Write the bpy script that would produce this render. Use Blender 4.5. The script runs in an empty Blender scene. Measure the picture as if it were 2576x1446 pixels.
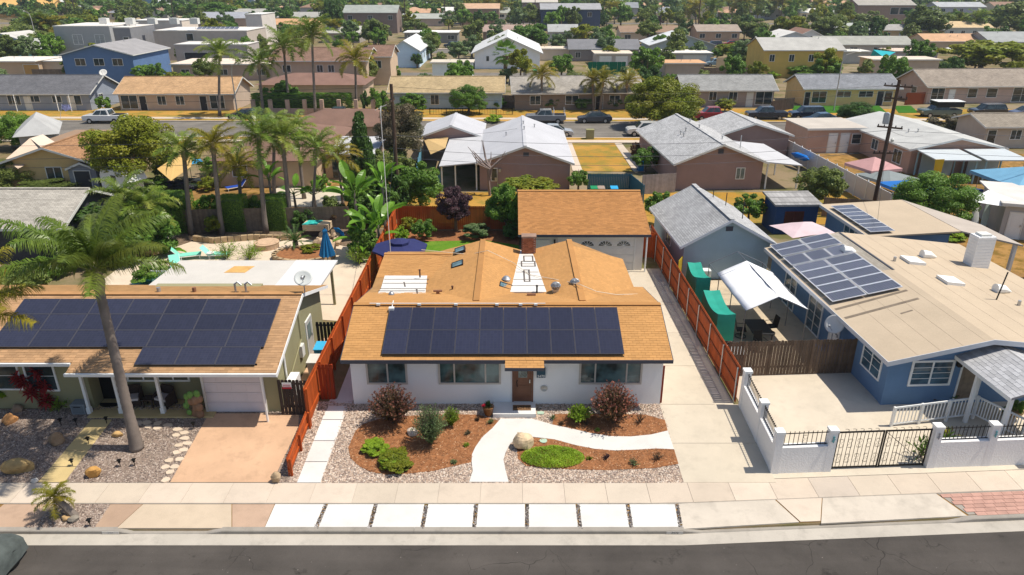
import bpy, math, random
import numpy as np
from mathutils import Vector, Matrix
random.seed(7); RNG = np.random.default_rng(7)
SC = bpy.context.scene; COL = SC.collection
R = math.radians
# ---------------------------------------------------------------- camera, sky, sun, exposure
CAMH, PITCH, FPX, CXP, CYP = 17.5, R(23.2), 1803.0, 1287.5, 723.0     # the photo as 2575 x 1446 units
cam = bpy.data.cameras.new('camera'); camo = bpy.data.objects.new('camera', cam); COL.objects.link(camo)
camo.location = (0, 0, CAMH); camo.rotation_euler = (R(90) - PITCH, 0, 0)
cam.sensor_fit = 'HORIZONTAL'; cam.angle = 2 * math.atan(CXP / FPX); cam.clip_start = .1; cam.clip_end = 6000
SC.camera = camo
SUNV = Vector((.50, -.014, 1.0)).normalized()           # towards the sun
world = bpy.data.worlds.new('World'); SC.world = world; world.use_nodes = True
nt = world.node_tree; bg = nt.nodes['Background']
sky = nt.nodes.new('ShaderNodeTexSky'); sky.sky_type = 'NISHITA'; sky.sun_disc = False
sky.sun_elevation = math.asin(SUNV.z); sky.sun_rotation = math.atan2(SUNV.x, SUNV.y)
sky.dust_density = 1.2; sky.altitude = 50
nt.links.new(sky.outputs[0], bg.inputs[0]); bg.inputs[1].default_value = .12
sun = bpy.data.lights.new('sun', 'SUN'); sun.energy = 4.9; sun.angle = R(.53); sun.color = (1, .93, .815)
suno = bpy.data.objects.new('sun', sun); COL.objects.link(suno)
suno.rotation_euler = SUNV.to_track_quat('Z', 'Y').to_euler(); suno.location = (40, 0, 80)
SC.view_settings.view_transform = 'Standard'; SC.view_settings.look = 'None'
SC.view_settings.exposure = 0.06; SC.view_settings.gamma = 1.0
SC.cycles.max_bounces = 5; SC.cycles.diffuse_bounces = 3; SC.cycles.glossy_bounces = 3
SC.cycles.transmission_bounces = 4; SC.cycles.transparent_max_bounces = 6
SC.cycles.caustics_reflective = False; SC.cycles.caustics_refractive = False
# ---------------------------------------------------------------- places: photo units to points on the ground or on an upright plane
ct, st = math.cos(PITCH), math.sin(PITCH)
def ray(u, v):
    a, b = (u - CXP) / FPX, (v - CYP) / FPX
    return Vector((a, ct - b * st, -st - b * ct))
def bend(x): return min(max(0.0, x - 6.0), 60.0) * .057        # the street bends away to the right
def gz(x, y):
    y -= bend(x)
    if y >= 27.5: return 0.0
    if y >= 22.6: return -.45 * (27.5 - y) / 4.9
    if y >= 20.05: return -.45 - .03 * (22.6 - y)
    return -.67
def G(u, v, z=None):
    d = ray(u, v)
    if z is not None:
        t = (z - CAMH) / d.z; return Vector((d.x * t, d.y * t, z))
    z = 0.0
    for _ in range(12):
        t = (z - CAMH) / d.z; z = gz(d.x * t, d.y * t)
    return Vector((d.x * t, d.y * t, z))
def W(u, v, y):
    d = ray(u, v); t = y / d.y; return Vector((d.x * t, y, CAMH + d.z * t))
def ppm(p): return FPX / (p[1] * ct + (CAMH - p[2]) * st)     # photo units per metre at a point
# ---------------------------------------------------------------- materials
def lin(h):
    h = h.lstrip('#'); c = [int(h[i:i + 2], 16) / 255 for i in (0, 2, 4)]
    return tuple(x / 12.92 if x <= .04045 else ((x + .055) / 1.055) ** 2.4 for x in c)
MATS = {}
class NT:
    def __init__(s, name):
        s.m = bpy.data.materials.new(name); s.m.use_nodes = True; s.t = s.m.node_tree; s.n = s.t.nodes; s.l = s.t.links
        s.b = s.n['Principled BSDF']; s.o = s.n['Material Output']
    def new(s, typ, **kw):
        x = s.n.new('ShaderNode' + typ)
        for k, v in kw.items():
            if k in x.inputs.keys(): x.inputs[k].default_value = v
            else: setattr(x, k, v)
        return x
    def link(s, a, b): s.l.new(a, b)
    def math(s, op, a, b=None):
        x = s.n.new('ShaderNodeMath'); x.operation = op
        for i, q in enumerate((a, b)):
            if q is None: continue
            if isinstance(q, (int, float)): x.inputs[i].default_value = q
            else: s.l.new(q, x.inputs[i])
        return x.outputs[0]
    def mix(s, f, a, b, typ='MIX'):
        x = s.n.new('ShaderNodeMix'); x.data_type = 'RGBA'; x.blend_type = typ
        for i, q in ((0, f), (6, a), (7, b)):
            if isinstance(q, (int, float)): x.inputs[i].default_value = q
            elif isinstance(q, tuple): x.inputs[i].default_value = (*q[:3], 1)
            else: s.l.new(q, x.inputs[i])
        return x.outputs[2]
    def ramp(s, f, p0, p1):
        x = s.n.new('ShaderNodeMapRange'); x.inputs[1].default_value = p0; x.inputs[2].default_value = p1
        s.l.new(f, x.inputs[0]); return x.outputs[0]
    def noise(s, vec, scale, detail=4, rough=.55):
        x = s.n.new('ShaderNodeTexNoise'); x.inputs['Scale'].default_value = scale
        x.inputs['Detail'].default_value = detail; x.inputs['Roughness'].default_value = rough
        if vec is not None: s.l.new(vec, x.inputs['Vector'])
        return x.outputs[0]
    def obj(s):
        return s.n.new('ShaderNodeTexCoord').outputs['Object']
    def bump(s, h, strength, dist=.02):
        x = s.n.new('ShaderNodeBump'); x.inputs['Strength'].default_value = strength; x.inputs['Distance'].default_value = dist
        s.l.new(h, x.inputs['Height']); s.l.new(x.outputs[0], s.b.inputs['Normal'])
def sc(c, k): return tuple(min(x * k, .95) for x in c)
def col(c): return lin(c) if isinstance(c, str) else c
def M(name, c=None, rough=.85, var=.18, scale=2.0, bump=0., bscale=60, spec=.25, metal=0., rnd=0., fine=.1):
    """painted or mineral surface: base colour with broad blotches, fine grain, a little relief"""
    if name in MATS: return MATS[name]
    k = NT(name); c = col(c); ob = k.new('NewGeometry').outputs['Position'] if rnd else k.obj()
    a = k.mix(k.ramp(k.noise(ob, scale, 5), .3, .7), sc(c, 1 - var), sc(c, 1 + var))
    if fine: a = k.mix(1.0, a, k.mix(k.noise(ob, scale * 18, 3), (1 - fine,) * 3, (1 + fine,) * 3), 'MULTIPLY')
    if rnd:
        oi = k.new('ObjectInfo').outputs['Random']; gi = k.new('NewGeometry').outputs['Random Per Island']
        f = k.math('FRACT', k.math('ADD', oi, gi))
        a = k.mix(1.0, a, k.mix(f, (1 - rnd,) * 3, (1 + rnd,) * 3), 'MULTIPLY')
    k.link(a, k.b.inputs['Base Color'])
    k.b.inputs['Roughness'].default_value = rough; k.b.inputs['Metallic'].default_value = metal
    k.b.inputs['Specular IOR Level'].default_value = spec
    if bump: k.bump(k.noise(ob, bscale, 3), bump)
    MATS[name] = k.m; return k.m
def MW(c): return M('stucco_' + str(c), c, .9, .07, .8, .35, 45, fine=.05)
def MP(c, rough=.5): return M('paint_' + str(c) + str(rough), c, rough, .05, 1.5, fine=.03)
def MR(c, axis='x', pitch=.32, row=.14, wid=.32):
    """asphalt shingles in courses along the eave"""
    key = 'shingle_%s_%s_%.2f' % (c, axis, pitch)
    if key in MATS: return MATS[key]
    k = NT(key); c = col(c); ob = k.obj()
    sp = k.new('SeparateXYZ'); k.link(ob, sp.inputs[0])
    cb = k.new('CombineXYZ'); k.link(sp.outputs['X' if axis == 'x' else 'Y'], cb.inputs[0])
    k.link(k.math('DIVIDE', sp.outputs['Z'], math.sin(math.atan(pitch))), cb.inputs[1])
    br = k.new('TexBrick', Scale=1.0); br.offset = .5
    br.inputs['Color1'].default_value = (*sc(c, .82), 1); br.inputs['Color2'].default_value = (*sc(c, 1.14), 1)
    br.inputs['Mortar'].default_value = (*sc(c, .5), 1); br.inputs['Mortar Size'].default_value = .013
    br.inputs['Mortar Smooth'].default_value = .3
    br.inputs['Brick Width'].default_value = wid; br.inputs['Row Height'].default_value = row
    k.link(cb.outputs[0], br.inputs['Vector'])
    a = k.mix(1.0, br.outputs[0], k.mix(k.ramp(k.noise(ob, .7, 5), .3, .7), (.86,) * 3, (1.12,) * 3), 'MULTIPLY')
    k.link(a, k.b.inputs['Base Color']); k.b.inputs['Roughness'].default_value = .95; k.b.inputs['Specular IOR Level'].default_value = .1
    k.bump(br.outputs['Fac'], -.5, .01)
    MATS[key] = k.m; return k.m
def MLEAF(name, c1, c2, tr=.34, third=None, rough=.5):
    if name in MATS: return MATS[name]
    k = NT(name); c1, c2 = sc(col(c1), 1.25), sc(col(c2), 1.25)
    gi = k.new('NewGeometry').outputs['Random Per Island']; ob = k.obj()
    a = k.mix(gi, c1, c2)
    a = k.mix(k.ramp(k.noise(ob, .9, 3), .35, .65), a, third and col(third) or sc(c2, 1.25))
    oi = k.new('ObjectInfo').outputs['Random']
    a = k.mix(1.0, a, k.mix(oi, (.78, .8, .78), (1.18, 1.12, 1.1)), 'MULTIPLY')
    k.link(a, k.b.inputs['Base Color']); k.b.inputs['Roughness'].default_value = rough; k.b.inputs['Specular IOR Level'].default_value = .3
    t = k.new('BsdfTranslucent'); k.link(a, t.inputs[0])
    mx = k.new('MixShader'); mx.inputs[0].default_value = tr
    k.link(k.b.outputs[0], mx.inputs[1]); k.link(t.outputs[0], mx.inputs[2]); k.link(mx.outputs[0], k.o.inputs[0])
    MATS[name] = k.m; return k.m
def MGLASS(name='window_glass', c=(.03, .045, .05), rough=.06):
    if name in MATS: return MATS[name]
    k = NT(name); ob = k.obj()
    a = k.mix(k.ramp(k.noise(ob, 1.6, 2), .35, .65), sc(c, .6), sc(c, 1.5))
    k.link(a, k.b.inputs['Base Color']); k.b.inputs['Roughness'].default_value = rough; k.b.inputs['Specular IOR Level'].default_value = .6
    MATS[name] = k.m; return k.m
def MSOLAR(name, base, line, cell=(.156, .156), lw=.004, along=None):
    """photovoltaic glass; cells drawn in the panel's own x, y metres"""
    if name in MATS: return MATS[name]
    k = NT(name); ob = k.obj()
    br = k.new('TexBrick', Scale=1.0); br.offset = 0
    br.inputs['Color1'].default_value = (*base, 1); br.inputs['Color2'].default_value = (*sc(base, 1.25), 1)
    br.inputs['Mortar'].default_value = (*line, 1); br.inputs['Mortar Size'].default_value = lw
    br.inputs['Brick Width'].default_value = cell[0]; br.inputs['Row Height'].default_value = cell[1]
    k.link(ob, br.inputs['Vector'])
    oi = k.new('ObjectInfo').outputs['Random']
    a = k.mix(1.0, br.outputs[0], k.mix(oi, (.85,) * 3, (1.2,) * 3), 'MULTIPLY')
    k.link(a, k.b.inputs['Base Color']); k.b.inputs['Roughness'].default_value = .22; k.b.inputs['Specular IOR Level'].default_value = .45
    MATS[name] = k.m; return k.m
# ---------------------------------------------------------------- mesh building
class MB:
    def __init__(s): s.v = []; s.f = []; s.m = []
    def add(s, vs, fs, m=0):
        b = len(s.v); s.v += [tuple(p) for p in vs]; s.f += [tuple(i + b for i in f) for f in fs]; s.m += [m] * len(fs); return s
    def box(s, x0, x1, y0, y1, z0, z1, m=0):
        return s.add([(x0, y0, z0), (x1, y0, z0), (x1, y1, z0), (x0, y1, z0), (x0, y0, z1), (x1, y0, z1), (x1, y1, z1), (x0, y1, z1)],
                     [(0, 3, 2, 1), (4, 5, 6, 7), (0, 1, 5, 4), (1, 2, 6, 5), (2, 3, 7, 6), (3, 0, 4, 7)], m)
    def prism(s, pts, d, m=0):
        """polygon pts (counter-clockwise seen from outside) thickened by -d"""
        n = len(pts); d = Vector(d); a = [Vector(p) for p in pts]; b = [p + d for p in a]
        fs = [tuple(range(n)), tuple(range(2 * n - 1, n - 1, -1))] + [(i, i + n, (i + 1) % n + n, (i + 1) % n) for i in range(n)]
        return s.add(a + b, fs, m)
    def bar(s, p, q, w, h=None, m=0, up=(0, 0, 1)):
        p, q = Vector(p), Vector(q); h = h or w; d = (q - p)
        if d.length < 1e-6: return s
        d.normalize(); u = Vector(up)
        if abs(d.dot(u)) > .98: u = Vector((0, 1, 0))
        a = d.cross(u).normalized() * w / 2; b = a.cross(d).normalized() * h / 2
        vs = [p - a - b, p + a - b, p + a + b, p - a + b, q - a - b, q + a - b, q + a + b, q - a + b]
        return s.add(vs, [(0, 3, 2, 1), (4, 5, 6, 7), (0, 1, 5, 4), (1, 2, 6, 5), (2, 3, 7, 6), (3, 0, 4, 7)], m)
    def tube(s, pts, rs, n=8, m=0, cap=True):
        pts = [Vector(p) for p in pts]
        if isinstance(rs, (int, float)): rs = [rs] * len(pts)
        vs = []; prev = None
        for i, p in enumerate(pts):
            d = (pts[min(i + 1, len(pts) - 1)] - pts[max(i - 1, 0)]).normalized()
            if prev is None: a = d.cross(Vector((.31, .95, .05))).normalized()
            else: a = (prev - d * prev.dot(d)).normalized()
            prev = a; b = d.cross(a)
            vs += [p + (a * math.cos(t) + b * math.sin(t)) * rs[i] for t in [2 * math.pi * j / n for j in range(n)]]
        fs = [(i * n + j, i * n + (j + 1) % n, (i + 1) * n + (j + 1) % n, (i + 1) * n + j) for i in range(len(pts) - 1) for j in range(n)]
        if cap: fs += [tuple(range(n - 1, -1, -1)), tuple((len(pts) - 1) * n + j for j in range(n))]
        return s.add(vs, fs, m)
    def lathe(s, prof, c=(0, 0, 0), n=16, m=0):
        return s.tube([(c[0], c[1], c[2] + z) for r, z in prof], [max(r, .001) for r, z in prof], n, m)
    def disc(s, c, nrm, r, n=16, m=0, t=.02):
        nrm = Vector(nrm).normalized(); return s.tube([Vector(c), Vector(c) + nrm * t], r, n, m)
    def lump(s, r, seed, nu=18, nv=11):
        """weathered boulder"""
        s.ell((0, 0, 0), (1, 1, 1), nu, nv); rng = np.random.default_rng(seed); V = np.array(s.v); f = np.ones(len(V))
        for i in range(9):
            d = rng.normal(size=3); d /= np.linalg.norm(d); c = rng.uniform(.55, .9); q = V @ d; f = np.minimum(f, np.where(q > c * .999, c / np.maximum(q, 1e-6), 1)) if i < 7 else f * (1 + .05 * np.sin(q * 7 + i))
        s.v = [tuple(x) for x in V * f[:, None] * np.array(r)]; return s
    def ell(s, c, r, nu=10, nv=6, m=0, jit=0, seed=0):
        rr = random.Random(seed); vs = [(c[0], c[1], c[2] - r[2])]
        for i in range(1, nv):
            t = math.pi * i / nv - math.pi / 2
            for j in range(nu):
                a = 2 * math.pi * j / nu; q = 1 + rr.uniform(-jit, jit)
                vs.append((c[0] + r[0] * q * math.cos(t) * math.cos(a), c[1] + r[1] * q * math.cos(t) * math.sin(a), c[2] + r[2] * q * math.sin(t)))
        vs.append((c[0], c[1], c[2] + r[2])); L = len(vs) - 1
        fs = [(0, 1 + (j + 1) % nu, 1 + j) for j in range(nu)]
        for i in range(nv - 2):
            fs += [(1 + i * nu + j, 1 + i * nu + (j + 1) % nu, 1 + (i + 1) * nu + (j + 1) % nu, 1 + (i + 1) * nu + j) for j in range(nu)]
        fs += [(L, L - nu + j, L - nu + (j + 1) % nu) for j in range(nu)]
        return s.add(vs, fs, m)
    def mesh(s, name, mats, smooth=False):
        me = bpy.data.meshes.new(name); me.from_pydata(s.v, [], s.f)
        for x in (mats if isinstance(mats, (list, tuple)) else [mats]): me.materials.append(x)
        if any(s.m): me.polygons.foreach_set('material_index', s.m)
        if smooth: me.polygons.foreach_set('use_smooth', [True] * len(s.f))
        return me
    def build(s, name, mats, parent=None, smooth=False, loc=None, rz=0):
        return ob(name, s.mesh(name, mats, smooth), parent, loc, rz)
def ob(name, me, parent=None, loc=None, rz=0, scale=None):
    o = bpy.data.objects.new(name, me); COL.objects.link(o)
    if parent is not None: o.parent = parent
    if loc is not None: o.location = loc
    if rz: o.rotation_euler = (0, 0, rz)
    if scale is not None: o.scale = (scale,) * 3 if isinstance(scale, (int, float)) else scale
    return o
def tag(o, label, cat, group=None):
    o['label'] = label; o['category'] = cat
    if group: o['group'] = group
    return o
def thing(name, label, cat, loc=(0, 0, 0), rz=0, group=None, scale=None):
    return tag(ob(name, None, None, loc, rz, scale), label, cat, group)
def struct(o): o['kind'] = 'structure'; return o
def stuff(o): o['kind'] = 'stuff'; return o
def soup(name, V, mat, k=4, smooth=False):
    """V (n, k, 3) loose faces, quick"""
    n = V.shape[0]; me = bpy.data.meshes.new(name)
    me.vertices.add(n * k); me.vertices.foreach_set('co', V.reshape(-1).astype(np.float32))
    me.loops.add(n * k); me.loops.foreach_set('vertex_index', np.arange(n * k, dtype=np.int32))
    me.polygons.add(n); me.polygons.foreach_set('loop_start', np.arange(0, n * k, k, dtype=np.int32))
    me.polygons.foreach_set('loop_total', np.full(n, k, dtype=np.int32))
    for x in (mat if isinstance(mat, list) else [mat]): me.materials.append(x)
    me.update(calc_edges=True); return me
def solids(name, P, F, mat):
    """P (n, k, 3) vertices of n like solids, F (m, 3) triangles of one of them"""
    n, k, _ = P.shape; F = np.asarray(F, dtype=np.int32); f = (F[None] + (np.arange(n, dtype=np.int32) * k)[:, None, None]).reshape(-1)
    me = bpy.data.meshes.new(name); me.vertices.add(n * k); me.vertices.foreach_set('co', P.reshape(-1).astype(np.float32))
    me.loops.add(len(f)); me.loops.foreach_set('vertex_index', f); t = len(f) // 3
    me.polygons.add(t); me.polygons.foreach_set('loop_start', np.arange(0, t * 3, 3, dtype=np.int32)); me.polygons.foreach_set('loop_total', np.full(t, 3, dtype=np.int32))
    me.materials.append(mat); me.update(calc_edges=True); me.shade_flat(); return me
def text_mesh(txt, size, mat, depth=.004):
    cu = bpy.data.curves.new('t', 'FONT'); cu.body = txt; cu.size = size; cu.extrude = depth; cu.align_x = 'CENTER'; cu.align_y = 'CENTER'
    o = bpy.data.objects.new('t', cu); COL.objects.link(o); dg = bpy.context.evaluated_depsgraph_get()
    me = bpy.data.meshes.new_from_object(o.evaluated_get(dg)); bpy.data.objects.remove(o); bpy.data.curves.remove(cu)
    me.materials.clear(); me.materials.append(mat); return me
def inpoly(px, py, poly):
    r = np.zeros(len(px), bool); n = len(poly)
    for i in range(n):
        (x0, y0), (x1, y1) = poly[i][:2], poly[(i + 1) % n][:2]
        if y0 == y1: continue
        r ^= ((y0 > py) != (y1 > py)) & (px < (x1 - x0) * (py - y0) / (y1 - y0) + x0)
    return r
# ---------------------------------------------------------------- plants: crowns of leaf faces, shared by copies
def leaves(pts, nrm, size, rng, aspect=.55):
    n = len(pts); t = rng.normal(size=(n, 3)); a = np.cross(nrm, t); a /= np.linalg.norm(a, axis=1)[:, None] + 1e-9
    b = np.cross(nrm, a); s = (size * rng.uniform(.6, 1.35, n))[:, None]
    return np.stack([pts - a * s, pts + b * s * aspect - a * s * .1, pts + a * s, pts - b * s * aspect - a * s * .1], 1)
def crown(name, mat, n, seed, leaf=.07, clumps=26, shape='round', gap=.35):
    """crown within the unit ball, made of leaf faces round many clumps"""
    rng = np.random.default_rng(seed); C = []
    while len(C) < clumps:
        p = rng.uniform(-1, 1, 3); r = np.linalg.norm(p)
        if shape == 'box':
            p = p * .8; C.append(p); continue
        if shape == 'cone':
            z = rng.uniform(-.9, .85); rad = (1 - (z + 1) / 2) * .8 + .06; a = rng.uniform(0, 6.28); C.append(np.array([math.cos(a) * rad * .75, math.sin(a) * rad * .75, z])); continue
        if r > .93 or r < .25: continue
        if p[2] < -.55 and shape == 'round': continue
        C.append(p)
    C = np.array(C); cr = (.43 - .26 * np.minimum(np.linalg.norm(C, axis=1), 1)) * rng.uniform(.75, 1.25, clumps) * (1 if shape != 'cone' else .75)
    if shape == 'box': cr = np.full(clumps, .3)
    i = rng.integers(0, clumps, n); d = rng.normal(size=(n, 3)); d /= np.linalg.norm(d, axis=1)[:, None]
    rad = cr[i] * (1 - gap * rng.random(n) ** 2); P = C[i] + d * rad[:, None] * np.array([1, 1, .8])
    if shape == 'box': P = np.clip(P, -1, 1) + rng.normal(size=(n, 3)) * .03
    N = d + rng.normal(size=(n, 3)) * .55 + np.array([0, 0, .35]); N /= np.linalg.norm(N, axis=1)[:, None]
    if shape == 'box':
        P = rng.uniform(-1, 1, (n, 3)); ax = rng.integers(0, 3, n); sg = np.where(rng.random(n) < .5, -1., 1.); sg[ax == 2] = 1.; P[np.arange(n), ax] = sg * rng.uniform(.93, 1.03, n); d = np.zeros((n, 3)); d[np.arange(n), ax] = sg; N = d + rng.normal(size=(n, 3)) * .5; N /= np.linalg.norm(N, axis=1)[:, None]
    return soup(name, leaves(P, N, leaf, rng), mat)
def trunk_mb(h, r, lean=(0, 0), limbs=5, seed=0, spread=.5, reach=.55):
    rr = random.Random(seed); m = MB(); top = Vector((lean[0], lean[1], h))
    m.tube([(0, 0, -.1), (lean[0] * .3, lean[1] * .3, h * .4), top], [r * 1.25, r, r * .8], 8)
    for i in range(limbs):
        a = i * 6.283 / limbs + rr.uniform(-.4, .4); q = rr.uniform(.6, 1.1) * spread
        m.tube([top - Vector((0, 0, h * .12)), top + Vector((math.cos(a) * q * .5, math.sin(a) * q * .5, reach * .45)), top + Vector((math.cos(a) * q, math.sin(a) * q, reach * rr.uniform(.8, 1.2)))], [r * .6, r * .42, r * .15], 6)
    return m
def frond(rng, L, e0, az, droop, npair, lw, ll, hang=.55, segs=2):
    """one feather leaf: returns leaflet quads and rachis points"""
    n = 14; t = np.linspace(0, 1, n); el = e0 - droop * t ** 1.3
    dx = np.cos(el) * L / (n - 1); dz = np.sin(el) * L / (n - 1)
    rx = np.concatenate([[0], np.cumsum(dx[:-1])]); rz = np.concatenate([[0], np.cumsum(dz[:-1])])
    ca, sa = math.cos(az), math.sin(az); swing = rng.uniform(-.12, .12)
    ry = swing * L * t ** 2
    P = np.stack([rx * ca - ry * sa, rx * sa + ry * ca, rz], 1); side = np.array([-sa, ca, 0.])
    Q = []
    for i in range(npair):
        s = .14 + .86 * (i + rng.random() * .5) / npair; f = s * (n - 1); j = min(int(f), n - 2); g = f - j
        p = P[j] * (1 - g) + P[j + 1] * g; d = P[j + 1] - P[j]; d = d / np.linalg.norm(d)
        l = ll * L * (math.sin(math.pi * min(.12 + .8 * s, 1)) ** .7) * rng.uniform(.8, 1.15)
        for sg in (-1, 1):
            o = side * sg * rng.uniform(.6, 1) + d * rng.uniform(.35, .7) + np.array([0, 0, rng.uniform(-.15, .5)]); o /= np.linalg.norm(o)
            a = p; prev = None
            for q in range(segs):
                b = a + o * l / segs; w = d * lw * (1 - .55 * q / max(1, segs - 1) * (segs > 1))
                Q.append([a - w, a + w, b + w * .35, b - w * .35] if q == segs - 1 else [a - w, a + w, b + w * .8, b - w * .8])
                a = b; o = o + np.array([0, 0, -hang * 1.6]); o /= np.linalg.norm(o)
    return Q, P
def palm_crown(name, mat, seed, nf=18, npair=34, lw=.012, ll=.24, droop=(1.0, 1.9), hang=.55, segs=2, e=( -.35, 1.35)):
    """feather palm crown, fronds one unit long"""
    rng = np.random.default_rng(seed); Q = []; m = MB()
    for i in range(nf):
        e0 = e[0] + (e[1] - e[0]) * ((i + .5) / nf) ** .8; az = i * 2.399 + rng.uniform(-.2, .2)
        q, P = frond(rng, rng.uniform(.85, 1.1), e0, az, rng.uniform(*droop), npair, lw, ll, hang, segs); Q += q
        m.tube(P[::3], [.016, .012, .009, .006, .003][:len(P[::3])], 4)
    me = soup(name, np.array(Q), mat); return me, m.mesh(name + '_rachis', mat)
def fan_crown(name, mat, seed, nf=26):
    rng = np.random.default_rng(seed); Q = []
    for i in range(nf):
        el = -.9 + 2.2 * (i + .5) / nf; az = i * 2.399; d = np.array([math.cos(az) * math.cos(el), math.sin(az) * math.cos(el), math.sin(el)])
        s = np.array([-math.sin(az), math.cos(az), 0]); u = np.cross(s, d); c = d * .5
        Q.append([d * .05 - s * .01, d * .05 + s * .01, c + s * .01, c - s * .01])
        for k in range(15):
            t = (k - 7) / 7 * 1.35; o = d * math.cos(t) + s * math.sin(t) + u * (-.12 + .1 * abs(t)); l = .5 * (1 - .15 * abs(t)); w = np.cross(o, u) * .03
            e = c + o * l + np.array([0, 0, -.08]); Q.append([c, c + o * l * .5 + w, e, c + o * l * .5 - w])
    return soup(name, np.array(Q), mat)
# ---------------------------------------------------------------- ground, street, pavement, front yards
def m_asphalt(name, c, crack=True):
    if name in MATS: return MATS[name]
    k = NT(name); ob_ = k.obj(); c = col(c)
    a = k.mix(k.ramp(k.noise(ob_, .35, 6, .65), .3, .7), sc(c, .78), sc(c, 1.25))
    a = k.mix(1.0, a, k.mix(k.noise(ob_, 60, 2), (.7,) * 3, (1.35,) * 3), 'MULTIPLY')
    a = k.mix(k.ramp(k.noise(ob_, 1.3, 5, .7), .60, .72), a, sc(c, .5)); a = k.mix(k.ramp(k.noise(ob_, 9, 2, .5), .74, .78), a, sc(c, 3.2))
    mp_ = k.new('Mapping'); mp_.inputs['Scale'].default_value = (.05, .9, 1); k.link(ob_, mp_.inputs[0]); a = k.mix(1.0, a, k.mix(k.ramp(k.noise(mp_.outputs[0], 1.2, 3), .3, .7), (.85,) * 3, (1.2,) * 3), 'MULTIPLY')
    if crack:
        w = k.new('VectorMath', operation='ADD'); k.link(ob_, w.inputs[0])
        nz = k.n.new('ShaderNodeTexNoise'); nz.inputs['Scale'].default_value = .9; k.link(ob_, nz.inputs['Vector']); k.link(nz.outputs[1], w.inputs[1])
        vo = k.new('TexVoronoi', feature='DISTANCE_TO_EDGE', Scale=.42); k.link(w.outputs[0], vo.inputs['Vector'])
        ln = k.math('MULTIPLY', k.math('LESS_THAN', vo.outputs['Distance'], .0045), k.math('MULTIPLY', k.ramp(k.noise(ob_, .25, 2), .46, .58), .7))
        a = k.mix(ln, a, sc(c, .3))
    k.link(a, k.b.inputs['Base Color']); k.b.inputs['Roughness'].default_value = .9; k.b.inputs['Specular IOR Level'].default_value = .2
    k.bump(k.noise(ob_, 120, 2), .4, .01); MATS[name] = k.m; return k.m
def m_earth(name, cs, scales=(.02, .25, 4), bump=.3):
    if name in MATS: return MATS[name]
    k = NT(name); ob_ = k.obj(); cs = [col(c) for c in cs]
    a = k.mix(k.ramp(k.noise(ob_, scales[0], 3), .42, .58), cs[0], cs[1])
    a = k.mix(k.ramp(k.noise(ob_, scales[1], 4, .65), .45, .62), a, cs[2])
    a = k.mix(1.0, a, k.mix(k.noise(ob_, scales[2] * 6, 4, .7), (.6,) * 3, (1.4,) * 3), 'MULTIPLY')
    k.link(a, k.b.inputs['Base Color']); k.b.inputs['Roughness'].default_value = 1; k.b.inputs['Specular IOR Level'].default_value = .05
    k.bump(k.noise(ob_, scales[2] * 8, 4), bump, .05); MATS[name] = k.m; return k.m
def MC(name, c, var=.06, dirt=.12):
    """concrete: faint blotches and dull stains"""
    if name in MATS: return MATS[name]
    k = NT(name); c = col(c); ob_ = k.obj()
    a = k.mix(k.ramp(k.noise(ob_, .6, 5, .6), .3, .7), sc(c, 1 - var), sc(c, 1 + var))
    a = k.mix(k.math('MULTIPLY', k.ramp(k.noise(ob_, 1.7, 6, .72), .5, .75), dirt * 3), a, sc(c, .66))
    oi = k.new('ObjectInfo').outputs['Random']; a = k.mix(1.0, a, k.mix(oi, (.93, .93, .92), (1.05, 1.05, 1.06)), 'MULTIPLY')
    a = k.mix(1.0, a, k.mix(k.noise(ob_, 90, 2), (.93,) * 3, (1.07,) * 3), 'MULTIPLY')
    k.link(a, k.b.inputs['Base Color']); k.b.inputs['Roughness'].default_value = .9; k.b.inputs['Specular IOR Level'].default_value = .15
    k.bump(k.noise(ob_, 150, 2), .15, .005); MATS[name] = k.m; return k.m
m_ground = m_earth('dry_ground', ('#857358', '#8d7f68', '#66643f'))
m_dirt = m_earth('bare_soil', ('#a07c4a', '#8c6c44', '#77602f'), (.3, 1.2, 6))
m_drygrass = m_earth('dry_lawn', ('#b58b46', '#aa823a', '#8b7d3c'), (.15, .5, 8), .6)
m_lawn = m_earth('green_lawn', ('#557f26', '#618728', '#6c8a30'), (.3, .8, 10), .6)
m_turf = m_earth('artificial_turf', ('#3b6a24', '#35621e', '#3d6c26'), (.3, .8, 10), .4)
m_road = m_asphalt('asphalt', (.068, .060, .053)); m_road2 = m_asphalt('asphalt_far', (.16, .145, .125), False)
m_walk = MC('pavement_concrete', (.57, .48, .385)); m_kerb = MC('kerb_concrete', (.33, .30, .26), .1, .25)
m_white = MC('white_concrete', (.66, .645, .61), .05, .09); m_drive = MC('driveway_concrete', (.56, .49, .385), .07, .12)
m_gut = MC('gutter_concrete', (.46, .42, .36), .1, .25); m_pink = MC('pink_concrete', (.60, .385, .245), .1, .22); m_red = MC('red_concrete', (.45, .315, .225), .1, .15)
m_olive = MC('ochre_walk', (.55, .42, .20), .1, .1); m_grey = MC('grey_concrete', (.54, .48, .40), .1, .2)
XS = [-1090, -70, -30, -12, 0, 6] + [6 + 4 * i for i in range(1, 16)] + [90, 1090]
def strip(name, rows, mat, xs=XS, parent=None):
    """sheet along the street; rows are (distance, height), following the bend"""
    m = MB(); n = len(xs)
    m.add([(x, y + bend(x), z) for y, z in rows for x in xs],
          [(r * n + i, r * n + i + 1, (r + 1) * n + i + 1, (r + 1) * n + i) for r in range(len(rows) - 1) for i in range(n - 1)])
    return m.build(name, mat, parent)
struct(strip('ground', [(-60, -.76), (20.12, -.76), (20.2, -.56), (22.6, -.475), (27.5, -.022), (60, -.02), (300, -.02), (1240, -.02)], m_ground))
XN = [-40, -30, -20, -10, 0, 6] + [6 + 3 * i for i in range(1, 12)]
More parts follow.
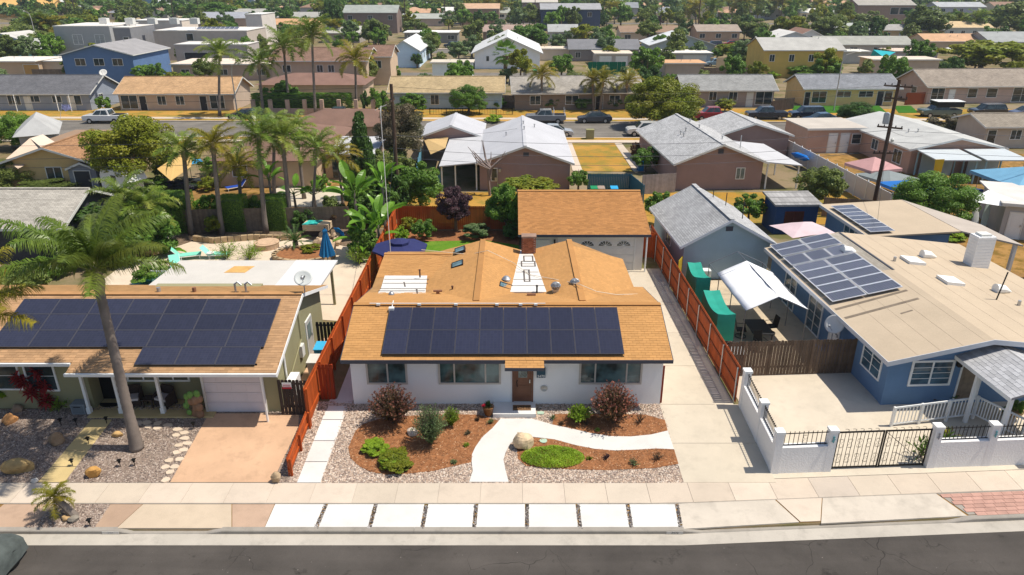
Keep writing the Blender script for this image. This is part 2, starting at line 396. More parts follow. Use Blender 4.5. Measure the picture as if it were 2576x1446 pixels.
struct(strip('road', [(-30, -.672), (8, -.66), (19.55, -.675)], m_road, XN))
gut = struct(strip('gutter', [(19.5, -.668), (20.05, -.655)], m_gut, XN))
kerb = thing('kerb', 'low grey concrete kerb along the front street', 'kerb'); del kerb['category']; struct(kerb)
def kerb_piece(x0, x1, top0, top1):
    n = max(2, int((x1 - x0) / 1.5) + 1); xs = [x0 + (x1 - x0) * i / n for i in range(n + 1)]; m = MB(); vs = []
    for i, x in enumerate(xs):
        b = bend(x); t = top0 + (top1 - top0) * i / n
        vs += [(x, 20.03 + b, -.70), (x, 20.04 + b, t - .025), (x, 20.07 + b, t), (x, 20.24 + b, t + .004), (x, 20.24 + b, -.70)]
    m.add(vs, [(i * 5 + j, (i + 1) * 5 + j, (i + 1) * 5 + j + 1, i * 5 + j + 1) for i in range(n) for j in range(4)])
    m.add([], []); m.f += [(4, 3, 2, 1, 0), tuple(n * 5 + j for j in range(5))]; m.m += [0, 0]
    m.build('kerb_stone', m_kerb, kerb)
KT, KL = -.515, -.63
xa = lambda u, v: G(u, v).x
k0, k1, k2, k3, k4, k5 = xa(293, 1329), xa(335, 1329), xa(520, 1329), xa(560, 1329), xa(1718, 1330), xa(1765, 1329)
k6, k7, k8 = xa(2380, 1300), xa(2440, 1297), 30
for a in ((-30, -22.6, KT, KT), (-22.59, k0, KT, KT), (k0, k1, KT, KL), (k1, k2, KL, KL), (k2, k3, KL, KT), (k3, -3.5, KT, KT), (-3.49, k4, KT, KT), (k4, k5, KT, KL), (k5, k6, KL, KL), (k6, k7, KL, KT), (k7, k8, KT, KT)):
    kerb_piece(*a)
def sheet(name, uv, mat, dz=.0, t=.05, parent=None, kind=None, z=None):
    """paved or planted patch: outline in photo units laid on the ground"""
    P = [(G(*p) if z is None else G(*p, z)) + Vector((0, 0, dz)) for p in uv]
    a = sum(P[i].x * P[(i + 1) % len(P)].y - P[(i + 1) % len(P)].x * P[i].y for i in range(len(P)))
    if a < 0: P.reverse()
    o = MB().prism(P, (0, 0, -t), 0).build(name, mat, parent)
    if kind: o['kind'] = kind
    return o
def flat(name, pts, z, mat, t=.05, parent=None, kind='structure'):
    P = [Vector((x, y, z)) for x, y in pts]
    if sum(P[i].x * P[(i + 1) % len(P)].y - P[(i + 1) % len(P)].x * P[i].y for i in range(len(P))) < 0: P.reverse()
    o = MB().prism(P, (0, 0, -t)).build(name, mat, parent)
    if kind: o['kind'] = kind
    return o
# pavement of separate slabs
walk = struct(strip('sidewalk', [(21.44, -.475), (22.66, -.462)], m_gut, XN))
x = -30.0; cols_ = [m_walk, MC('pavement_concrete_b', (.55, .47, .375)), MC('pavement_concrete_c', (.59, .50, .40)), MC('pavement_concrete_grey', (.53, .455, .38))]
while x < 32:
    w = 1.6; b0, b1 = bend(x), bend(x + w); g = .007
    m = MB(); m.prism([(x + g, 21.46 + b0, -.458), (x + w - g, 21.46 + b1, -.458), (x + w - g, 22.6 + b1, -.444), (x + g, 22.6 + b0, -.444)], (0, 0, -.05))
    m.build('paving_slab', cols_[3] if 6 < x < 13 and random.random() < .6 else random.choice(cols_[:3]), walk); x += w
park = struct(strip('parkway', [(20.24, -.545), (21.455, -.50)], m_dirt, XN))
JT = [(692, 665), (820, 795), (945, 929), (1072, 1062), (1198, 1192), (1325, 1325), (1452, 1459), (1578, 1588), (1702, 1712)]
for i in range(8):
    (a, b), (c, d) = JT[i], JT[i + 1]; g = 5 if i else 0
    sheet('paving_pad', [(b + g, 1329), (d - 5, 1329), (c - 5, 1268), (a + g, 1268)], m_white, .006, .06, park)
PB = lambda q, mm, dz=0: sheet('paving_pad', q, mm, .004 + dz, .06, park)
PB([(584, 1328), (664, 1328), (690, 1268), (584, 1268)], m_red)
PB([(294, 1328), (582, 1328), (582, 1268), (360, 1268)], MC('apron_concrete', (.56, .455, .34), .07, .1))
PB([(237, 1328), (292, 1328), (358, 1268), (278, 1268)], m_red)
PB([(-60, 1328), (70, 1328), (143, 1268), (10, 1268)], m_red)
PB([(1718, 1330), (2010, 1313), (1943, 1252), (1706, 1267)], m_grey); PB([(2013, 1312), (2063, 1310), (2067, 1247), (1946, 1251)], m_walk, .002)
PB([(2065, 1316), (2432, 1297), (2346, 1236), (2069, 1247)], m_grey)
# red paving bricks at the right end of the parkway
pav = sheet('brick_paving', [(2436, 1294), (2700, 1279), (2700, 1226), (2350, 1236)], m_kerb, -.004, .04, park)
mpb = M('red_paver', (.46, .27, .215), .9, .12, 2, .2, rnd=.12); pbm = MB().box(-.195, .195, -.095, .095, -.04, .014).mesh('paver', mpb)
A_, B_ = G(2350, 1236), G(2436, 1294); yaw = math.atan(.057)
for r in range(6):
    for c_ in range(14):
        q = Vector((A_.x + .25 + c_ * .4 + (r % 2) * .2 + (A_.y - (A_.y - .12 - r * .2)) * .55, 0, 0)); q.y = 21.3 + bend(q.x) - r * .2
        if q.x < 25: ob('paver', pbm, pav, (q.x, q.y, gz(q.x, q.y) + .002), yaw)
# ---- the white house's front yard
BED1 = [(895, 1083), (876, 1126), (881, 1152), (902, 1172), (932, 1187), (971, 1194), (1027, 1192), (1090, 1185), (1141, 1172), (1186, 1163), (1187, 1144), (1195, 1126), (1213, 1100), (1238, 1078), (1256, 1060), (1205, 1044), (1129, 1042), (1027, 1047), (950, 1055), (914, 1067)]
BED2 = [(1394, 1042), (1389, 1069), (1433, 1078), (1484, 1090), (1535, 1098), (1586, 1099), (1637, 1094), (1679, 1084), (1672, 1057), (1624, 1044), (1540, 1041)]
BED3 = [(1334, 1100), (1394, 1106), (1445, 1120), (1496, 1130), (1547, 1134), (1598, 1132), (1650, 1129), (1695, 1131), (1706, 1167), (1650, 1177), (1522, 1183), (1420, 1180), (1323, 1172), (1302, 1154), (1300, 1129)]
PATH = [(1180, 1213), (1189, 1185), (1186, 1163), (1187, 1144), (1195, 1126), (1213, 1100), (1238, 1078), (1259, 1054), (1338, 1054), (1348, 1057), (1389, 1069), (1433, 1078), (1484, 1090), (1535, 1098), (1586, 1099), (1637, 1094), (1679, 1084), (1695, 1131), (1650, 1129), (1598, 1132), (1547, 1134), (1496, 1130), (1445, 1120), (1394, 1106), (1334, 1099), (1300, 1101), (1282, 1118), (1271, 1139), (1266, 1157), (1271, 1182), (1279, 1213)]
YARD = [(725, 1214), (1719, 1214), (1664, 1018), (1640, 1010), (850, 1010), (795, 1010)]
m_bark = M('bark_mulch', (.28, .12, .05), 1, .3, 5, .6, 60, rnd=.0, fine=.35)
m_pebbed = M('pebble_bed', (.33, .25, .21), 1, .25, 6, .5, 50, fine=.3)
yard = sheet('front_yard', YARD, m_pebbed, -.002, .06, None, 'structure')
path = sheet('garden_path', PATH, m_white, .03, .07, None, 'structure')
for i, b in enumerate((BED1, BED2, BED3)): sheet('mulch_bed', b, m_bark, .022, .05, yard)
MBU = lambda u0, u1, v0, v1: sheet('walk_slab', [(u0[0], v0), (u0[1], v0), (u1[1], v1), (u1[0], v1)], m_white, .02, .06, sidewk)
sidewk = struct(ob('side_walk', None))
L0, L1 = ((747, 1214), (806, 1214)), ((849, 912), (893, 912))
def wl(t): v = 1214 + (1002 - 1214) * t; return (747 + (831 - 747) * t, 806 + (882 - 806) * t), v
for i in range(4):
    (a, va), (b, vb) = wl(i / 4), wl((i + 1) / 4 - .008); MBU(a, b, va, vb)
flat('walk_slab', [(-7.95, 27.6), (-7.2, 27.6), (-7.25, 31.4), (-8.0, 31.4)], .02, m_white, .05, sidewk, None); flat('walk_slab', [(-8.0, 31.43), (-7.25, 31.43), (-7.3, 36), (-8.05, 36)], .02, m_white, .05, sidewk, None)
def pebbles(name, label_kind, polys, holes, n, size, mat, seed, parent=None, flatz=.6, dz=0., chip=False):
    rng = np.random.default_rng(seed); W_ = [[tuple(G(*p)[:2]) for p in q] for q in polys]; H = [[tuple(G(*p)[:2]) for p in q] for q in holes]
    xs = [p[0] for q in W_ for p in q]; ys = [p[1] for q in W_ for p in q]
    X = rng.uniform(min(xs), max(xs), n * 4); Y = rng.uniform(min(ys), max(ys), n * 4); ok = np.zeros(len(X), bool)
    for q in W_: ok |= inpoly(X, Y, q)
    for q in H: ok &= ~inpoly(X, Y, q)
    X, Y = X[ok][:n], Y[ok][:n]; k = len(X); s = size * rng.uniform(.55, 1.45, k)
    Z = np.array([gz(a, b) for a, b in zip(X, Y)]) + dz
    if chip:
        B = np.array([(-1, -.3, 0), (1, -.3, 0), (1, .3, .1), (-1, .3, .1), (0, 0, .35)]); F = [(0, 1, 4), (1, 2, 4), (2, 3, 4), (3, 0, 4)]
    else:
        B = np.array([(1, 0, 0), (.5, .87, .05), (-.5, .87, 0), (-1, 0, .05), (-.5, -.87, 0), (.5, -.87, .05), (.35, .3, .75), (-.4, .25, .8), (.0, -.4, .78)])
        F = [(0, 1, 6), (1, 2, 6), (2, 7, 6), (2, 3, 7), (3, 4, 7), (4, 8, 7), (4, 5, 8), (5, 0, 8), (0, 6, 8), (6, 7, 8)]
    P = B[None] + rng.normal(size=(k, len(B), 3)) * .13; P[:, :, 2] *= flatz; a = rng.uniform(0, 6.283, k); c, d = np.cos(a)[:, None], np.sin(a)[:, None]
    P[:, :, 1] *= rng.uniform(.6, 1, k)[:, None]; tilt = rng.uniform(-.5, .5, k)[:, None] * (1 if chip else .3); P[:, :, 2] += P[:, :, 0] * tilt
    x2 = P[:, :, 0] * c - P[:, :, 1] * d; y2 = P[:, :, 0] * d + P[:, :, 1] * c
    P = np.stack([x2, y2, P[:, :, 2]], 2) * s[:, None, None] + np.stack([X, Y, Z], 1)[:, None, :]
    return stuff(ob(name, solids(name, P, F, mat), parent))
def m_stone(name, cs):
    k = NT(name); gi = k.new('NewGeometry').outputs['Random Per Island']; cr = k.new('ValToRGB'); k.link(gi, cr.inputs[0])
    e = cr.color_ramp.elements; e[0].color = (*col(cs[0]), 1); e[1].color = (*col(cs[-1]), 1); cr.color_ramp.interpolation = 'CONSTANT'
    for i, c in enumerate(cs[1:-1]): e.new((i + 1) / (len(cs) - .5)).color = (*col(c), 1)
    e[len(e) - 1].position = 1 - 1 / len(cs)
    k.link(cr.outputs[0], k.b.inputs['Base Color']); k.b.inputs['Roughness'].default_value = .9; k.b.inputs['Specular IOR Level'].default_value = .15; return k.m
m_peb = m_stone('river_pebbles', [(.55, .42, .33), (.38, .28, .215), (.61, .50, .40), (.22, .17, .14), (.47, .35, .265), (.67, .58, .49), (.32, .26, .215)])
HOLES = [BED1, BED2, BED3, PATH, [(747, 1214), (806, 1214), (869, 1020), (825, 1020)]]
pebbles('pebbles', 'yard', [YARD], HOLES, 21000, .037, m_peb, 1, yard)
pebbles('bark_chips', 'yard', [BED1, BED2, BED3], [], 9000, .035, m_stone('bark_chip', [(.36, .155, .065), (.23, .09, .038), (.46, .23, .11), (.30, .13, .052), (.58, .36, .21), (.15, .07, .036)]), 2, yard, .5, .024, True)
for i in range(1, 9):
    a, b = JT[i]; pebbles('joint_pebbles', 'parkway', [[(b - 5, 1329), (b + 5, 1329), (a + 5, 1268), (a - 5, 1268)]], [], 130, .028, m_stone('joint_pebble%d' % i, [(.16, .14, .13), (.08, .07, .07), (.30, .27, .25), (.05, .05, .05), (.45, .42, .4)]), 10 + i, park, .6, .0)
# driveway of the white house in slabs
drv = struct(flat('driveway', [(6.66, 27.5), (9.95, 27.5), (9.75, 44.0), (6.75, 44.0)], .002, m_drive, .05))
def dslab(y0, y1, x0, x1, z0, z1):
    P = [(x0[0], y0, z0), (x1[0], y0, z0), (x1[1], y1, z1), (x0[1], y1, z1)]; MB().prism(P, (0, 0, -.05)).build('driveway_slab', m_drive, drv)
q0, q1 = G(1719, 1213), G(1664, 1018)
ys = [22.62, 24.9, 27.5]
for i in range(2):
    f = lambda y: q0.x + (6.62 - q0.x) * (y - 22.62) / 4.9
    dslab(ys[i] + .01, ys[i + 1] - .01, (f(ys[i]), f(ys[i + 1])), (10.26, 10.2), gz(0, ys[i]) + .014, gz(0, ys[i + 1]) + .014)
for y0, y1 in ((27.5, 31), (31, 34.6), (34.6, 38.2), (38.2, 43.7)): dslab(y0 + .01, y1 - .01, (6.68, 6.72), (9.1, 9.0), .016, .016)
for y in np.arange(28.0, 43.5, .32):                        # paver strip along the fence, shaded by it
    MB().box(9.14, 9.52, y, y + .29, -.02, .02).build('paver', m_grey, drv)
# ---- left neighbour's front yard
LY = [(-80, 1213), (725, 1213), (795, 1010), (700, 1010), (0, 1030), (-80, 1030)]
m_gravel = M('gravel', (.26, .20, .16), 1, .22, 4, .7, 90, fine=.35)
lyard = sheet('gravel_yard', LY, m_gravel, -.003, .06, None, 'structure')
LDRV = [(428, 1213), (690, 1213), (693, 1195), (750, 1075), (752, 1040), (526, 1040)]
ldr = sheet('pink_driveway', LDRV, m_pink, .012, .06, None, 'structure')
LWALK = [(96, 1213), (162, 1213), (283, 1054), (231, 1054)]
lwk = struct(ob('ochre_walk', None))
for i in range(4):
    t0, t1 = i / 4, (i + 1) / 4 - .01; f = lambda t, a, b: (a[0] + (b[0] - a[0]) * t, a[1] + (b[1] - a[1]) * t)
    sheet('walk_slab', [f(t0, LWALK[0], LWALK[3]), f(t0, LWALK[1], LWALK[2]), f(t1, LWALK[1], LWALK[2]), f(t1, LWALK[0], LWALK[3])], m_olive, .016, .06, lwk)
LG2 = [(70, 1328), (237, 1328), (278, 1268), (143, 1268)]
sheet('gravel_patch', LG2, m_gravel, .004, .05, park)
m_gst = m_stone('gravel_stone', [(.33, .255, .21), (.21, .155, .13), (.41, .33, .275), (.14, .11, .095), (.29, .215, .17), (.47, .39, .33)])
pebbles('gravel', 'yard', [LY], [LDRV, LWALK], 15000, .032, m_gst, 3, lyard)
pebbles('gravel', 'parkway', [LG2], [], 1500, .03, m_gst, 4, park, .6, .005)
z5 = lambda x, y: (x * .3857, 888.8 + y * .3857)
m_flag = MC('flagstone', (.62, .50, .38), .1, .1)
for i, (a, b) in enumerate([(900, 455), (960, 450), (1030, 455), (1095, 470), (968, 478), (1025, 490), (1160, 497), (1200, 520), (1150, 535), (1205, 555), (1170, 600), (1220, 588), (1200, 630), (1155, 648), (1170, 690), (1105, 700), (1080, 742), (1140, 740), (1110, 775), (1085, 825)]):
    p = G(*z5(a, b)); rr = random.Random(i); n = rr.choice((6, 7, 8))
    P = [(math.cos(6.283 * j / n) * .2 * rr.uniform(.75, 1.2), math.sin(6.283 * j / n) * .15 * rr.uniform(.75, 1.2), .035) for j in range(n)]
    MB().prism(P, (0, 0, -.06)).build('flagstone', m_flag, lyard, loc=p)
# ---- back street with its own pavements
YB = 97.0
def bst(y, x): return y - x * .012
def bstrip(name, y0, y1, z, mat, x0=-150, x1=150, t=.1):
    o = MB().prism([(x0, bst(y0, x0), z), (x1, bst(y0, x1), z), (x1, bst(y1, x1), z), (x0, bst(y1, x0), z)], (0, 0, -t)).build(name, mat); return struct(o)
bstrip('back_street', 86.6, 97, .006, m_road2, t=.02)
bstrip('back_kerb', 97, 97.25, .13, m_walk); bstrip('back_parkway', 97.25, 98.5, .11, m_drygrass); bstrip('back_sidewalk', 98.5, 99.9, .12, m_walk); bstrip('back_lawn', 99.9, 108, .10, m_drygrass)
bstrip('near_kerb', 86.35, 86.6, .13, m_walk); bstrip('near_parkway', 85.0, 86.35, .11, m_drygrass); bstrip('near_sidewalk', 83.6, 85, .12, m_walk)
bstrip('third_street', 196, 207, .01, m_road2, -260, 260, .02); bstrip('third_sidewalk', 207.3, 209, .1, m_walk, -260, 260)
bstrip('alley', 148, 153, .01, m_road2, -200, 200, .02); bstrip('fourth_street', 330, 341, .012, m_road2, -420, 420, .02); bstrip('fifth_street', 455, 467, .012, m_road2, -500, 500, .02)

# painted kerb numbers
for txt, u, c, lab in (('3470', 1696, '#c9c3ba', 'white painted kerb plate with the number 3470'), ('3484', 280, '#d8d2c8', 'faded white kerb plate with a four digit number')):
    p = G(u, 1332); t = thing('kerb_number', lab, 'kerb number', (p.x, 20.028, -.648)); MB().box(-.3, .3, -.006, .002, 0, .118).build('plate', M('kerb_plate' + txt, c, .7, .1), t)
    o = ob('digits', text_mesh(txt, .13 if txt == '3470' else .1, M('kerb_digits' + txt, (.03, .03, .03) if txt == '3470' else (.35, .34, .32), .8), .001), t, (0, -.008, .06)); o.rotation_euler = (R(90), 0, 0)
# ---------------------------------------------------------------- building helpers
m_whitep = MP('#e9e9e6', .45); m_trim = MP('#d9d8d2', .5); m_dark = MP('#2a2b2d', .5); m_slate = MP('#4a4c55', .6)
m_steel = M('galvanised_steel', (.45, .46, .47), .4, .1, 3, metal=.7); m_black = MP('#141414', .45)
m_glass = MGLASS(); m_glass2 = MGLASS('curtained_glass', (.16, .2, .19), .12); m_glassb = MGLASS('blue_glass', (.05, .10, .14), .08)
m_wood = M('weathered_wood', (.20, .15, .11), .9, .2, 4, .3, 30, rnd=.15)
WCACHE = {}
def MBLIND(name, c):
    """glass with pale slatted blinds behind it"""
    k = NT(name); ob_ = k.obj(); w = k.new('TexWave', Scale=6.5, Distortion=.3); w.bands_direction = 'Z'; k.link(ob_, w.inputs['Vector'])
    a = k.mix(w.outputs[0], sc(c, .7), sc(c, 1.25)); a = k.mix(k.ramp(k.noise(ob_, .9, 3), .42, .6), sc(c, .22), a)  # slats of the blinds, then patchy reflections painted into the pane colour by noise
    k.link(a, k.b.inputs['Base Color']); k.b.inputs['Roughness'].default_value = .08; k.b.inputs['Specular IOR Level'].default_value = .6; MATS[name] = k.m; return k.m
def window(parent, o, a, w, h, fm=None, gm=None, nx=2, ny=1, fw=.06, name='window', split=None):
    """window with frame and pane; o = lower left corner, a = heading of the wall, outside is to the right of the heading"""
    fm, gm = fm or m_whitep, gm or m_glass; key = (round(w, 2), round(h, 2), fm.name, gm.name, nx, ny, fw, str(split))
    if key not in WCACHE:
        m = MB(); d0, d1 = -.055, .02
        m.box(-fw, w + fw, d0, d1, -fw, 0).box(-fw, w + fw, d0, d1, h, h + fw).box(-fw, 0, d0, d1, 0, h).box(w, w + fw, d0, d1, 0, h)
        xs = split or [w * i / nx for i in range(1, nx)]
        for x in xs: m.box(x - fw * .4, x + fw * .4, d0 + .012, d1, 0, h)
        for i in range(1, ny): m.box(0, w, d0 + .03, d1, h * i / ny - .011, h * i / ny + .011)
        p = MB().box(0, w, -.018, .015, 0, h)
        WCACHE[key] = (m.mesh('window', fm), p.mesh('pane', gm))
    f, p = WCACHE[key]; x = ob(name, f, parent, o, a); ob('pane', p, x); return x
def door(parent, o, a, w=.92, h=2.05, mat=None, fm=None, panels=True, glass=None):
    m = MB(); m.box(-.07, 0, -.05, .02, 0, h + .07).box(w, w + .07, -.05, .02, 0, h + .07).box(0, w, -.05, .02, h, h + .07)
    x = m.build('door', fm or m_trim, parent, loc=o, rz=a)
    d = MB().box(.004, w - .004, -.03, .01, .01, h - .004)
    if panels:
        for z0, z1 in ((.18, h * .42), (h * .5, h * .92)): d.box(w * .18, w * .82, -.042, -.028, z0, z1)
    d.build('leaf', mat or m_whitep, x)
    MB().box(w * .86, w * .92, -.075, -.03, h * .48, h * .56).build('handle', m_steel, x)
    if glass: MB().box(w * .2, w * .8, -.05, -.03, h * .52, h * .9).build('pane', glass, x)
    return x
def garage_door(parent, o, a, w, h, mat, rows=4, lights=None):
    m = MB(); m.box(-.1, 0, -.05, .02, 0, h + .1).box(w, w + .1, -.05, .02, 0, h + .1).box(0, w, -.05, .02, h, h + .1)
    x = m.build('garage_door', m_trim, parent, loc=o, rz=a)
    for i in range(rows):
        z0, z1 = h * i / rows + .008, h * (i + 1) / rows - .008; q = MB().box(.01, w - .01, -.02, .01, z0, z1); n = max(2, int(w / .6))
        if not (lights and i == rows - 1):
            for j in range(n): q.box(w * (j + .12) / n, w * (j + .88) / n, -.032, -.019, z0 + .08, z1 - .08)
        q.build('panel', mat, x)
    return x
def roof_gx(L, D, h, rise, ov, t=.12, side=None):
    s = ov if side is None else side; p = rise / (D / 2); z0 = h - ov * p + t; m = MB()
    m.prism([(-s, -ov, z0), (L + s, -ov, z0), (L + s, D / 2, h + rise + t), (-s, D / 2, h + rise + t)], (0, 0, -t))
    m.prism([(-s, D / 2, h + rise + t), (L + s, D / 2, h + rise + t), (L + s, D + ov, z0), (-s, D + ov, z0)], (0, 0, -t)); return m
def roof_gy(L, D, h, rise, ov, t=.12, side=None):
    s = ov if side is None else side; p = rise / (L / 2); z0 = h - ov * p + t; m = MB()
    m.prism([(-ov, -s, z0), (L / 2, -s, h + rise + t), (L / 2, D + s, h + rise + t), (-ov, D + s, z0)], (0, 0, -t))
    m.prism([(L / 2, -s, h + rise + t), (L + ov, -s, z0), (L + ov, D + s, z0), (L / 2, D + s, h + rise + t)], (0, 0, -t)); return m
def roof_hip(L, D, h, rise, ov, t=.12):
    m = MB(); a = (-ov, -ov, h); b = (L + ov, -ov, h); c = (L + ov, D + ov, h); d = (-ov, D + ov, h); q = min(L, D) / 2
    e, f = ((q, D / 2, h + rise), (L - q, D / 2, h + rise)) if L >= D else ((L / 2, q, h + rise), (L / 2, D - q, h + rise))
    v = [a, b, c, d, e, f]
    fs = [(0, 1, 5, 4), (1, 2, 5), (2, 3, 4, 5), (3, 0, 4), (3, 2, 1, 0)] if L >= D else [(0, 1, 4), (1, 2, 5, 4), (2, 3, 5), (3, 0, 4, 5), (3, 2, 1, 0)]
    return m.add(v, fs)
def house(label, p1, p2, D, h, kind, rise, wall, roofc, ov=.4, wins=(), doors=(), name='house', cat='house', group=None, far=False, trim=None, z=0., vents=0, yaw=None, winf=None):
    """building from the two ends of its front wall (photo units on the ground, or points)"""
    P1 = G(*p1, 0) if len(p1) == 2 else Vector(p1); P2 = G(*p2, 0) if len(p2) == 2 else Vector(p2)
    d = P2 - P1; L = math.hypot(d.x, d.y); a = math.atan2(d.y, d.x) if yaw is None else R(yaw)
    t = thing(name, label, cat, (P1.x, P1.y, z), a, group)
    m = MB()
    if kind == 'gx': m.prism([(0, 0, 0), (0, 0, h), (0, D / 2, h + rise), (0, D, h), (0, D, 0)], (L, 0, 0))
    elif kind == 'gy': m.prism([(L, 0, 0), (L, 0, h), (L / 2, 0, h + rise), (0, 0, h), (0, 0, 0)], (0, D, 0))
    else: m.box(0, L, 0, D, 0, h)
    m.build('wall', MW(sc(col(wall), 1.25)) if isinstance(wall, (str, tuple)) else wall, t)
    tm = MP(trim, .6) if trim else m_trim
    rm = lambda ax, p: (M('roof_' + str(roofc), roofc, .95, .12, .6, fine=.12) if far else MR(roofc, ax, p)) if isinstance(roofc, (str, tuple)) else roofc
    if kind == 'gx':
        r = roof_gx(L, D, h, rise, ov).build('roof', rm('x', rise / (D / 2)), t); z0 = h - ov * rise / (D / 2)
        MB().box(-ov, L + ov, -ov - .03, -ov - .001, z0 - .05, z0 + .115).build('fascia', tm, t)
        if not far:
            q = MB()
            for x in (-ov - .03, L + ov + .005):
                for y0, y1, za, zb in ((-ov, D / 2, z0, h + rise), (D / 2, D + ov, h + rise, z0)): MB().prism([(x, y0, za + .115), (x, y0, za - .07), (x, y1, zb - .07), (x, y1, zb + .115)], (.025, 0, 0)).build('barge_board', tm, t)
            MB().bar((-ov, D / 2, h + rise + .125), (L + ov, D / 2, h + rise + .125), .3, .03).build('ridge_cap', rm('x', 1.), r)
    elif kind == 'gy':
        r = roof_gy(L, D, h, rise, ov).build('roof', rm('y', rise / (L / 2)), t); z0 = h - ov * rise / (L / 2); q = MB(); y = -ov - .03
        for x0, x1, za, zb in ((-ov, L / 2, z0, h + rise), (L / 2, L + ov, h + rise, z0)): MB().prism([(x0, y, za - .07), (x1, y, zb - .07), (x1, y, zb + .115), (x0, y, za + .115)], (0, .025, 0)).build('barge_board', tm, t)
        for x in (-ov - .026, L + ov + .001): MB().box(x, x + .025, -ov, D + ov, z0 - .05, z0 + .11).build('fascia', tm, t)
        if not far: MB().bar((L / 2, -ov, h + rise + .125), (L / 2, D + ov, h + rise + .125), .3, .03).build('ridge_cap', rm('y', 1.), r)
    elif kind == 'hip': r = roof_hip(L, D, h, rise, ov).build('roof', rm('x', 2 * rise / min(L, D)), t)
    elif kind == 'shed':
        r = MB().prism([(-ov, -ov, h - .02), (L + ov, -ov, h - .02), (L + ov, D + ov, h + rise), (-ov, D + ov, h + rise)], (0, 0, -.14)).build('roof', rm('x', 1), t)
    else:
        r = MB().box(-ov, L + ov, -ov, D + ov, h, h + .12).build('roof', M('roof_' + str(roofc), roofc, .9, .1, .5, fine=.08), t)
        MB().box(-ov - .025, L + ov + .025, -ov - .025, -ov - .001, h - .08, h + .14).build('fascia', tm, t)
    for w in wins:                                              # (side, from, to, sill, head[, columns, rows, glass])
        s, a0, a1, z0, z1 = w[:5]; nx = w[5] if len(w) > 5 else 2; ny = w[6] if len(w) > 6 else 1; gm = w[7] if len(w) > 7 else None
        Ls = L if s == 'f' else D; ww = (a1 - a0) * Ls
        o, hd = {'f': ((a0 * L, 0, z0), 0), 'r': ((L, a0 * D, z0), math.pi / 2), 'l': ((0, a1 * D, z0), -math.pi / 2)}[s]
        window(t, o, hd, ww, z1 - z0, winf, gm, nx, ny)
    for dd in doors:                                            # (side, at, width, height, material)
        s, a0, ww, hh, mm = dd; o, hd = {'f': ((a0 * L, 0, 0), 0), 'r': ((L, a0 * D, 0), math.pi / 2), 'l': ((0, a0 * D + ww, 0), -math.pi / 2)}[s]
        if ww > 1.7: garage_door(t, o, hd, ww, hh, mm)
        else: door(t, o, hd, ww, hh, mm)
    for i in range(vents):
        rr = random.Random(i + int(L * 10)); x, y = L * rr.uniform(.2, .8), D * rr.uniform(.25, .75)
        zz = h + (rise * (1 - abs(y - D / 2) / (D / 2)) if kind == 'gx' else rise * (1 - abs(x - L / 2) / (L / 2)) if kind == 'gy' else 0) + .05
        MB().tube([(x, y, zz), (x, y, zz + .35)], .05, 8).lathe([(.09, .35), (.1, .42), (.02, .45)], (x, y, zz), 8).build('vent_pipe', m_steel, t)
    return t
SHV = {}
def shvars(m, c, var, n=5):
    """the same shingle in a few batches of slightly different tone"""
    SHV[m.name] = [M('%s_batch%d' % (m.name, i), sc(c, 1 - var + 2 * var * i / (n - 1)), .95, .06, .7, fine=.06, rnd=.001) for i in range(n)]; return m
TABF = [(0, 1, 2), (0, 2, 3), (4, 5, 1), (4, 1, 0), (4, 0, 3), (5, 2, 1)]
def shingles(parent, O, U, Wd, V, Ln, mat, seed, single=0, tw=.305, ex=.145, mask=None, thick=1.):
    """tabs laid in courses on a roof slope; the lowest courses one by one, the rest joined"""
    O, U, V = Vector(O), Vector(U).normalized(), Vector(V).normalized(); N = U.cross(V).normalized(); rng = np.random.default_rng(seed)
    nr = int(Ln / ex); P = []; k = 0; N = N * 1.0
    tabs = []; vs_ = SHV.get(mat.name) or [mat]
    loc = np.array([(0, 0, .014), (tw - .007, 0, .014), (tw - .007, ex, .005), (0, ex, .005), (0, 0, -.004), (tw - .007, 0, -.004)]); tab = None
    Rm = Matrix((U, V, N)).transposed().to_4x4()
    for j in range(nr):
        off = -(j % 2) * tw / 2 + rng.uniform(-.01, .01); i = 0
        while off + i * tw < Wd - .02:
            a0 = max(off + i * tw, 0); a1 = min(off + (i + 1) * tw, Wd); i += 1
            if a1 - a0 < .05: continue
            o = O + U * a0 + V * (j * ex)
            if mask and not mask(o): continue
            q = (a1 - a0) / tw
            if k < single:
                if not tabs:
                    for vm in vs_: tab = bpy.data.meshes.new('shingle'); tab.from_pydata([tuple(x) for x in loc], [], TABF); tab.materials.append(vm); tabs.append(tab)
                s = ob('shingle', tabs[int(rng.integers(len(tabs)))], parent); s.matrix_local = Matrix.Translation(o) @ Rm @ Matrix.Diagonal((q, 1, rng.uniform(.8, 1.2), 1)); k += 1
            else:
                l = loc * np.array([q, 1, rng.uniform(.7, 1.25) * thick]); P.append(np.array(o)[None] + l @ np.array((U, V, N)))
    stuff(ob('shingles', solids('shingles', np.array(P), TABF, mat), parent))
def solar(parent, O, U, V, w, l, glass, frame, name='solar_panel', lift=.1, fw=.022):
    O, U, V = Vector(O), Vector(U).normalized(), Vector(V).normalized(); N = U.cross(V).normalized(); key = ('sp', w, l, glass.name)
    if key not in WCACHE:
        m = MB(); m.box(fw, w - fw, fw, l - fw, 0, .034, 0); f = fw
        m.box(0, w, 0, f, 0, .04, 1).box(0, w, l - f, l, 0, .04, 1).box(0, f, f, l - f, 0, .04, 1).box(w - f, w, f, l - f, 0, .04, 1)
        WCACHE[key] = m.mesh('solar_panel', [glass, frame])
    o = ob(name, WCACHE[key], parent); o.matrix_local = Matrix.Translation(O + N * lift) @ Matrix((U, V, N)).transposed().to_4x4(); return o
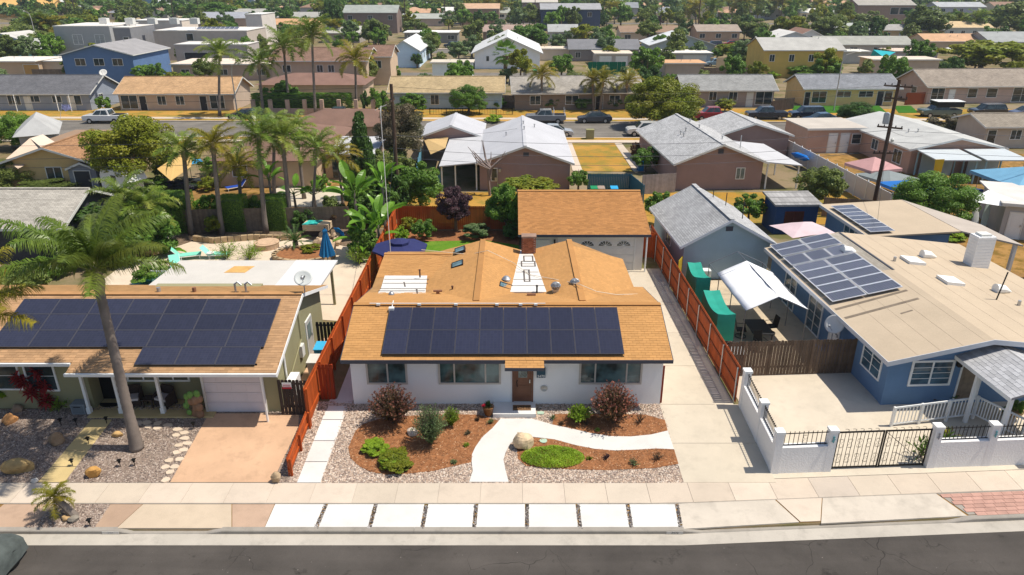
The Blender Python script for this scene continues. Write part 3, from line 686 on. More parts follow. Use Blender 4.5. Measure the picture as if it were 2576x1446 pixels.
def fence(label, A, B, h, mat, bw=.14, gap=.006, h2=None, post=2.3, rails=(.25, .9), side=1, name='wooden_fence', railm=None, postm=None, jag=.0, cap=None, group=None, top=None):
    """upright boards on rails and posts from A to B (points on the ground)"""
    A, B = Vector(A), Vector(B); d = B - A; L = math.hypot(d.x, d.y); a = math.atan2(d.y, d.x); t = thing(name, label, 'fence', A, a, group)
    n = max(1, int(L / (bw + gap))); dz = (B.z - A.z) / L; bm = {}
    for i in range(n):
        x = (i + .5) * L / n; hh = (h + ((h2 or h) - h) * x / L) + random.uniform(-jag, jag); key = round(hh, 2)
        if key not in bm:
            w = bw / 2; bm[key] = MB().prism([(-w, -.01, 0), (w, -.01, 0), (w, -.01, key - .03), (w - .03, -.01, key), (-w + .03, -.01, key), (-w, -.01, key - .03)], (0, .02, 0)).mesh('board', mat)
        ob('board', bm[key], t, (x, random.uniform(-.003, .003), x * dz + .03))
    for r in rails:
        MB().bar((0, side * .032, h * r), (L, side * .032, (h2 or h) * r + L * dz), .04, .085).build('rail', railm or mat, t)
    k = max(1, round(L / post))
    for i in range(k + 1):
        x = L * i / k; x = min(max(x, .05), L - .05); hh = h + ((h2 or h) - h) * x / L
        if postm is m_steel: MB().tube([(x, side * .09, x * dz - .1), (x, side * .09, hh + x * dz - .05)], .032, 8).build('post', postm, t)
        else: MB().box(x - .045, x + .045, side * .1 - .045, side * .1 + .045, x * dz - .1, hh + x * dz - .03).build('post', postm or mat, t)
    return t
# ---------------------------------------------------------------- the white house with the tan roof
m_tan = shvars(M('tan_shingle', (.475, .248, .088), .95, .07, .5, rnd=.07, fine=.07), (.475, .248, .088), .07); m_tanb = M('tan_underlay', (.36, .2, .08), .95)
m_wst = M('white_stucco', (.80, .80, .79), .92, .02, .8, .55, 35, fine=.02)
H = thing('white_house', 'white stucco bungalow with tan shingle roof and two rows of solar panels', 'house')
m = MB(); m.box(-7.1, 6.63, 27.55, 33.9, -.3, 2.5); m.prism([(-7.1, 27.55, 2.5), (-7.1, 30.4, 3.5), (-7.1, 34.5, 2.5)], (13.73, 0, 0)); m.build('wall', m_wst, H)
m = MB(); m.box(-7.1, 6.15, 33.9, 39.5, 0, 2.5); m.build('rear_wall', m_wst, H)
m = MB(); m.prism([(.3, 39.5, 2.5), (-1.7, 39.5, 3.36), (-4.5, 39.5, 2.5)], (0, -3, 0)).prism([(6.1, 39.5, 2.5), (3.36, 39.5, 3.36), (.6, 39.5, 2.5)], (0, -3, 0)); m.build('rear_gable', m_wst, H)
RF = MB(); T = (0, 0, -.09)
RF.prism([(-7.35, 27.05, 2.52), (6.9, 27.05, 2.52), (6.9, 30.4, 3.62), (-7.35, 30.4, 3.62)], T)
RF.prism([(-7.35, 30.4, 3.62), (6.9, 30.4, 3.62), (6.9, 34.8, 2.6), (-7.35, 34.8, 2.6)], T)
RF.prism([(-4.8, 30.7, 2.62), (-1.7, 30.7, 3.48), (-1.7, 39.8, 3.48), (-4.8, 39.8, 2.62)], T)
RF.prism([(-1.7, 30.7, 3.48), (.75, 30.7, 2.80), (.75, 39.8, 2.80), (-1.7, 39.8, 3.48)], T)
RF.prism([(.9, 30.7, 2.80), (3.36, 30.7, 3.48), (3.36, 39.8, 3.48), (.9, 39.8, 2.80)], T)
RF.prism([(3.36, 30.7, 3.48), (6.4, 30.7, 2.63), (6.4, 38.7, 2.63), (3.36, 39.8, 3.48)], T)
RF.prism([(-7.35, 34.0, 2.58), (-2.5, 34.0, 2.58), (-2.5, 38.8, 2.98), (-7.35, 38.8, 2.98)], T)
RF.prism([(-7.35, 38.8, 2.98), (-2.5, 38.8, 2.98), (-2.5, 39.95, 2.7), (-7.35, 39.95, 2.7)], T)
roof = RF.build('roof', m_tanb, H)
fs = Vector((0, 3.35, 1.1)).normalized()
shingles(roof, (-7.35, 27.03, 2.52), (1, 0, 0), 14.25, fs, 3.5, m_tan, 1, 285)
shingles(roof, (6.9, 34.82, 2.6), (-1, 0, 0), 14.25, (0, -4.4, 1.02), 4.5, m_tan, 2, 0, mask=lambda o: not (-1.7 < (o.x + .15) < 3.3 and o.y > 33.0 and -.1 < o.x < 1.75) and not (o.x < -4.0 and o.y > 33.4))
shingles(roof, (-4.8, 39.82, 2.62), (0, -1, 0), 8.6, (3.1, 0, .86), 3.2, m_tan, 3, thick=.35)
shingles(roof, (.75, 30.9, 2.80), (0, 1, 0), 8.9, (-2.45, 0, .68), 2.5, m_tan, 4, mask=lambda o: o.z > 2.84 + .0, thick=.35)
shingles(roof, (.9, 39.82, 2.80), (0, -1, 0), 8.9, (2.46, 0, .68), 2.52, m_tan, 5, mask=lambda o: o.z > 2.84, thick=.35)
shingles(roof, (6.42, 30.9, 2.63), (0, 1, 0), 8.0, (-3.04, 0, .85), 3.14, m_tan, 6, thick=.35)
shingles(roof, (-7.35, 35.8, 2.73), (1, 0, 0), 4.9, (0, 4.8, .40), 3.0, m_tan, 7)
m_cap = M('tan_ridge', (.43, .215, .074), .95, .08, 1.5, rnd=.12)
for p, q in (((-7.37, 30.4, 3.645), (6.92, 30.4, 3.645)), ((-1.7, 31.1, 3.5), (-1.7, 39.84, 3.5)), ((3.36, 31.1, 3.5), (3.36, 39.84, 3.5)), ((-7.37, 38.8, 3.0), (-3.0, 38.8, 3.0))):
    MB().bar(p, q, .3, .035).build('ridge_cap', m_cap, roof)
MB().box(-7.37, .25 - .55, 27.0, 27.03, 2.36, 2.535).box(1.35, 6.92, 27.0, 27.03, 2.37, 2.535).build('fascia', m_slate, H)
MB().prism([(6.905, 27.03, 2.36), (6.905, 27.03, 2.53), (6.905, 30.4, 3.63), (6.905, 34.8, 2.61), (6.905, 34.8, 2.45), (6.905, 30.4, 3.46)], (.025, 0, 0)).build('barge_board', m_slate, H); MB().prism([(-7.38, 27.03, 2.36), (-7.38, 34.8, 2.45), (-7.38, 34.8, 2.61), (-7.38, 30.4, 3.63), (-7.38, 27.03, 2.53)], (.025, 0, 0)).build('barge_board', m_slate, H)
m_capsheet = M('white_cap_sheet', (.68, .66, .62), .9, .06, 2, fine=.05); m_tar = M('tar_patch', (.13, .11, .10), .9)
MB().prism([(-.3, 33.2, 3.035), (1.95, 33.2, 3.035), (1.95, 39.7, 2.875), (-.3, 39.7, 2.875)], (0, 0, -.06)).build('cap_sheet', m_capsheet, roof)
pt = MB(); pt.prism([(-6.75, 33.0, 3.03), (-4.35, 33.0, 3.03), (-4.5, 34.45, 2.70), (-6.85, 34.45, 2.70)], (0, 0, -.03)); pt.prism([(-6.85, 34.45, 2.70), (-4.5, 34.45, 2.70), (-4.6, 36.0, 2.775), (-6.9, 36.0, 2.775)], (0, 0, -.03)); pt.build('cap_sheet', m_capsheet, roof)
m = MB()
for y, z in ((33.6, 2.9), (34.2, 2.762), (35.0, 2.731), (35.5, 2.755)): m.box(-6.85, -4.45, y, y + .05, z, z + .012)
m.bar((-5.6, 34.6, 2.73), (-5.75, 35.2, 2.74), .06, .02).bar((-4.75, 33.0, 3.05), (-4.95, 34.2, 2.78), .07, .02)
for i, y in enumerate((34.0, 34.9, 36.0, 37.3)): z = 3.035 - (y - 33.2) * .0246; m.box(-.05 + .13 * i, 1.7 - .13 * i, y, y + .05, z, z + .012)
for x0, y0, w, l in ((.62, 34.6, .28, 1.7), (.5, 36.9, .75, .8), (.65, 37.7, .5, .9)):
    for a, b, c, d in ((x0, x0 + .07, y0, y0 + l), (x0 + w, x0 + w + .07, y0, y0 + l), (x0, x0 + w + .07, y0, y0 + .09), (x0, x0 + w + .07, y0 + l, y0 + l + .09)): z = 3.035 - (c - 33.2) * .0246; m.box(a, b, c, d, z - .03, z + .014)
m.build('tar_seam', m_tar, roof)
# awning over the door
MB().prism([(-.3, 26.62, 2.37), (1.37, 26.62, 2.37), (1.37, 27.15, 2.545), (-.3, 27.15, 2.545)], (0, 0, -.08)).build('door_hood', m_tanb, H)
shingles(roof, (-.3, 26.6, 2.375), (1, 0, 0), 1.67, (0, .53, .175), .57, m_tan, 9)
MB().box(-.31, 1.38, 26.58, 26.612, 2.24, 2.39).build('fascia', m_slate, H)
m_pv = MSOLAR('black_solar', (.020, .022, .042), (.036, .038, .055), (.156, .156), .006); m_alu = M('panel_frame', (.055, .055, .07), .45, .05, 3)
for r in range(2):
    for c in range(10): solar(H, Vector((-5.62, 27.05, 2.52)) + fs * (.24 + r * 1.475) + Vector((c * 1.047, 0, 0)), (1, 0, 0), fs, 1.035, 1.46, m_pv, m_alu)
MB().box(-5.6, 4.83, 27.2, 27.24, 2.56, 2.62).build('panel_rail', m_black, H)
def wx(u, v=960): return W(u, v, 27.55)
tf = MP('#b9b2a8', .6)
def mwin(u0, u1, splits, gl):
    a, b = wx(u0).x, wx(u1).x; w = b - a; window(H, (a, 27.55, W(u0, 961, 27.55).z), 0, w, 1.12, tf, gl, 1, 1, .085, split=[w * s for s in splits])
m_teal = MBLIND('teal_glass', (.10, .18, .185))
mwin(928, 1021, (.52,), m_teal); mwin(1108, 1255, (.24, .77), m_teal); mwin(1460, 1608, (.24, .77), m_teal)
m_door = M('stained_door', (.16, .07, .04), .45, .2, 2, fine=.1); dx0, dx1 = wx(1288).x, wx(1341).x
d_ = door(H, (dx0 + .07, 27.55, .14), 0, dx1 - dx0 - .14, 2.05, m_door, m_door, True); MB().box(.2, dx1 - dx0 - .34, -.055, -.03, 1.25, 1.92).build('pane', m_glass2, d_)
MB().tube([(.16, -.09, 1.15), (.13, -.11, 1.05), (.14, -.1, .85), (.16, -.07, .8)], .018, 6).build('handle', m_black, d_)
m = MB()
for i in range(5): a = .28 + i * .06; m.tube([(a, -.062, 1.3), (a + .08, -.062, 1.5), (a + .02, -.062, 1.75)], .008, 4)
m.build('grille', m_black, d_)
MB().box(wx(1241, 1012).x, wx(1346, 1012).x, 26.55, 27.54, -.35, .12).build('porch_step', m_white, H)
nm = thing('house_number_plaque', 'dark square plaque with white house number beside the front door', 'number plaque', (wx(1360).x, 27.545, 1.42))
MB().box(-.19, .19, -.12, 0, 0, .46).build('box', MP('#274a5c', .4), nm)
o = ob('digits', text_mesh('3470', .17, m_whitep), nm, (0, -.128, .08)); o.rotation_euler = (R(90), 0, 0)
rv = thing('wall_medallion', 'round grey metal medallion on the white wall beside the door', 'wall ornament', (wx(1368, 976).x, 27.54, W(1368, 976, 27.55).z))
m = MB(); m.disc((0, 0, 0), (0, -1, 0), .155, 20, 0, .03)
for r in (.05, .09, .13): m.tube([(math.cos(t) * r, -.035, math.sin(t) * r) for t in [6.2832 * i / 16 for i in range(17)]], .012, 5)
m.build('disc', m_steel, rv)
mt = thing('door_mat', 'brown coir doormat reading HOME at the white house door', 'doormat', (wx(1312, 1012).x, 27.0, .122))
MB().box(-.4, .4, -.17, .25, 0, .02).build('mat', M('coir', (.18, .10, .05), 1, .2, 20), mt); ob('letters', text_mesh('HOME', .27, m_black, .003), mt, (0, .03, .024))
MB().prism([(6.66, 27.62, 0), (6.74, 27.62, 0), (6.74, 27.62, 1.9), (6.66, 27.62, 1.9)], (0, .05, 0)).build('gate_post', MP('#7a2b12', .7), H)
# things on the roof
def roofpt(u, v, z): return G(u, v, z)
def turbine(p, s=1.):
    t = thing('roof_turbine', 'round silver turbine vent on the tan roof slope', 'roof vent', p, 0, 'turbine vents on the tan roof'); m = MB()
    MB().lathe([(.17 * s, -.15), (.17 * s, .16), (.2 * s, .18)], n=14).build('collar', m_steel, t)
    for i in range(18):
        a = i * 6.283 / 18; m.tube([(math.cos(a + q * .5) * r * s, math.sin(a + q * .5) * r * s, z) for q, r, z in ((0, .14, .18), (.3, .23, .27), (.6, .24, .34), (.9, .16, .45), (1, .03, .5))], .025 * s, 4)
    m.lathe([(.12 * s, .18), (.19 * s, .3), (.12 * s, .44), (.02, .5)], n=12).build('dome', m_steel, t)
for u, v in ((1397, 733), (1445, 724)): turbine(roofpt(u, v, 3.15))
t = thing('roof_turbine', 'small round silver vent beside the white roof patch', 'roof vent', roofpt(985, 749, 2.95)); MB().ell((0, 0, .15), (.16, .16, .2)).build('dome', m_steel, t, True)
t = thing('roof_turbine', 'silver mushroom vent between the skylights on the tan roof', 'roof vent', roofpt(1273, 705, 3.1)); MB().lathe([(.2, -.1), (.2, .05), (.24, .1), (.13, .22), (.02, .26)], n=14).build('dome', m_steel, t)
def skylight(u, v, z, w, l, rot, lab):
    t = thing('skylight', lab, 'skylight', roofpt(u, v, z)); t.rotation_euler = rot
    MB().box(-w / 2, w / 2, -l / 2, -l / 2 + .05, -.1, .1).box(-w / 2, w / 2, l / 2 - .05, l / 2, -.1, .1).box(-w / 2, -w / 2 + .05, -l / 2, l / 2, -.1, .1).box(w / 2 - .05, w / 2, -l / 2, l / 2, -.1, .1).build('frame', m_dark, t)
    MB().box(-w / 2 + .05, w / 2 - .05, -l / 2 + .05, l / 2 - .05, 0, .075).build('pane', MGLASS('skylight_glass', (.12, .2, .22), .1), t)
skylight(1157, 630, 3.2, .62, .75, (0, -.32, .06), 'upper of two small skylights left of the tan ridge')
skylight(1151, 666, 3.1, .66, .75, (0, -.32, .06), 'lower of two small skylights left of the tan ridge')
skylight(1272, 722, 3.02, .72, .6, (0, .32, -.06), 'small skylight beside the white strip in the roof valley')
m = MB(); z0 = 3.72; m.tube([(-6.6, 30.25, 3.74), (1.55, 30.25, 3.74)], .02, 6)
for x in (-6.2, -4.3, -2.6, -.7, .4, 1.1): m.box(x - .08, x + .08, 30.19, 30.31, 3.64, 3.73)
tag(m.build('conduit', m_whitep), 'long white electrical conduit along the tan roof ridge', 'conduit')
pts = [G(1060, 628, 3.2), G(1180, 640, 3.2), G(1227, 630, 3.75), G(1290, 660, 3.1), G(1330, 690, 3.0), G(1420, 707, 3.25), G(1460, 716, 3.7), G(1500, 733, 3.4), G(1550, 741, 3.2), G(1614, 739, 3.0)]
tag(MB().tube(pts, .018, 5).build('roof_cable', MP('#d8cbb5', .6)), 'pale cable draped over both ridges of the tan roof', 'cable')
for i, (u, v, hh, lab) in enumerate(((1056, 693, .35, 'rusty vent pipe at the back of the white roof patch'), (1138, 735, .35, 'rusty vent pipe at the right of the white roof patch'), (1350, 738, .45, 'dark vent pipe at the foot of the white roof strip'))):
    p = roofpt(u, v, 2.95); tag(MB().tube([(0, 0, -.1), (0, 0, hh)], .045, 8).lathe([(.06, hh - .06), (.065, hh), (.02, hh + .02)], n=8).build('vent_pipe', M('rusty_pipe', (.12, .06, .04), .8) if i < 2 else m_dark, loc=p), lab, 'vent pipe')
for u, v, lab in ((1101, 737, 'low brown exhaust hood right of the white roof patch'), (1336, 746, 'low brown exhaust hood below the white roof strip')):
    p = roofpt(u, v, 3.1); tag(MB().tube([(-.22, 0, .12), (.22, 0, .12)], .06, 8).box(-.08, .08, -.06, .06, -.1, .12).build('exhaust_hood', M('brown_hood', (.25, .12, .07), .8), loc=p), lab, 'roof vent')
jb = roofpt(985, 782, 3.5); tag(MB().box(-.12, .12, -.1, .1, -.05, .18).tube([(0, 0, .1), (0, .6, .25)], .02, 6).build('junction_box', m_whitep, loc=jb), 'white junction box beside the solar panels on the tan roof', 'junction box')
# brick chimney
ch = thing('brick_chimney', 'short red brick chimney at the back of the tan roof', 'chimney', (.98, 39.3, 2.6)); m_brick = M('red_brick', (.33, .12, .06), .9, .15, 4, .3, rnd=.25)
MB().box(-.36, .36, -.22, .22, 0, 1.26).build('core', M('mortar', (.4, .36, .32), 1), ch)
bk = MB().box(-.097, .097, -.045, .045, 0, .058).mesh('brick', m_brick)
for r in range(18):
    for k in range(4):
        x = -.29 + k * .2 + (.06 if r % 2 else -.04)
        if x < .33: ob('brick', bk, ch, (x, -.222, .02 + r * .068)); ob('brick', bk, ch, (x, .222, .02 + r * .068))
    for k in range(2):
        for sx in (-.355, .355): ob('brick', bk, ch, (sx, -.1 + k * .2, .02 + r * .068), R(90))
MB().box(-.43, .43, -.3, .3, 1.26, 1.36).build('cap', M('chimney_cap', (.3, .2, .15), .9), ch)
# ---------------------------------------------------------------- detached garage
GA = thing('garage', 'cream garage with brown shingle roof and wide panelled door behind the white house', 'garage', (.75, 43.7, 0))
m_cream = M('cream_stucco', (.66, .63, .58), .9, .04, 1, .3, 45, fine=.03); Lg, Dg = 7.75, 9.0
MB().prism([(0, 0, 0), (0, 0, 2.6), (0, 4.5, 4.05), (0, Dg, 2.6), (0, Dg, 0)], (Lg, 0, 0)).build('wall', m_cream, GA)
m_gtan = shvars(M('brown_shingle', (.395, .188, .066), .95, .05, .7, rnd=.13, fine=.08), (.395, .188, .066), .13); gs = Vector((0, 4.95, 1.5)).normalized()
gr = MB().prism([(-.35, -.45, 2.62), (Lg + .35, -.45, 2.62), (Lg + .35, 4.5, 4.12), (-.35, 4.5, 4.12)], T).prism([(-.35, 4.5, 4.12), (Lg + .35, 4.5, 4.12), (Lg + .35, Dg + .4, 2.62), (-.35, Dg + .4, 2.62)], T).build('roof', m_tanb, GA)
shingles(gr, (-.35, -.47, 2.62), (1, 0, 0), Lg + .7, gs, 5.2, m_gtan, 11, 280)
MB().bar((-.37, 4.5, 4.14), (Lg + .37, 4.5, 4.14), .28, .035).build('ridge_cap', m_cap, gr)
MB().box(-.37, Lg + .37, -.5, -.46, 2.46, 2.63).build('fascia', m_slate, GA)
gd = garage_door(GA, (2.3, 0, 0), 0, 4.85, 2.2, MP('#d5d2cb', .5), 4, True)
for i in range(4):
    m = MB(); x = .12 + i * 1.18; n = 10; P = [(x + .5 - .46 * math.cos(math.pi * j / n), -.03, 1.72 + .34 * math.sin(math.pi * j / n)) for j in range(n + 1)]
    MB().prism(P[::-1], (0, .02, 0)).build('pane', m_glass, gd)
    for a in (30, 60, 90, 120, 150): m.bar((x + .5, -.04, 1.72), (x + .5 - .46 * math.cos(R(a)), -.04, 1.72 + .34 * math.sin(R(a))), .03, .02)
    m.tube(P, .022, 5); m.build('sunburst', m_whitep, gd)
door(GA, (.75, 0, 0), 0, .85, 2.05, MP('#d5d2cb', .5), m_trim)
MB().box(1.95, 2.05, -.16, -.02, 1.85, 2.15).build('lantern', m_black, GA); MB().tube([(Lg + .15, -.3, 0), (Lg + .15, -.3, 2.5)], .05, 8).build('downpipe', m_whitep, GA)
# ---------------------------------------------------------------- orange fences
m_or = M('orange_stain', (.40, .075, .012), .75, .15, 2, .2, 25, rnd=.14, fine=.1)
XF = -8.75
fence('low front stretch of orange board fence beside the pink driveway', (XF, 22.95, gz(0, 22.95)), (XF, 25.9, gz(0, 25.9)), .84, m_or, post=1.5, rails=(.3, .85), side=-1)
fence('tall orange board fence along the left side of the white house', (XF, 25.95, gz(0, 25.95)), (XF, 51.9, 0), 1.9, m_or, side=-1, post=2.4)
fence('orange board fence across the back of the lawn', (XF + .05, 52.0, 0), (.6, 52.0, 0), 1.85, m_or, side=1)
fence('orange board fence with steel posts along the concrete driveway', (10.05, 27.6, 0), (9.72, 47.6, 0), 1.85, m_or, side=1, post=2.2, rails=(.12, .5, .9), gap=.013, postm=m_steel, railm=M('orange_rail', (.22, .05, .014), .8, .1))
fence('orange gate panel between the garage and the driveway fence', (8.75, 46.0, 0), (9.7, 46.0, 0), 1.8, m_or, side=-1, post=.9)
fence('orange gate between the house side and the left fence', (XF + .1, 27.9, 0), (XF + .75, 27.9, 0), 1.8, MP('#8f3410', .7), side=1, post=.6)
# ---------------------------------------------------------------- olive house with solar roof (left neighbour)
m_ol = M('olive_stucco', (.30, .28, .16), .9, .06, 1, .3, 45, fine=.05); m_ltan = shvars(M('salmon_shingle', (.41, .245, .128), .95, .08, .7, rnd=.14, fine=.08), (.41, .245, .128), .14)
LH = thing('olive_house', 'olive stucco house with porch, single garage and a wide dark solar array', 'house')
RX, LX, PX = -9.8, -28.0, -18.55; yv = lambda y: 2.5 + (y - 26.0) / 3
MB().prism([(-10.15, 27.0, -.3), (-10.15, 27.0, 2.6), (-10.15, 30.65, 3.93), (-10.15, 34.6, 2.62), (-10.15, 34.6, -.3)], (-2.9, 0, 0)).build('wall', m_ol, LH)
gx0, gx1 = W(527, 1040, 27.0).x, W(670, 1040, 27.0).x
MB().box(-13.4, -13.05, 27.0, 28.0, -.3, 2.6).build('porch_return_wall', m_ol, LH); MB().box(PX, -13.05, 28.0, 34.6, -.3, 2.9).build('porch_wall', m_ol, LH); MB().box(LX, PX - .01, 27.25, 34.6, -.3, 2.62).build('left_wall', m_ol, LH)
lr = MB().prism([(PX, 26.0, 2.5), (RX, 26.0, 2.5), (RX, 30.65, 4.05), (PX, 30.65, 4.05)], T).prism([(LX, 26.55, yv(26.55)), (PX, 26.55, yv(26.55)), (PX, 30.65, 4.05), (LX, 30.65, 4.05)], T).prism([(LX, 30.65, 4.05), (RX, 30.65, 4.05), (RX, 35.0, 2.65), (LX, 35.0, 2.65)], T).build('roof', m_tanb, LH)
ls = Vector((0, 3, 1)).normalized()
shingles(lr, (PX, 25.98, 2.5), (1, 0, 0), RX - PX, ls, 4.88, m_ltan, 21, 200); shingles(lr, (LX, 26.53, yv(26.55)), (1, 0, 0), PX - LX, ls, 4.3, m_ltan, 22)
MB().bar((LX, 30.65, 4.075), (RX, 30.65, 4.075), .32, .04).build('ridge_cap', M('salmon_ridge', (.45, .24, .10), .95, .1, 2, rnd=.15), lr)
m = MB()
for x0, x1, y in ((PX - .05, RX + .02, 26.0), (LX, PX - .06, 26.55)): z = yv(y); m.box(x0, x1, y - .12, y - .02, z - .14, z - .01).box(x0, x1, y - .015, y + .02, z - .2, z - .02)
m.build('gutter', m_whitep, LH)
MB().prism([(RX + .005, 25.95, 2.3), (RX + .005, 25.95, 2.49), (RX + .005, 30.65, 4.05), (RX + .005, 35, 2.64), (RX + .005, 35, 2.48), (RX + .005, 30.65, 3.88)], (.03, 0, 0)).build('barge_board', m_whitep, LH)
m_pv2 = MSOLAR('navy_solar', (.024, .026, .046), (.05, .052, .068), (.156, .125), .005); m_al2 = M('silver_edge', (.07, .07, .085), .45, .05, 3)
for r in range(4):
    for c in range(7 if r < 3 else 3):
        solar(LH, Vector((-10.62 - (c + 1) * 1.69 + (0 if r < 3 else -.12), 26.0, 2.5)) + ls * (4.42 - (r + 1) * 1.02), (1, 0, 0), ls, 1.675, 1.005, m_pv2, m_al2)
for y, xa_, xb_ in ((27.42, -22.4, -15.7), (26.36, -15.7, -10.7)): MB().box(xa_, xb_, y, y + .04, yv(y) + .03, yv(y) + .1).build('panel_rail', m_black, LH)
garage_door(LH, (gx0, 27.0, gz(0, 27)), 0, gx1 - gx0, 2.0, MP('#cfcbd0', .5), 4)
m = MB()
for u in (227, 307, 412):
    p = G(u, 1039); m.box(p.x - .06, p.x + .06, p.y - .06, p.y + .06, p.z, 2.42).box(p.x - .09, p.x + .09, p.y - .09, p.y + .09, p.z, p.z + .3); m.build('porch_post', m_whitep, LH); m = MB()
MB().tube([(gx1 + .3, 26.3, -.1), (gx1 + .32, 26.2, 2.3)], .05, 8).build('downpipe', m_whitep, LH)
MB().box(PX, -13.06, 26.55, 28.0, -.3, -.02).build('porch_slab', m_olive, LH)
lw = lambda u: W(u, 975, 28.0).x
door(LH, (lw(252), 28.0, 0), 0, .95, 2.05, MP('#17191b', .4), MP('#24262a'))
window(LH, (lw(330), 28.0, 1.0), 0, lw(478) - lw(330), 1.2, m_whitep, MGLASS('porch_glass', (.10, .10, .07), .1), 4, 1, .08)
window(LH, (W(-20, 950, 27.25).x, 27.25, 1.0), 0, 1.2, 1.3, m_whitep, m_glass, 1, 2, .07); window(LH, (W(70, 950, 27.25).x, 27.25, .95), 0, 1.2, 1.35, m_whitep, m_glass, 1, 2, .08)
MB().box(lw(213), lw(238), 27.55, 27.95, 1.75, 2.15).build('wall_box', m_black, LH)
# right side wall: pipes, meter, door
MB().tube([(-10.08, 27.9, .3), (-10.08, 27.9, 2.3), (-10.08, 28.1, 2.7)], .05, 8).build('wall_pipe', m_whitep, LH); MB().tube([(-10.1, 28.6, .9), (-10.1, 30.6, 1.7), (-10.1, 30.6, 3.3)], .03, 6).build('conduit', m_ol, LH)
MB().box(-10.14, -9.98, 30.2, 30.6, .9, 1.5).build('meter_box', m_trim, LH); door(LH, (-10.15, 31.6, 0), R(90), .9, 2.05, MP('#b5b3ad', .5), m_whitep, False, m_glass2)
# patio cover at the back
MB().prism([(-19.2, 34.15, 2.72), (-10.1, 34.15, 2.72), (-10.1, 38.75, 2.6), (-19.2, 38.75, 2.6)], (0, 0, -.12)).build('patio_cover', M('patio_cover_white', (.55, .52, .47), .8, .05, 1, fine=.04), LH)
MB().prism([(-12.5, 34.12, 2.734), (-10.08, 34.12, 2.734), (-10.08, 38.77, 2.614), (-12.5, 38.77, 2.614)], (0, 0, -.01)).build('cover_panel', M('white_metal', (.63, .62, .61), .6, .02), LH)
m = MB()
for x in (-10.85, -10.6, -10.35): m.prism([(x, 34.12, 2.745), (x + .02, 34.12, 2.745), (x + .02, 38.77, 2.625), (x, 38.77, 2.625)], (0, 0, -.012))
m.build('cover_seam', m_trim, LH)
MB().prism([(-15.9, 36.7, 2.668), (-14.75, 36.7, 2.668), (-14.55, 37.75, 2.64), (-15.7, 37.75, 2.64)], (0, 0, -.01)).build('cover_hatch', M('amber_hatch', (.62, .36, .12), .6), LH)
for x, y in ((-10.4, 38.3), (-10.4, 35.2), (-18.8, 38.3)): MB().box(x - .07, x + .07, y - .07, y + .07, 0, 2.55).build('patio_post', m_ol, LH)
for i, (u, v) in enumerate(((600, 726), (625, 727), (403, 730), (490, 732))):
    p = G(u, v, 4.1); MB().tube([(p.x, 30.75, 3.95), (p.x, 30.75, 4.5), (p.x + .15, 30.75, 4.6), (p.x + .3, 30.75, 4.45)] if i < 2 else [(p.x, 30.8, 3.9), (p.x, 30.8, 4.3)], .05 if i < 2 else .09, 8).build('vent_pipe', m_steel if i < 3 else M('brown_hood', (.25, .12, .07), .8), LH)
def dish(p, r, face, lab, mast=.9, mc=None):
    t = thing('satellite_dish', lab, 'satellite dish', p); f = Vector(face).normalized(); c = Vector((0, 0, mast)); q = f.to_track_quat('Z', 'Y'); m = MB(); n, k = 20, 5; vs = [c - f * .16 * r]
    for i in range(1, k + 1):
        for j in range(n): a = 6.283 * j / n; rr = r * i / k; vs.append(c + q @ Vector((math.cos(a) * rr, math.sin(a) * rr * .93, .16 * r * ((i / k) ** 2 - 1))))
    fs = [(0, 1 + j, 1 + (j + 1) % n) for j in range(n)] + [(1 + i * n + j, 1 + (i + 1) * n + j, 1 + (i + 1) * n + (j + 1) % n, 1 + i * n + (j + 1) % n) for i in range(k - 1) for j in range(n)]
    m.add(vs, fs); o = m.build('reflector', mc or M('dish_grey', (.55, .57, .55), .5, .04), t, True); sm = o.modifiers.new('s', 'SOLIDIFY'); sm.thickness = .02
    MB().tube([(0, 0, 0), (0, 0, mast * .8), c - f * .12], .025, 8).build('mast', m_steel, t)
    e = c + f * r * .95 + Vector((0, 0, -r * .35)); MB().tube([c - Vector((0, 0, r * .85)), e], .018, 6).ell(e, (.07, .06, .06)).build('feed_arm', m_steel, t); return t, c, f
t, c, f = dish((W(766, 730, 30.9).x, 30.9, 4.0), .42, (.1, -.75, .75), 'grey satellite dish with a small dark logo on the patio cover edge', .75)
q = f.to_track_quat('Z', 'Y'); m = MB()
for sgn in (-1, 1): m.add([c + f * .01 + q @ Vector((x * sgn, y, 0)) for x, y in ((.01, .02), (.09, .14), (.09, .03), (.05, -.03))], [(0, 1, 2, 3)])
m.build('logo', m_dark, t)
# gate, sign, condenser, bins, porch things
m_dkw = M('dark_wood', (.055, .04, .032), .9, .25, 3, .4, 25, rnd=.2)
gt = fence('dark brown board gate with a red and white sign', (-10.12, 26.75, gz(0, 26.75)), (-8.85, 26.75, gz(0, 26.75)), 1.75, m_dkw, gap=.012, side=1, name='wooden_gate', jag=.03); gt['category'] = 'gate'
sg = thing('gate_sign', 'small red and white notice on the dark gate', 'sign', (-9.7, 26.71, 1.3)); MB().box(-.2, .2, -.012, 0, 0, .3).build('board', m_whitep, sg)
m = MB().box(-.2, .2, -.018, -.012, 0, .09).box(-.17, .17, -.018, -.012, .13, .15).box(-.15, .15, -.018, -.012, .18, .2); m.build('print', MP('#b01c2e', .5), sg)
ac = thing('air_conditioner', 'white outdoor air conditioner on the olive side wall', 'air conditioner', (-9.75, 27.6, .55)); MB().box(-.2, .2, -.3, .55, 0, .75).build('casing', m_whitep, ac)
m = MB()
for i in range(7): m.box(-.19, .19, -.315, -.302, .08 + i * .09, .12 + i * .09)
m.build('grille', m_dark, ac); MB().box(-.2, -.16, -.2, -.1, -.6, 0).box(.1, .2, -.2, -.1, -.6, 0).box(.1, .2, .35, .45, -.6, 0).build('bracket', m_steel, ac)
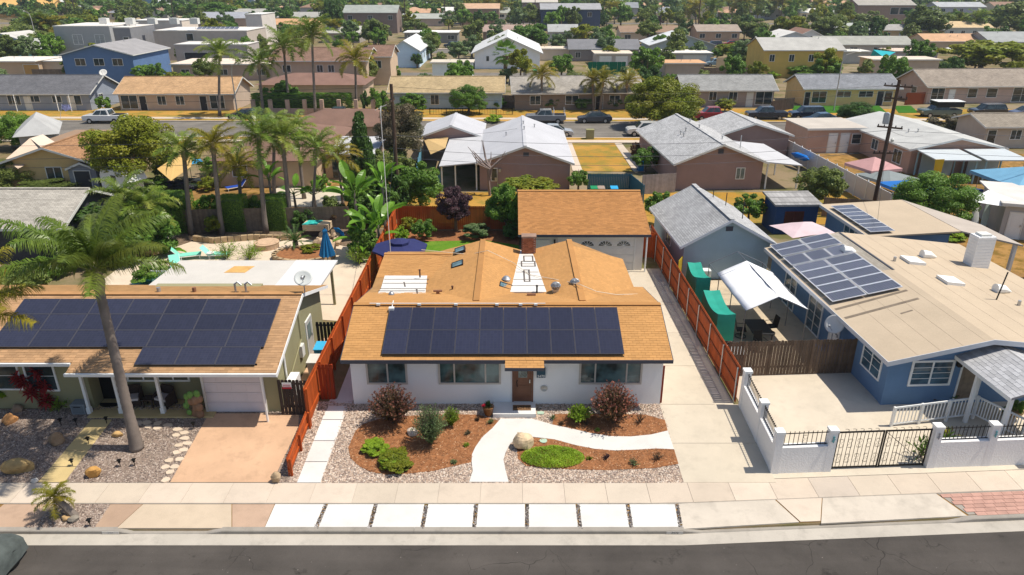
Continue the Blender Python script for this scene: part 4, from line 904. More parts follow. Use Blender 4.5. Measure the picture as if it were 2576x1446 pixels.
def bin_(u, v, c, lid, lab, s=1., rz=0, p=None):
    t = thing('wheelie_bin', lab, 'bin', p or G(u, v, 0), rz, 'wheeled bins', s); m = MB()
    m.add([(-.25, -.3, .06), (.25, -.3, .06), (.25, .28, .06), (-.25, .28, .06), (-.3, -.36, 1.), (.3, -.36, 1.), (.3, .36, 1.), (-.3, .36, 1.)], [(0, 3, 2, 1), (4, 5, 6, 7), (0, 1, 5, 4), (1, 2, 6, 5), (2, 3, 7, 6), (3, 0, 4, 7)]); m.build('body', MP(c, .5), t)
    MB().prism([(-.32, -.4, 1.01), (.32, -.4, 1.01), (.32, .38, 1.08), (-.32, .38, 1.08)], (0, 0, -.045)).bar((-.3, .43, 1.0), (.3, .43, 1.0), .05).build('lid', MP(lid, .45), t)
    for sx in (-.27, .27): MB().tube([(sx - .03, .3, .1), (sx + .03, .3, .1)], .1, 10).build('wheel', m_black, t)
    return t
bin_(0, 0, '#3f92b8', '#3fa9d6', 'pale blue bin by the dark gate in the side passage', 1., 0, (-9.35, 31.2, 0)); bin_(0, 0, '#bdb9b2', '#cfccc5', 'grey bin in front of the pale blue bin in the passage', 1., 0, (-9.35, 29.9, 0))
fence('short dark slatted gate deep in the side passage', (-9.95, 32.6, 0), (-8.85, 32.6, 0), 1.6, m_black, gap=.03, name='slatted_gate')
flat('passage_paving', [(-10.1, 26.95), (-8.85, 26.95), (-8.85, 34), (-10.1, 34)], .004, m_pink, .03)
def wicker(p, rz, lab):
    t = thing('wicker_chair', lab, 'chair', p, rz); mw = M('dark_wicker', (.045, .03, .025), .8, .3, 12)
    MB().prism([(-.33, .28, 0), (-.33, .22, .9), (.33, .22, .9), (.33, .28, 0)], (0, .06, 0)).build('backrest', mw, t); MB().box(-.33, .33, -.3, .25, .1, .38).build('base', mw, t)
    for s in (-1, 1): MB().prism([(s * .33, -.3, .1), (s * .33, .25, .1), (s * .33, .25, .8), (s * .33, -.3, .6)], (s * .05, 0, 0)).build('arm', mw, t)
    MB().box(-.3, .3, -.31, .2, .38, .48).build('cushion', MP('#c9c2be', .8), t)
    for x in (-.3, .3):
        for y in (-.26, .22): MB().box(x - .025, x + .025, y - .025, y + .025, 0, .1).build('leg', mw, t)
wicker((lw(345), 27.5, -.02), .2, 'dark wicker porch chair partly behind the palm trunk'); wicker((lw(425), 27.5, -.02), -.35, 'dark wicker porch chair beside the right porch post')
t = thing('porch_table', 'small dark wicker table between the porch chairs', 'table', (lw(386), 27.45, -.02)); MB().box(-.25, .25, -.22, .22, .36, .42).build('table_top', m_dkw, t)
for x in (-.2, .2):
    for y in (-.18, .18): MB().box(x - .03, x + .03, y - .03, y + .03, 0, .36).build('leg', m_dkw, t)
t = thing('door_mat', 'dark half round doormat on the olive house porch', 'doormat', (lw(283), 27.45, -.018)); MB().prism([(math.cos(math.pi * i / 10 + math.pi) * .5, math.sin(math.pi * i / 10 + math.pi) * .36 + .2, .02) for i in range(11)], (0, 0, -.02)).build('mat', m_black, t)
t = thing('metal_safe', 'small grey metal box left of the porch post', 'safe', G(205, 1036)); MB().box(-.3, .3, -.2, .3, 0, .5).build('body', MP('#7f868c', .5), t); MB().box(-.24, .24, -.215, -.2, .06, .44).build('door', MP('#6b7278', .5), t); MB().box(-.15, .15, -.225, -.215, .36, .4).build('slot', m_black, t)
# ---------------------------------------------------------------- blue house (right neighbour), turned with the street
m_bl = M('blue_stucco', (.12, .215, .36), .9, .08, 1, .35, 40, fine=.06); m_sand = M('sand_roof', (.49, .395, .285), .95, .06, .6, fine=.08)
YAW = R(2.8); BHO = Vector((16.55, 27.55, 0)); BH = thing('blue_house', 'blue stucco house with sand coloured low roof and three groups of solar panels', 'house', BHO, YAW)
HB, LB, DB, XR = 2.45, 11.4, 13.4, 4.0
MB().prism([(LB, 0, -.3), (LB, 0, HB), (XR, 0, 3.3), (0, 0, HB), (0, 0, -.3)], (0, DB, 0)).build('wall', m_bl, BH)
z0 = HB - .4 * .21 + .1
br_ = MB().prism([(-.45, -.55, z0), (XR, -.55, 3.42), (XR, DB + .3, 3.42), (-.45, DB + .3, z0)], (0, 0, -.12)).prism([(XR, -.55, 3.42), (LB + .4, -.55, 2.5), (LB + .4, DB + .3, 2.5), (XR, DB + .3, 3.42)], (0, 0, -.12)).build('roof', m_sand, BH)
m = MB(); m.prism([(-.48, -.58, z0 - .22), (XR, -.58, 3.2), (LB + .4, -.58, 2.28), (LB + .4, -.58, 2.51), (XR, -.58, 3.43), (-.48, -.58, z0 + .01)], (0, .028, 0)); m.box(-.478, -.452, -.55, DB + .3, z0 - .2, z0 + .01); m.build('fascia', MP('#c3c6cb', .55), BH)
bsl = Vector((XR + .45, 0, 3.42 - z0)).normalized(); onl = lambda x, y, dz=.0: (x, y, z0 + (x + .45) * (3.42 - z0) / (XR + .45) + dz); onr = lambda x, y, dz=0.: (x, y, 3.42 - (x - XR) * .92 / (LB + .4 - XR) + dz)
MB().prism([onl(-.3, 8.6, .012), onl(3.9, 7.6, .012), onl(3.9, DB + .2, .012), onl(-.3, DB + .2, .012)], (0, 0, -.02)).build('shingle_patch', MR((.40, .36, .30), 'y', .21), br_)
MB().bar(onl(XR, 7.5, .01), onl(XR, DB + .2, .01), .12, .03).build('ridge_cap', m_slate, br_)
m = MB()
for i in range(4): x = .8 + i * .95; m.prism([onl(x, -.5, .006), onl(x + .015, -.5, .006), onl(x + .015, 7.5, .006), onl(x, 7.5, .006)], (0, 0, -.01))
for i in range(7): x = XR + .7 + i * .98; m.prism([onr(x, -.5, .006), onr(x + .015, -.5, .006), onr(x + .015, DB, .006), onr(x, DB, .006)], (0, 0, -.01))
m.build('roll_seam', M('sand_seam', (.455, .365, .265), .95), br_)
m = MB()
for y in (4.9, 3.9): m.prism([onl(-.3, y - .3, .008), onl(3.4, y + .1, .008), onl(3.4, y + .28, .008), onl(-.3, y - .1, .008)], (0, 0, -.012))
m.prism([onl(2.0, 3.0, .008), onl(2.6, 3.1, .008), onl(2.6, 3.2, .008), onl(2.0, 3.12, .008)], (0, 0, -.012)); m.build('tar_seam', M('tar_smear', (.20, .16, .12), .95, .2, 4), br_)
m_pv3 = MSOLAR('cell_solar', (.012, .015, .045), (.34, .36, .40), (.128, .128), .010); m_al3 = M('alu_frame', (.70, .71, .73), .4, .04, 3)
def bsolar(x, y, w, l): solar(BH, onl(x, y + 0., .0), (0, -1, 0), bsl, w, l, m_pv3, m_al3, lift=.16, fw=.034)
for r in range(5):
    for c in range(2): bsolar(-.2 + c * 1.76, 5.2 + r * .98 + .95, .95, 1.73)
for c in range(3): bsolar(-.2 + c * 1.17, 10.2 + 1.28, 1.28, 1.14)
for r in range(2):
    for c in range(2): bsolar(-.2 + c * 1.76, 11.65 + r * .94 + .91, .91, 1.73)
window(BH, (1.1, 0, 1.0), 0, 1.75, 1.1, m_whitep, m_glassb, 2, 4, .09)
door(BH, (3.35, 0, .12), 0, .95, 2.05, M('carved_door', (.22, .17, .12), .6, .2, 4), m_whitep)
MB().box(3.0, 3.18, -.2, -.02, 1.9, 2.2).build('wall_lantern', m_black, BH)
for y0, w, z1, z2, nx, ny in ((.55, 1.5, .95, 2.1, 2, 3), (6.4, 1.5, .1, 2.1, 2, 4), (9.7, 1.4, .1, 2.1, 2, 3)): window(BH, (0, y0 + w, z1), R(-90), w, z2 - z1, m_whitep, m_glassb, nx, ny, .07)
door(BH, (0, 5.3, .05), R(-90), .9, 2.05, m_whitep, m_whitep, True, m_glass2)
for i, (x, y) in enumerate(((6.1, 9.2), (6.5, 6.4))):
    p = onr(x, y, .0); MB().prism([(p[0] - .5, p[1] - .5, p[2] + .22), (p[0] + .45, p[1] - .5, p[2] + .1), (p[0] + .45, p[1] + .5, p[2] + .1), (p[0] - .5, p[1] + .5, p[2] + .22)], (0, 0, -.2)).build('skylight', m_whitep, br_)
for x, y, sd in ((3.1, 10.6, 0), (7.6, 10.3, 1), (8.7, 5.6, 1)):
    p = Vector((onr if sd else onl)(x, y)); MB().tube([p + Vector((-.35, 0, .2)), p + Vector((.1, 0, .15)), p + Vector((.55, 0, .0))], [.26, .22, .03], 10).build('roof_scoop', m_whitep, br_)
p = Vector(onr(7.6, 4.4)); MB().tube([p, p + Vector((.1, -.1, 1.5))], .035, 8).build('vent_pipe', m_dark, br_)
for x, y in ((4.9, 9.0), (8.4, 3.9), (9.2, 3.6)): p = Vector(onr(x, y)); MB().tube([p, p + Vector((0, 0, .25))], .08, 8).build('vent_pipe', m_steel, br_)
cch = MB().box(9.6, 10.6, 9.3, 10.05, 2.5, 4.5).build('chimney', M('white_painted_brick', (.78, .78, .78), .85, .04, 2, .5, 20), BH)
for r in range(11): MB().box(9.595 - .012, 10.605, 9.29 - .012, 10.06, 2.56 + r * .175, 2.56 + r * .175 + .155).build('block', MATS['white_painted_brick'], cch)
MB().box(9.8, 10.4, 9.4, 9.95, 4.5, 4.62).build('cap', m_trim, cch)
# wing behind with seven more panels
BW = thing('blue_outbuilding', 'blue flat roofed outbuilding with seven solar panels behind the blue house', 'outbuilding', (23.2, 43.9, 0), R(2))
MB().box(0, 5.2, 0, 6.3, 0, 2.35).build('wall', m_bl, BW)
MB().prism([(-.4, -.4, 2.4), (5.6, -.4, 2.7), (5.6, 6.8, 2.7), (-.4, 6.8, 2.4)], (0, 0, -.1)).build('roof', m_sand, BW); MB().box(-.43, -.402, -.4, 6.8, 2.2, 2.41).build('fascia', MP('#c3c6cb', .55), BW)
w5 = Vector((6, 0, .3)).normalized()
for i in range(7): solar(BW, (-.1, .75 + i * .83, 2.43), (0, -1, 0), w5, .81, 1.57, m_pv3, m_al3, lift=.15, fw=.034)
window(BW, (0, 3.4, .4), R(-90), 1.4, 1.7, m_whitep, m_glassb, 2, 3, .06); MB().prism([(5.6, -.4, 2.72), (8.2, -2.6, 2.5), (8.2, 1.5, 2.5), (5.6, 6.8, 2.72)], (0, 0, -.1)).build('lean_to_roof', M('pale_roof', (.44, .385, .33), .9, .08, .8), BW); MB().box(7.9, 8.1, -2.3, -2.1, 0, 2.4).box(7.9, 8.1, 1.0, 1.2, 0, 2.4).build('post', m_trim, BW)
# porch roof, posts, ramp railings
PR = thing('porch_roof', 'small grey shingled gable porch over the blue house door', 'porch', (19.6, 24.15, 0), YAW)
pz = lambda x: 2.4 + x * .32
MB().prism([(0, 0, pz(0)), (1.75, 0, pz(1.75)), (1.75, 3.6, pz(1.75)), (0, 3.6, pz(0))], (0, 0, -.09)).prism([(1.75, 0, pz(1.75)), (3.5, 0, pz(0)), (3.5, 3.6, pz(0)), (1.75, 3.6, pz(1.75))], (0, 0, -.09)).build('roof', MP('#8b8b8c', .8), PR)
pr2 = PR.children[0]; m_gsh = M('pale_grey_shingle', (.42, .42, .43), .95, .06, 1, rnd=.15)
shingles(pr2, (-.02, 3.6, pz(0)), (0, -1, 0), 3.6, (1.75, 0, .56), 1.85, m_gsh, 31, 60, .33, .2); shingles(pr2, (3.52, 0, pz(0)), (0, 1, 0), 3.6, (-1.75, 0, .56), 1.85, m_gsh, 32, 0, .33, .2)
MB().box(-.03, 0, -.02, 4.0, 2.24, 2.41).build('fascia', m_whitep, PR)
for x, y in ((.2, .2), (.2, 2.2), (3.3, .2)): MB().box(x - .07, x + .07, y - .07, y + .07, -.4, 2.35 + (.05)).build('post', m_whitep, PR)
def railing(lab, A, B, h, n, posts=3, mat=None, name='railing', w=.035, cap=True, spike=0):
    A, B = Vector(A), Vector(B); d = B - A; L = math.hypot(d.x, d.y); t = thing(name, lab, 'railing', A, math.atan2(d.y, d.x)); k = d.z; mat = mat or m_whitep
    for z, hh in ((.1, .06), (h, .08)): MB().bar((0, 0, z), (L, 0, z + k), .05 if cap else .025, hh if cap else .03).build('rail', mat, t)
    bm = MB().box(-w / 2, w / 2, -.012, .012, .1, h + spike).mesh('baluster', mat)
    for i in range(n): x = L * (i + .5) / n; ob('baluster', bm, t, (x, 0, k * x / L))
    for i in range(posts): x = L * i / max(1, posts - 1); MB().box(x - .05, x + .05, -.05, .05, -.15 + k * x / L, h + .05 + k * x / L).build('post', mat, t)
    return t
A_, B_, C_ = G(2240, 1072), G(2444, 1054), G(2562, 1115)
railing('white slatted ramp railing in front of the blue wall', A_, (B_.x, B_.y, .02), .92, 24, 4); railing('white slatted railing running from the ramp towards the street', (B_.x, B_.y, .02), (C_.x, C_.y, -.1), .95, 17, 2)
railing('short white railing on the far side of the porch', (22.0, 25.2, .0), (25, 25.4, 0), .9, 16, 2)
struct(strip('concrete_yard', [(22.62, -.44), (27.5, .006), (30.0, .008)], m_drive, [10.25, 13, 16, 19, 22, 26, 30]))
# stucco street wall with iron panels and gate
m_wwall = M('white_wall_stucco', (.78, .77, .76), .92, .03, 1, .9, 14, fine=.03); m_iron = MP('#191614', .5)
SW = thing('street_wall', 'white rough stucco wall with square pillars around the blue house yard', 'wall')
fy = lambda x: 23.02 + bend(x)
def pillar(x, y, h=1.95, w=.15): g = gz(x, y); MB().box(x - w, x + w, y - w, y + w, g - .2, g + h - .1).build('pillar', m_wwall, SW); MB().box(x - w - .025, x + w + .025, y - w - .025, y + w + .025, g + h - .1, g + h).build('pillar_cap', m_whitep, SW)
def lowwall(A, B, h=1.22, w=.135):
    A, B = Vector(A), Vector(B); d = (B - A).normalized(); n = Vector((-d.y, d.x, 0)) * w; P = [A - n, B - n, B + n, A + n]
    vs = [(p.x, p.y, gz(p.x, p.y) - .2) for p in P] + [(p.x, p.y, gz(p.x, p.y) + h) for p in P]
    MB().add(vs, [(0, 3, 2, 1), (4, 5, 6, 7), (0, 1, 5, 4), (1, 2, 6, 5), (2, 3, 7, 6), (3, 0, 4, 7)]).build('low_wall', m_wwall, SW)
px = [xa(1950, 1194) - .04, W(2066, 1190, 23.6).x, W(2318, 1184, 23.9).x, W(2451, 1181, 24.1).x, W(2570, 1178, 24.2).x]
pl = [(px[0], fy(px[0])), (px[0] - .03, 25.1), (px[0] - .07, 27.3)]
for x, y in pl: pillar(x, y)
for x in px[1:]: pillar(x, fy(x))
lowwall((*pl[0], 0), (*pl[1], 0)); lowwall((*pl[1], 0), (*pl[2], 0))
for a, b in ((0, 1), (2, 3), (3, 4)): lowwall((px[a], fy(px[a]), 0), (px[b], fy(px[b]), 0))
lowwall((px[4], fy(px[4]), 0), (27, fy(27), 0)); sc_ = MB().box(10.28, 10.9, 27.2, 29.9, -.2, .012).build('concrete_strip', m_drive); struct(sc_)
def scroll(m, x, z, s):
    for sx in (-1, 1):
        for sz in (-1, 1): m.tube([(x + sx * s * (.1 + .5 * math.sin(t)) , -.012, z + sz * s * (.9 - .8 * math.cos(t) * (1 - t / 6))) for t in [i * .75 for i in range(7)]], .0055, 4)
def iron(lab, A, B, z, h, n, scrolls=1):
    A, B = Vector(A), Vector(B); A.z = gz(A.x, A.y) + z; B.z = gz(B.x, B.y) + z; t = railing(lab, A, B, h, n, 0, m_iron, 'iron_railing', .016, False, .09); L = (B - A).length; m = MB()
    for i in range(scrolls): scroll(m, L * (i + 1) / (scrolls + 1), h * .55, .15)
    if scrolls: stuff(m.build('scroll', m_iron, t))
iron('iron railing on the wall beside the concrete driveway near the corner pillar', (*pl[0], 0), (*pl[1], 0), 1.16, .62, 15, 0); iron('iron railing on the wall beside the driveway near the brown fence', (*pl[1], 0), (*pl[2], 0), 1.16, .62, 15, 0)
iron('iron railing between the corner pillar and the gate', (px[0] + .15, fy(px[0]), 0), (px[1] - .15, fy(px[1]), 0), 1.16, .62, 10)
iron('iron railing with a plant behind it right of the gate', (px[2] + .15, fy(px[2]), 0), (px[3] - .15, fy(px[3]), 0), 1.16, .62, 12); iron('iron railing with scrollwork in front of the ramp', (px[3] + .15, fy(px[3]), 0), (px[4] - .15, fy(px[4]), 0), 1.16, .62, 11)
ga, gb = Vector((px[1] + .2, fy(px[1] + .2), 0)), Vector((px[2] - .2, fy(px[2] - .2), 0)); gL = (gb - ga).length
GT = thing('iron_gate', 'black double iron gate with scrollwork across the blue house drive', 'gate', (ga.x, ga.y, gz(ga.x, ga.y) + .03), math.atan2(gb.y - ga.y, gb.x - ga.x)); bm = MB().box(-.008, .008, -.008, .008, 0.05, 1.75).mesh('bar', m_iron)
for k in range(2):
    x0, x1 = k * gL / 2 + .02, (k + 1) * gL / 2 - .02; m = MB().box(x0, x0 + .05, -.02, .02, 0, 1.75).box(x1 - .05, x1, -.02, .02, 0, 1.75).box(x0, x1, -.02, .02, 1.69, 1.75).box(x0, x1, -.02, .02, .03, .09).bar((x0, .02, 1.7), (x1, .02, .1), .02) if k else MB().box(x0, x0 + .05, -.02, .02, 0, 1.75).box(x1 - .05, x1, -.02, .02, 0, 1.75).box(x0, x1, -.02, .02, 1.69, 1.75).box(x0, x1, -.02, .02, .03, .09)
    for i in range(5): m.tube([(x0 + .3 + .3 * i + .12 * math.sin(t), -.012, 1.75 + .12 * (1 - math.cos(t)) * .5) for t in [j * .7 for j in range(6)]], .01, 4)
    f = m.build('gate_leaf', m_iron, GT); n = 11
    for i in range(n): ob('bar', bm, f, (x0 + (x1 - x0) * (i + 1) / (n + 1), 0, 0))
    m = MB()
    for i in range(5):
        for z in (.5, 1.2): scroll(m, x0 + (x1 - x0) * (i + .5) / 5, z, .16)
    stuff(m.build('scroll', m_iron, f))
for i, x in enumerate((px[1], px[2], px[3])):
    t = thing('pillar_plaque', ('teal gecko shaped ornament on the pillar left of the gate', 'small grey ornament on the pillar right of the gate', 'small teal tile on the pillar before the ramp')[i], 'wall ornament', (x, fy(x) - .175, gz(x, fy(x)) + 1.35)); MB().ell((0, -.01, .15), (.04, .015, .12), 8, 6).ell((0, -.01, .3), (.05, .015, .05), 8, 6).tube([(-.07, -.01, .1), (0, -.012, .16), (.07, -.01, .22)], .014, 5).build('body', MP('#5f9aa0' if i != 1 else '#8d8c90', .5), t)
t = thing('mail_box', 'black mailbox on the last white pillar', 'mailbox', (px[4] + .0, fy(px[4]) - .3, gz(px[4], fy(px[4])) + .95)); MB().box(-.15, .15, -.12, .12, 0, .25).prism([(-.15, -.12, .25), (.15, -.12, .25), (.15, .12, .33), (-.15, .12, .33)], (0, 0, -.02)).build('box', m_black, t)
# brown fence, yard behind it
fence('dark brown board fence with light gaps beside the white canopy', (10.2, 29.95, 0), (16.45, 30.3, 0), 1.85, M('brown_wood', (.115, .08, .055), .9, .25, 2, .4, 25, rnd=.2), gap=.014, side=1, jag=.02)
flat('patio', [(10.2, 30), (16.4, 30.2), (15.9, 42), (10.1, 42)], .006, MC('patio_concrete', (.52, .43, .31), .12, .25), .04)
m_tarp = M('white_tarp', (.84, .85, .87), .7, .03, 1.5, .15, 6, fine=.02)
CN = thing('canopy', 'white tarpaulin canopy on a steel frame beside the blue house', 'canopy', (11.9, 33.1, 0), R(1.5)); n, k = 10, 14; vs = []
for j in range(k + 1):
    for i in range(n + 1):
        x = 3.2 * i / n; y = 5.0 * j / k; rz_ = 1 - abs(x - 1.6) / 1.6; sag = .10 * math.sin(math.pi * j / k) ** .8 * (1 - .4 * rz_) - .07 + .015 * math.sin(y * 3 + x * 2); vs.append((x + .02 * math.sin(5 * y), y + (.5 * (1 - rz_) * -0.15 if j == 0 else 0), 2.02 + .72 * rz_ - sag))
o = MB().add(vs, [(j * (n + 1) + i, j * (n + 1) + i + 1, (j + 1) * (n + 1) + i + 1, (j + 1) * (n + 1) + i) for j in range(k) for i in range(n)]).build('tarpaulin', m_tarp, CN, True); o.modifiers.new('s', 'SOLIDIFY').thickness = .012
m_pipe = M('grey_pipe', (.22, .23, .25), .4, .05, metal=.6)
for x in (0, 3.2):
    for y in (0, 2.3, 4.6, 6.6): MB().tube([(x, y, 0), (x, y, 2.03)], .025, 8).build('post', m_pipe, CN)
for y in (0, 4.6, 6.6): MB().tube([(0, y, 2.03), (1.6, y, 2.78), (3.2, y, 2.03)], .025, 8).build('rafter', m_pipe, CN)
for x, z in ((0, 2.03), (1.6, 2.78), (3.2, 2.03)): MB().tube([(x, 0, z), (x, 6.6, z)], .022, 8).build('purlin', m_pipe, CN)
m_teal2 = M('teal_tarp', (.02, .30, .22), .7, .1, 2, .2, 6, fine=.05)
def covered(x0, x1, y0, y1, h, lab):
    t = thing('covered_shelf', lab, 'covered shelf', ((x0 + x1) / 2, y0, 0)); w = (x1 - x0) / 2; L = y1 - y0; vs = []; n = 8
    for j in range(n + 1):
        y = L * j / n; z = h - .28 * math.sin(math.pi * j / n); vs += [(-w - .03, y, .35), (-w, y, z - .02), (0, y, z - .06), (w, y, z - .02), (w + .03, y, .35)]
    m = MB().add(vs, [(j * 5 + i, j * 5 + i + 1, (j + 1) * 5 + i + 1, (j + 1) * 5 + i) for j in range(n) for i in range(4)]); m.add([vs[i] for i in range(5)], [(0, 1, 2, 3, 4)]).add([vs[n * 5 + i] for i in range(5)], [(4, 3, 2, 1, 0)]); m.build('tarpaulin', m_teal2, t)
    for x in (-w, w):
        for y in (.05, L - .05): MB().tube([(x * .9, y, 0), (x * .9, y, 1.5)], .02, 6).build('leg', m_whitep, t)
covered(10.5, 11.4, 33.0, 36.1, 1.9, 'long teal tarp covered shelf beside the orange fence'); covered(10.55, 11.35, 37.8, 40.2, 1.95, 'shorter teal tarp covered shelf near the grey roofed outbuilding')
t = thing('patio_table', 'dark metal patio table under the white canopy', 'table', (13.0, 33.9, 0)); MB().box(-.55, .55, -.9, .9, .7, .73).build('table_top', m_dark, t)
for x in (-.45, .45):
    for y in (-.8, .8): MB().box(x - .025, x + .025, y - .025, y + .025, 0, .7).build('leg', m_dark, t)
for i, (x, y, rz) in enumerate(((12.2, 34.2, 1.4), (12.7, 32.6, .2), (13.9, 34.6, -1.4))):
    t = thing('swivel_chair', ('dark swivel patio chair at the left of the table', 'dark swivel patio chair in front of the table', 'dark swivel patio chair on the house side of the table')[i], 'chair', (x, y, 0), rz); MB().tube([(math.cos(a) * .28, math.sin(a) * .28, .03) for a in [6.2832 * j / 14 for j in range(15)]], .02, 6).tube([(0, 0, .03), (0, 0, .4)], .03, 6).build('base', m_black, t); MB().box(-.25, .25, -.25, .25, .4, .44).build('seat', m_black, t); MB().prism([(-.25, .24, .42), (.25, .24, .42), (.23, .34, 1.0), (-.23, .34, 1.0)], (0, .02, 0)).build('backrest', m_black, t)
    for s in (-1, 1): MB().tube([(s * .26, .22, .65), (s * .26, -.18, .65), (s * .26, -.2, .42)], .018, 6).build('arm', m_black, t)
dish((15.75, 31.5, .95), .5, (-.75, -.5, .45), 'white satellite dish on a mast above the brown fence', 1.1, MP('#d8d6d0', .5))
tag(MB().prism([(15.0, 30.75, 1.0), (16.35, 30.75, 1.0), (16.3, 31.6, .95), (14.9, 31.6, .95)], (0, 0, -.05)).box(15.05, 16.2, 30.9, 31.5, 0, .94).build('covered_bench', MP('#1d6fb5', .6)), 'bench under a bright blue tarp behind the brown fence', 'covered bench')
tag(MB().box(10.4, 11.15, 30.15, 31.0, 0, 1.05).box(10.36, 11.19, 30.11, 31.04, 1.05, 1.12).build('storage_box', m_whitep), 'white storage box in the corner of orange and brown fences', 'storage box')
t = thing('drawer_chest', 'white drawer unit behind the canopy against the blue wall', 'drawers', (11.9, 41.1, 0)); MB().box(-.35, .35, -.25, .25, 0, 1.1).build('body', m_whitep, t)
for i in range(4): MB().box(-.31, .31, -.27, -.251, .06 + i * .26, .28 + i * .26).build('drawer', m_trim, t)
tag(MB().box(10.95, 11.5, 41.2, 41.6, 0, 1.2).box(10.9, 11.55, 41.15, 41.65, 1.2, 1.25).build('wooden_cabinet', MP('#9a4a17', .6)), 'orange brown cabinet behind the teal covered shelf', 'cabinet')
GS = house('grey shingled blue outbuilding with white eaves beyond the canopy', (10.75, 42.1, 0), (16.2, 42.4, 0), 7.6, 2.45, 'gy', 1.5, (.27, .35, .40), (.42, .42, .42), .35, [('l', .4, .55, 1.2, 2.0), ], trim='#c9ccd2', name='outbuilding', cat='outbuilding')
MB().box(2.5, 2.95, -.02, .01, 3.2, 3.5).build('gable_vent', m_slate, GS)
for x, y in ((3.6, 6.1), (4.3, 5.4), (4.6, 2.9)): MB().tube([(x, y, 2.9), (x, y, 4.1)], .03, 6).build('vent_pipe', m_dark, GS)
tag(MB().prism([(10.2, 41.0, 1.7), (10.65, 41.9, 1.7), (10.65, 41.9, 0.02), (10.2, 41.0, 0.02)], (.02, -.02, 0)).build('yellow_board', M('yellow_board', (.42, .30, .02), .7, .15)), 'mustard yellow board leaning in the gap by the orange fence', 'board')
BS = house('dark blue garden shed with brown shuttered window', (19.55, 51.0, 0), (22.7, 51.1, 0), 2.4, 2.35, 'shed', .25, (.02, .05, .13), (.36, .35, .34), .2, name='garden_shed', cat='shed'); window(BS, (.75, 0, .75), 0, 1.3, .95, MP('#5a2c22'), MP('#4a241c'), 2, 1, .06)
PU = thing('patio_umbrella', 'faded pink square parasol between the blue buildings', 'parasol', (19.4, 45.5, 0), .25); m = MB(); n = 4
vs = [(0, 0, 2.75)] + [(math.cos(R(45 + 90 * i)) * 2.35, math.sin(R(45 + 90 * i)) * 1.9, 2.2) for i in range(4)] + [(math.cos(R(90 * i)) * 1.6, math.sin(R(90 * i)) * 1.3, 2.28) for i in range(4)]
for i in range(4): m.add([vs[0], vs[1 + i], vs[5 + (i + 1) % 4], vs[1 + (i + 1) % 4]], [(0, 1, 2), (0, 2, 3)])
o = m.build('canopy', M('faded_pink', (.62, .48, .50), .8, .08, 1.5, fine=.05), PU); o.modifiers.new('s', 'SOLIDIFY').thickness = .015
MB().tube([(0, 0, 0), (0, 0, 2.7)], .03, 8).build('pole', m_dark, PU)
# ---------------------------------------------------------------- plant kinds
LEAFM = {'green': MLEAF('leaf_green', (.045, .115, .014), (.12, .215, .028)), 'dark': MLEAF('leaf_dark', (.025, .062, .014), (.065, .125, .024)),
 'yellow': MLEAF('leaf_yellow', (.105, .165, .012), (.22, .265, .02), third=(.26, .265, .02)), 'olive': MLEAF('leaf_olive', (.06, .10, .02), (.15, .19, .045)),
 'lime': MLEAF('leaf_lime', (.09, .19, .012), (.20, .30, .02)), 'purple': MLEAF('leaf_purple', (.022, .012, .018), (.07, .038, .045)),
 'sage': MLEAF('leaf_sage', (.06, .12, .04), (.15, .21, .085)), 'dry': MLEAF('leaf_dry', (.10, .085, .05), (.19, .155, .10), third=(.09, .10, .04)),
 'palm': MLEAF('leaf_palm', (.06, .13, .014), (.165, .25, .03), third=(.23, .265, .05), rough=.35), 'ypalm': MLEAF('leaf_ypalm', (.11, .14, .012), (.25, .24, .02), third=(.3, .24, .03), rough=.35),
 'red': MLEAF('leaf_red', (.22, .015, .02), (.36, .04, .04)), 'rust': MLEAF('leaf_rust', (.075, .07, .02), (.16, .085, .04), third=(.13, .055, .04)), 'tip': MLEAF('leaf_tip', (.15, .05, .04), (.22, .09, .06)), 'mag': MLEAF('leaf_flower', (.05, .06, .05), (.12, .075, .20), third=(.05, .09, .02)), 'banana': MLEAF('leaf_banana', (.045, .13, .012), (.13, .26, .025), .35, rough=.3)}
m_bark2 = M('tree_bark', (.16, .115, .085), .95, .25, 4, .5, 20); m_ptr = M('palm_trunk', (.21, .175, .15), .95, .2, 2, .6, 14)
CR = {}
def cm(kind, dens, shape='round', var=0):
    k = (kind, dens, shape, var)
    if k not in CR:
        n, lf, cl, gp = {'L': (30000, .03, 90, .4), 'n': (13000, .05, 60, .35), 'm': (5200, .075, 40, .4), 'f': (1300, .145, 22, .4), 'x': (420, .24, 12, .4), 'w': (150, .40, 10, .4)}[dens]
        if shape == 'box': cl = 60; lf *= .7
        CR[k] = crown('%s_crown' % kind, LEAFM[kind], n, var * 131 + len(kind) * 17 + ord(kind[0]) + (7 if dens == 'n' else 3), lf, cl, shape, gp)
    return CR[k]
TRK = {}
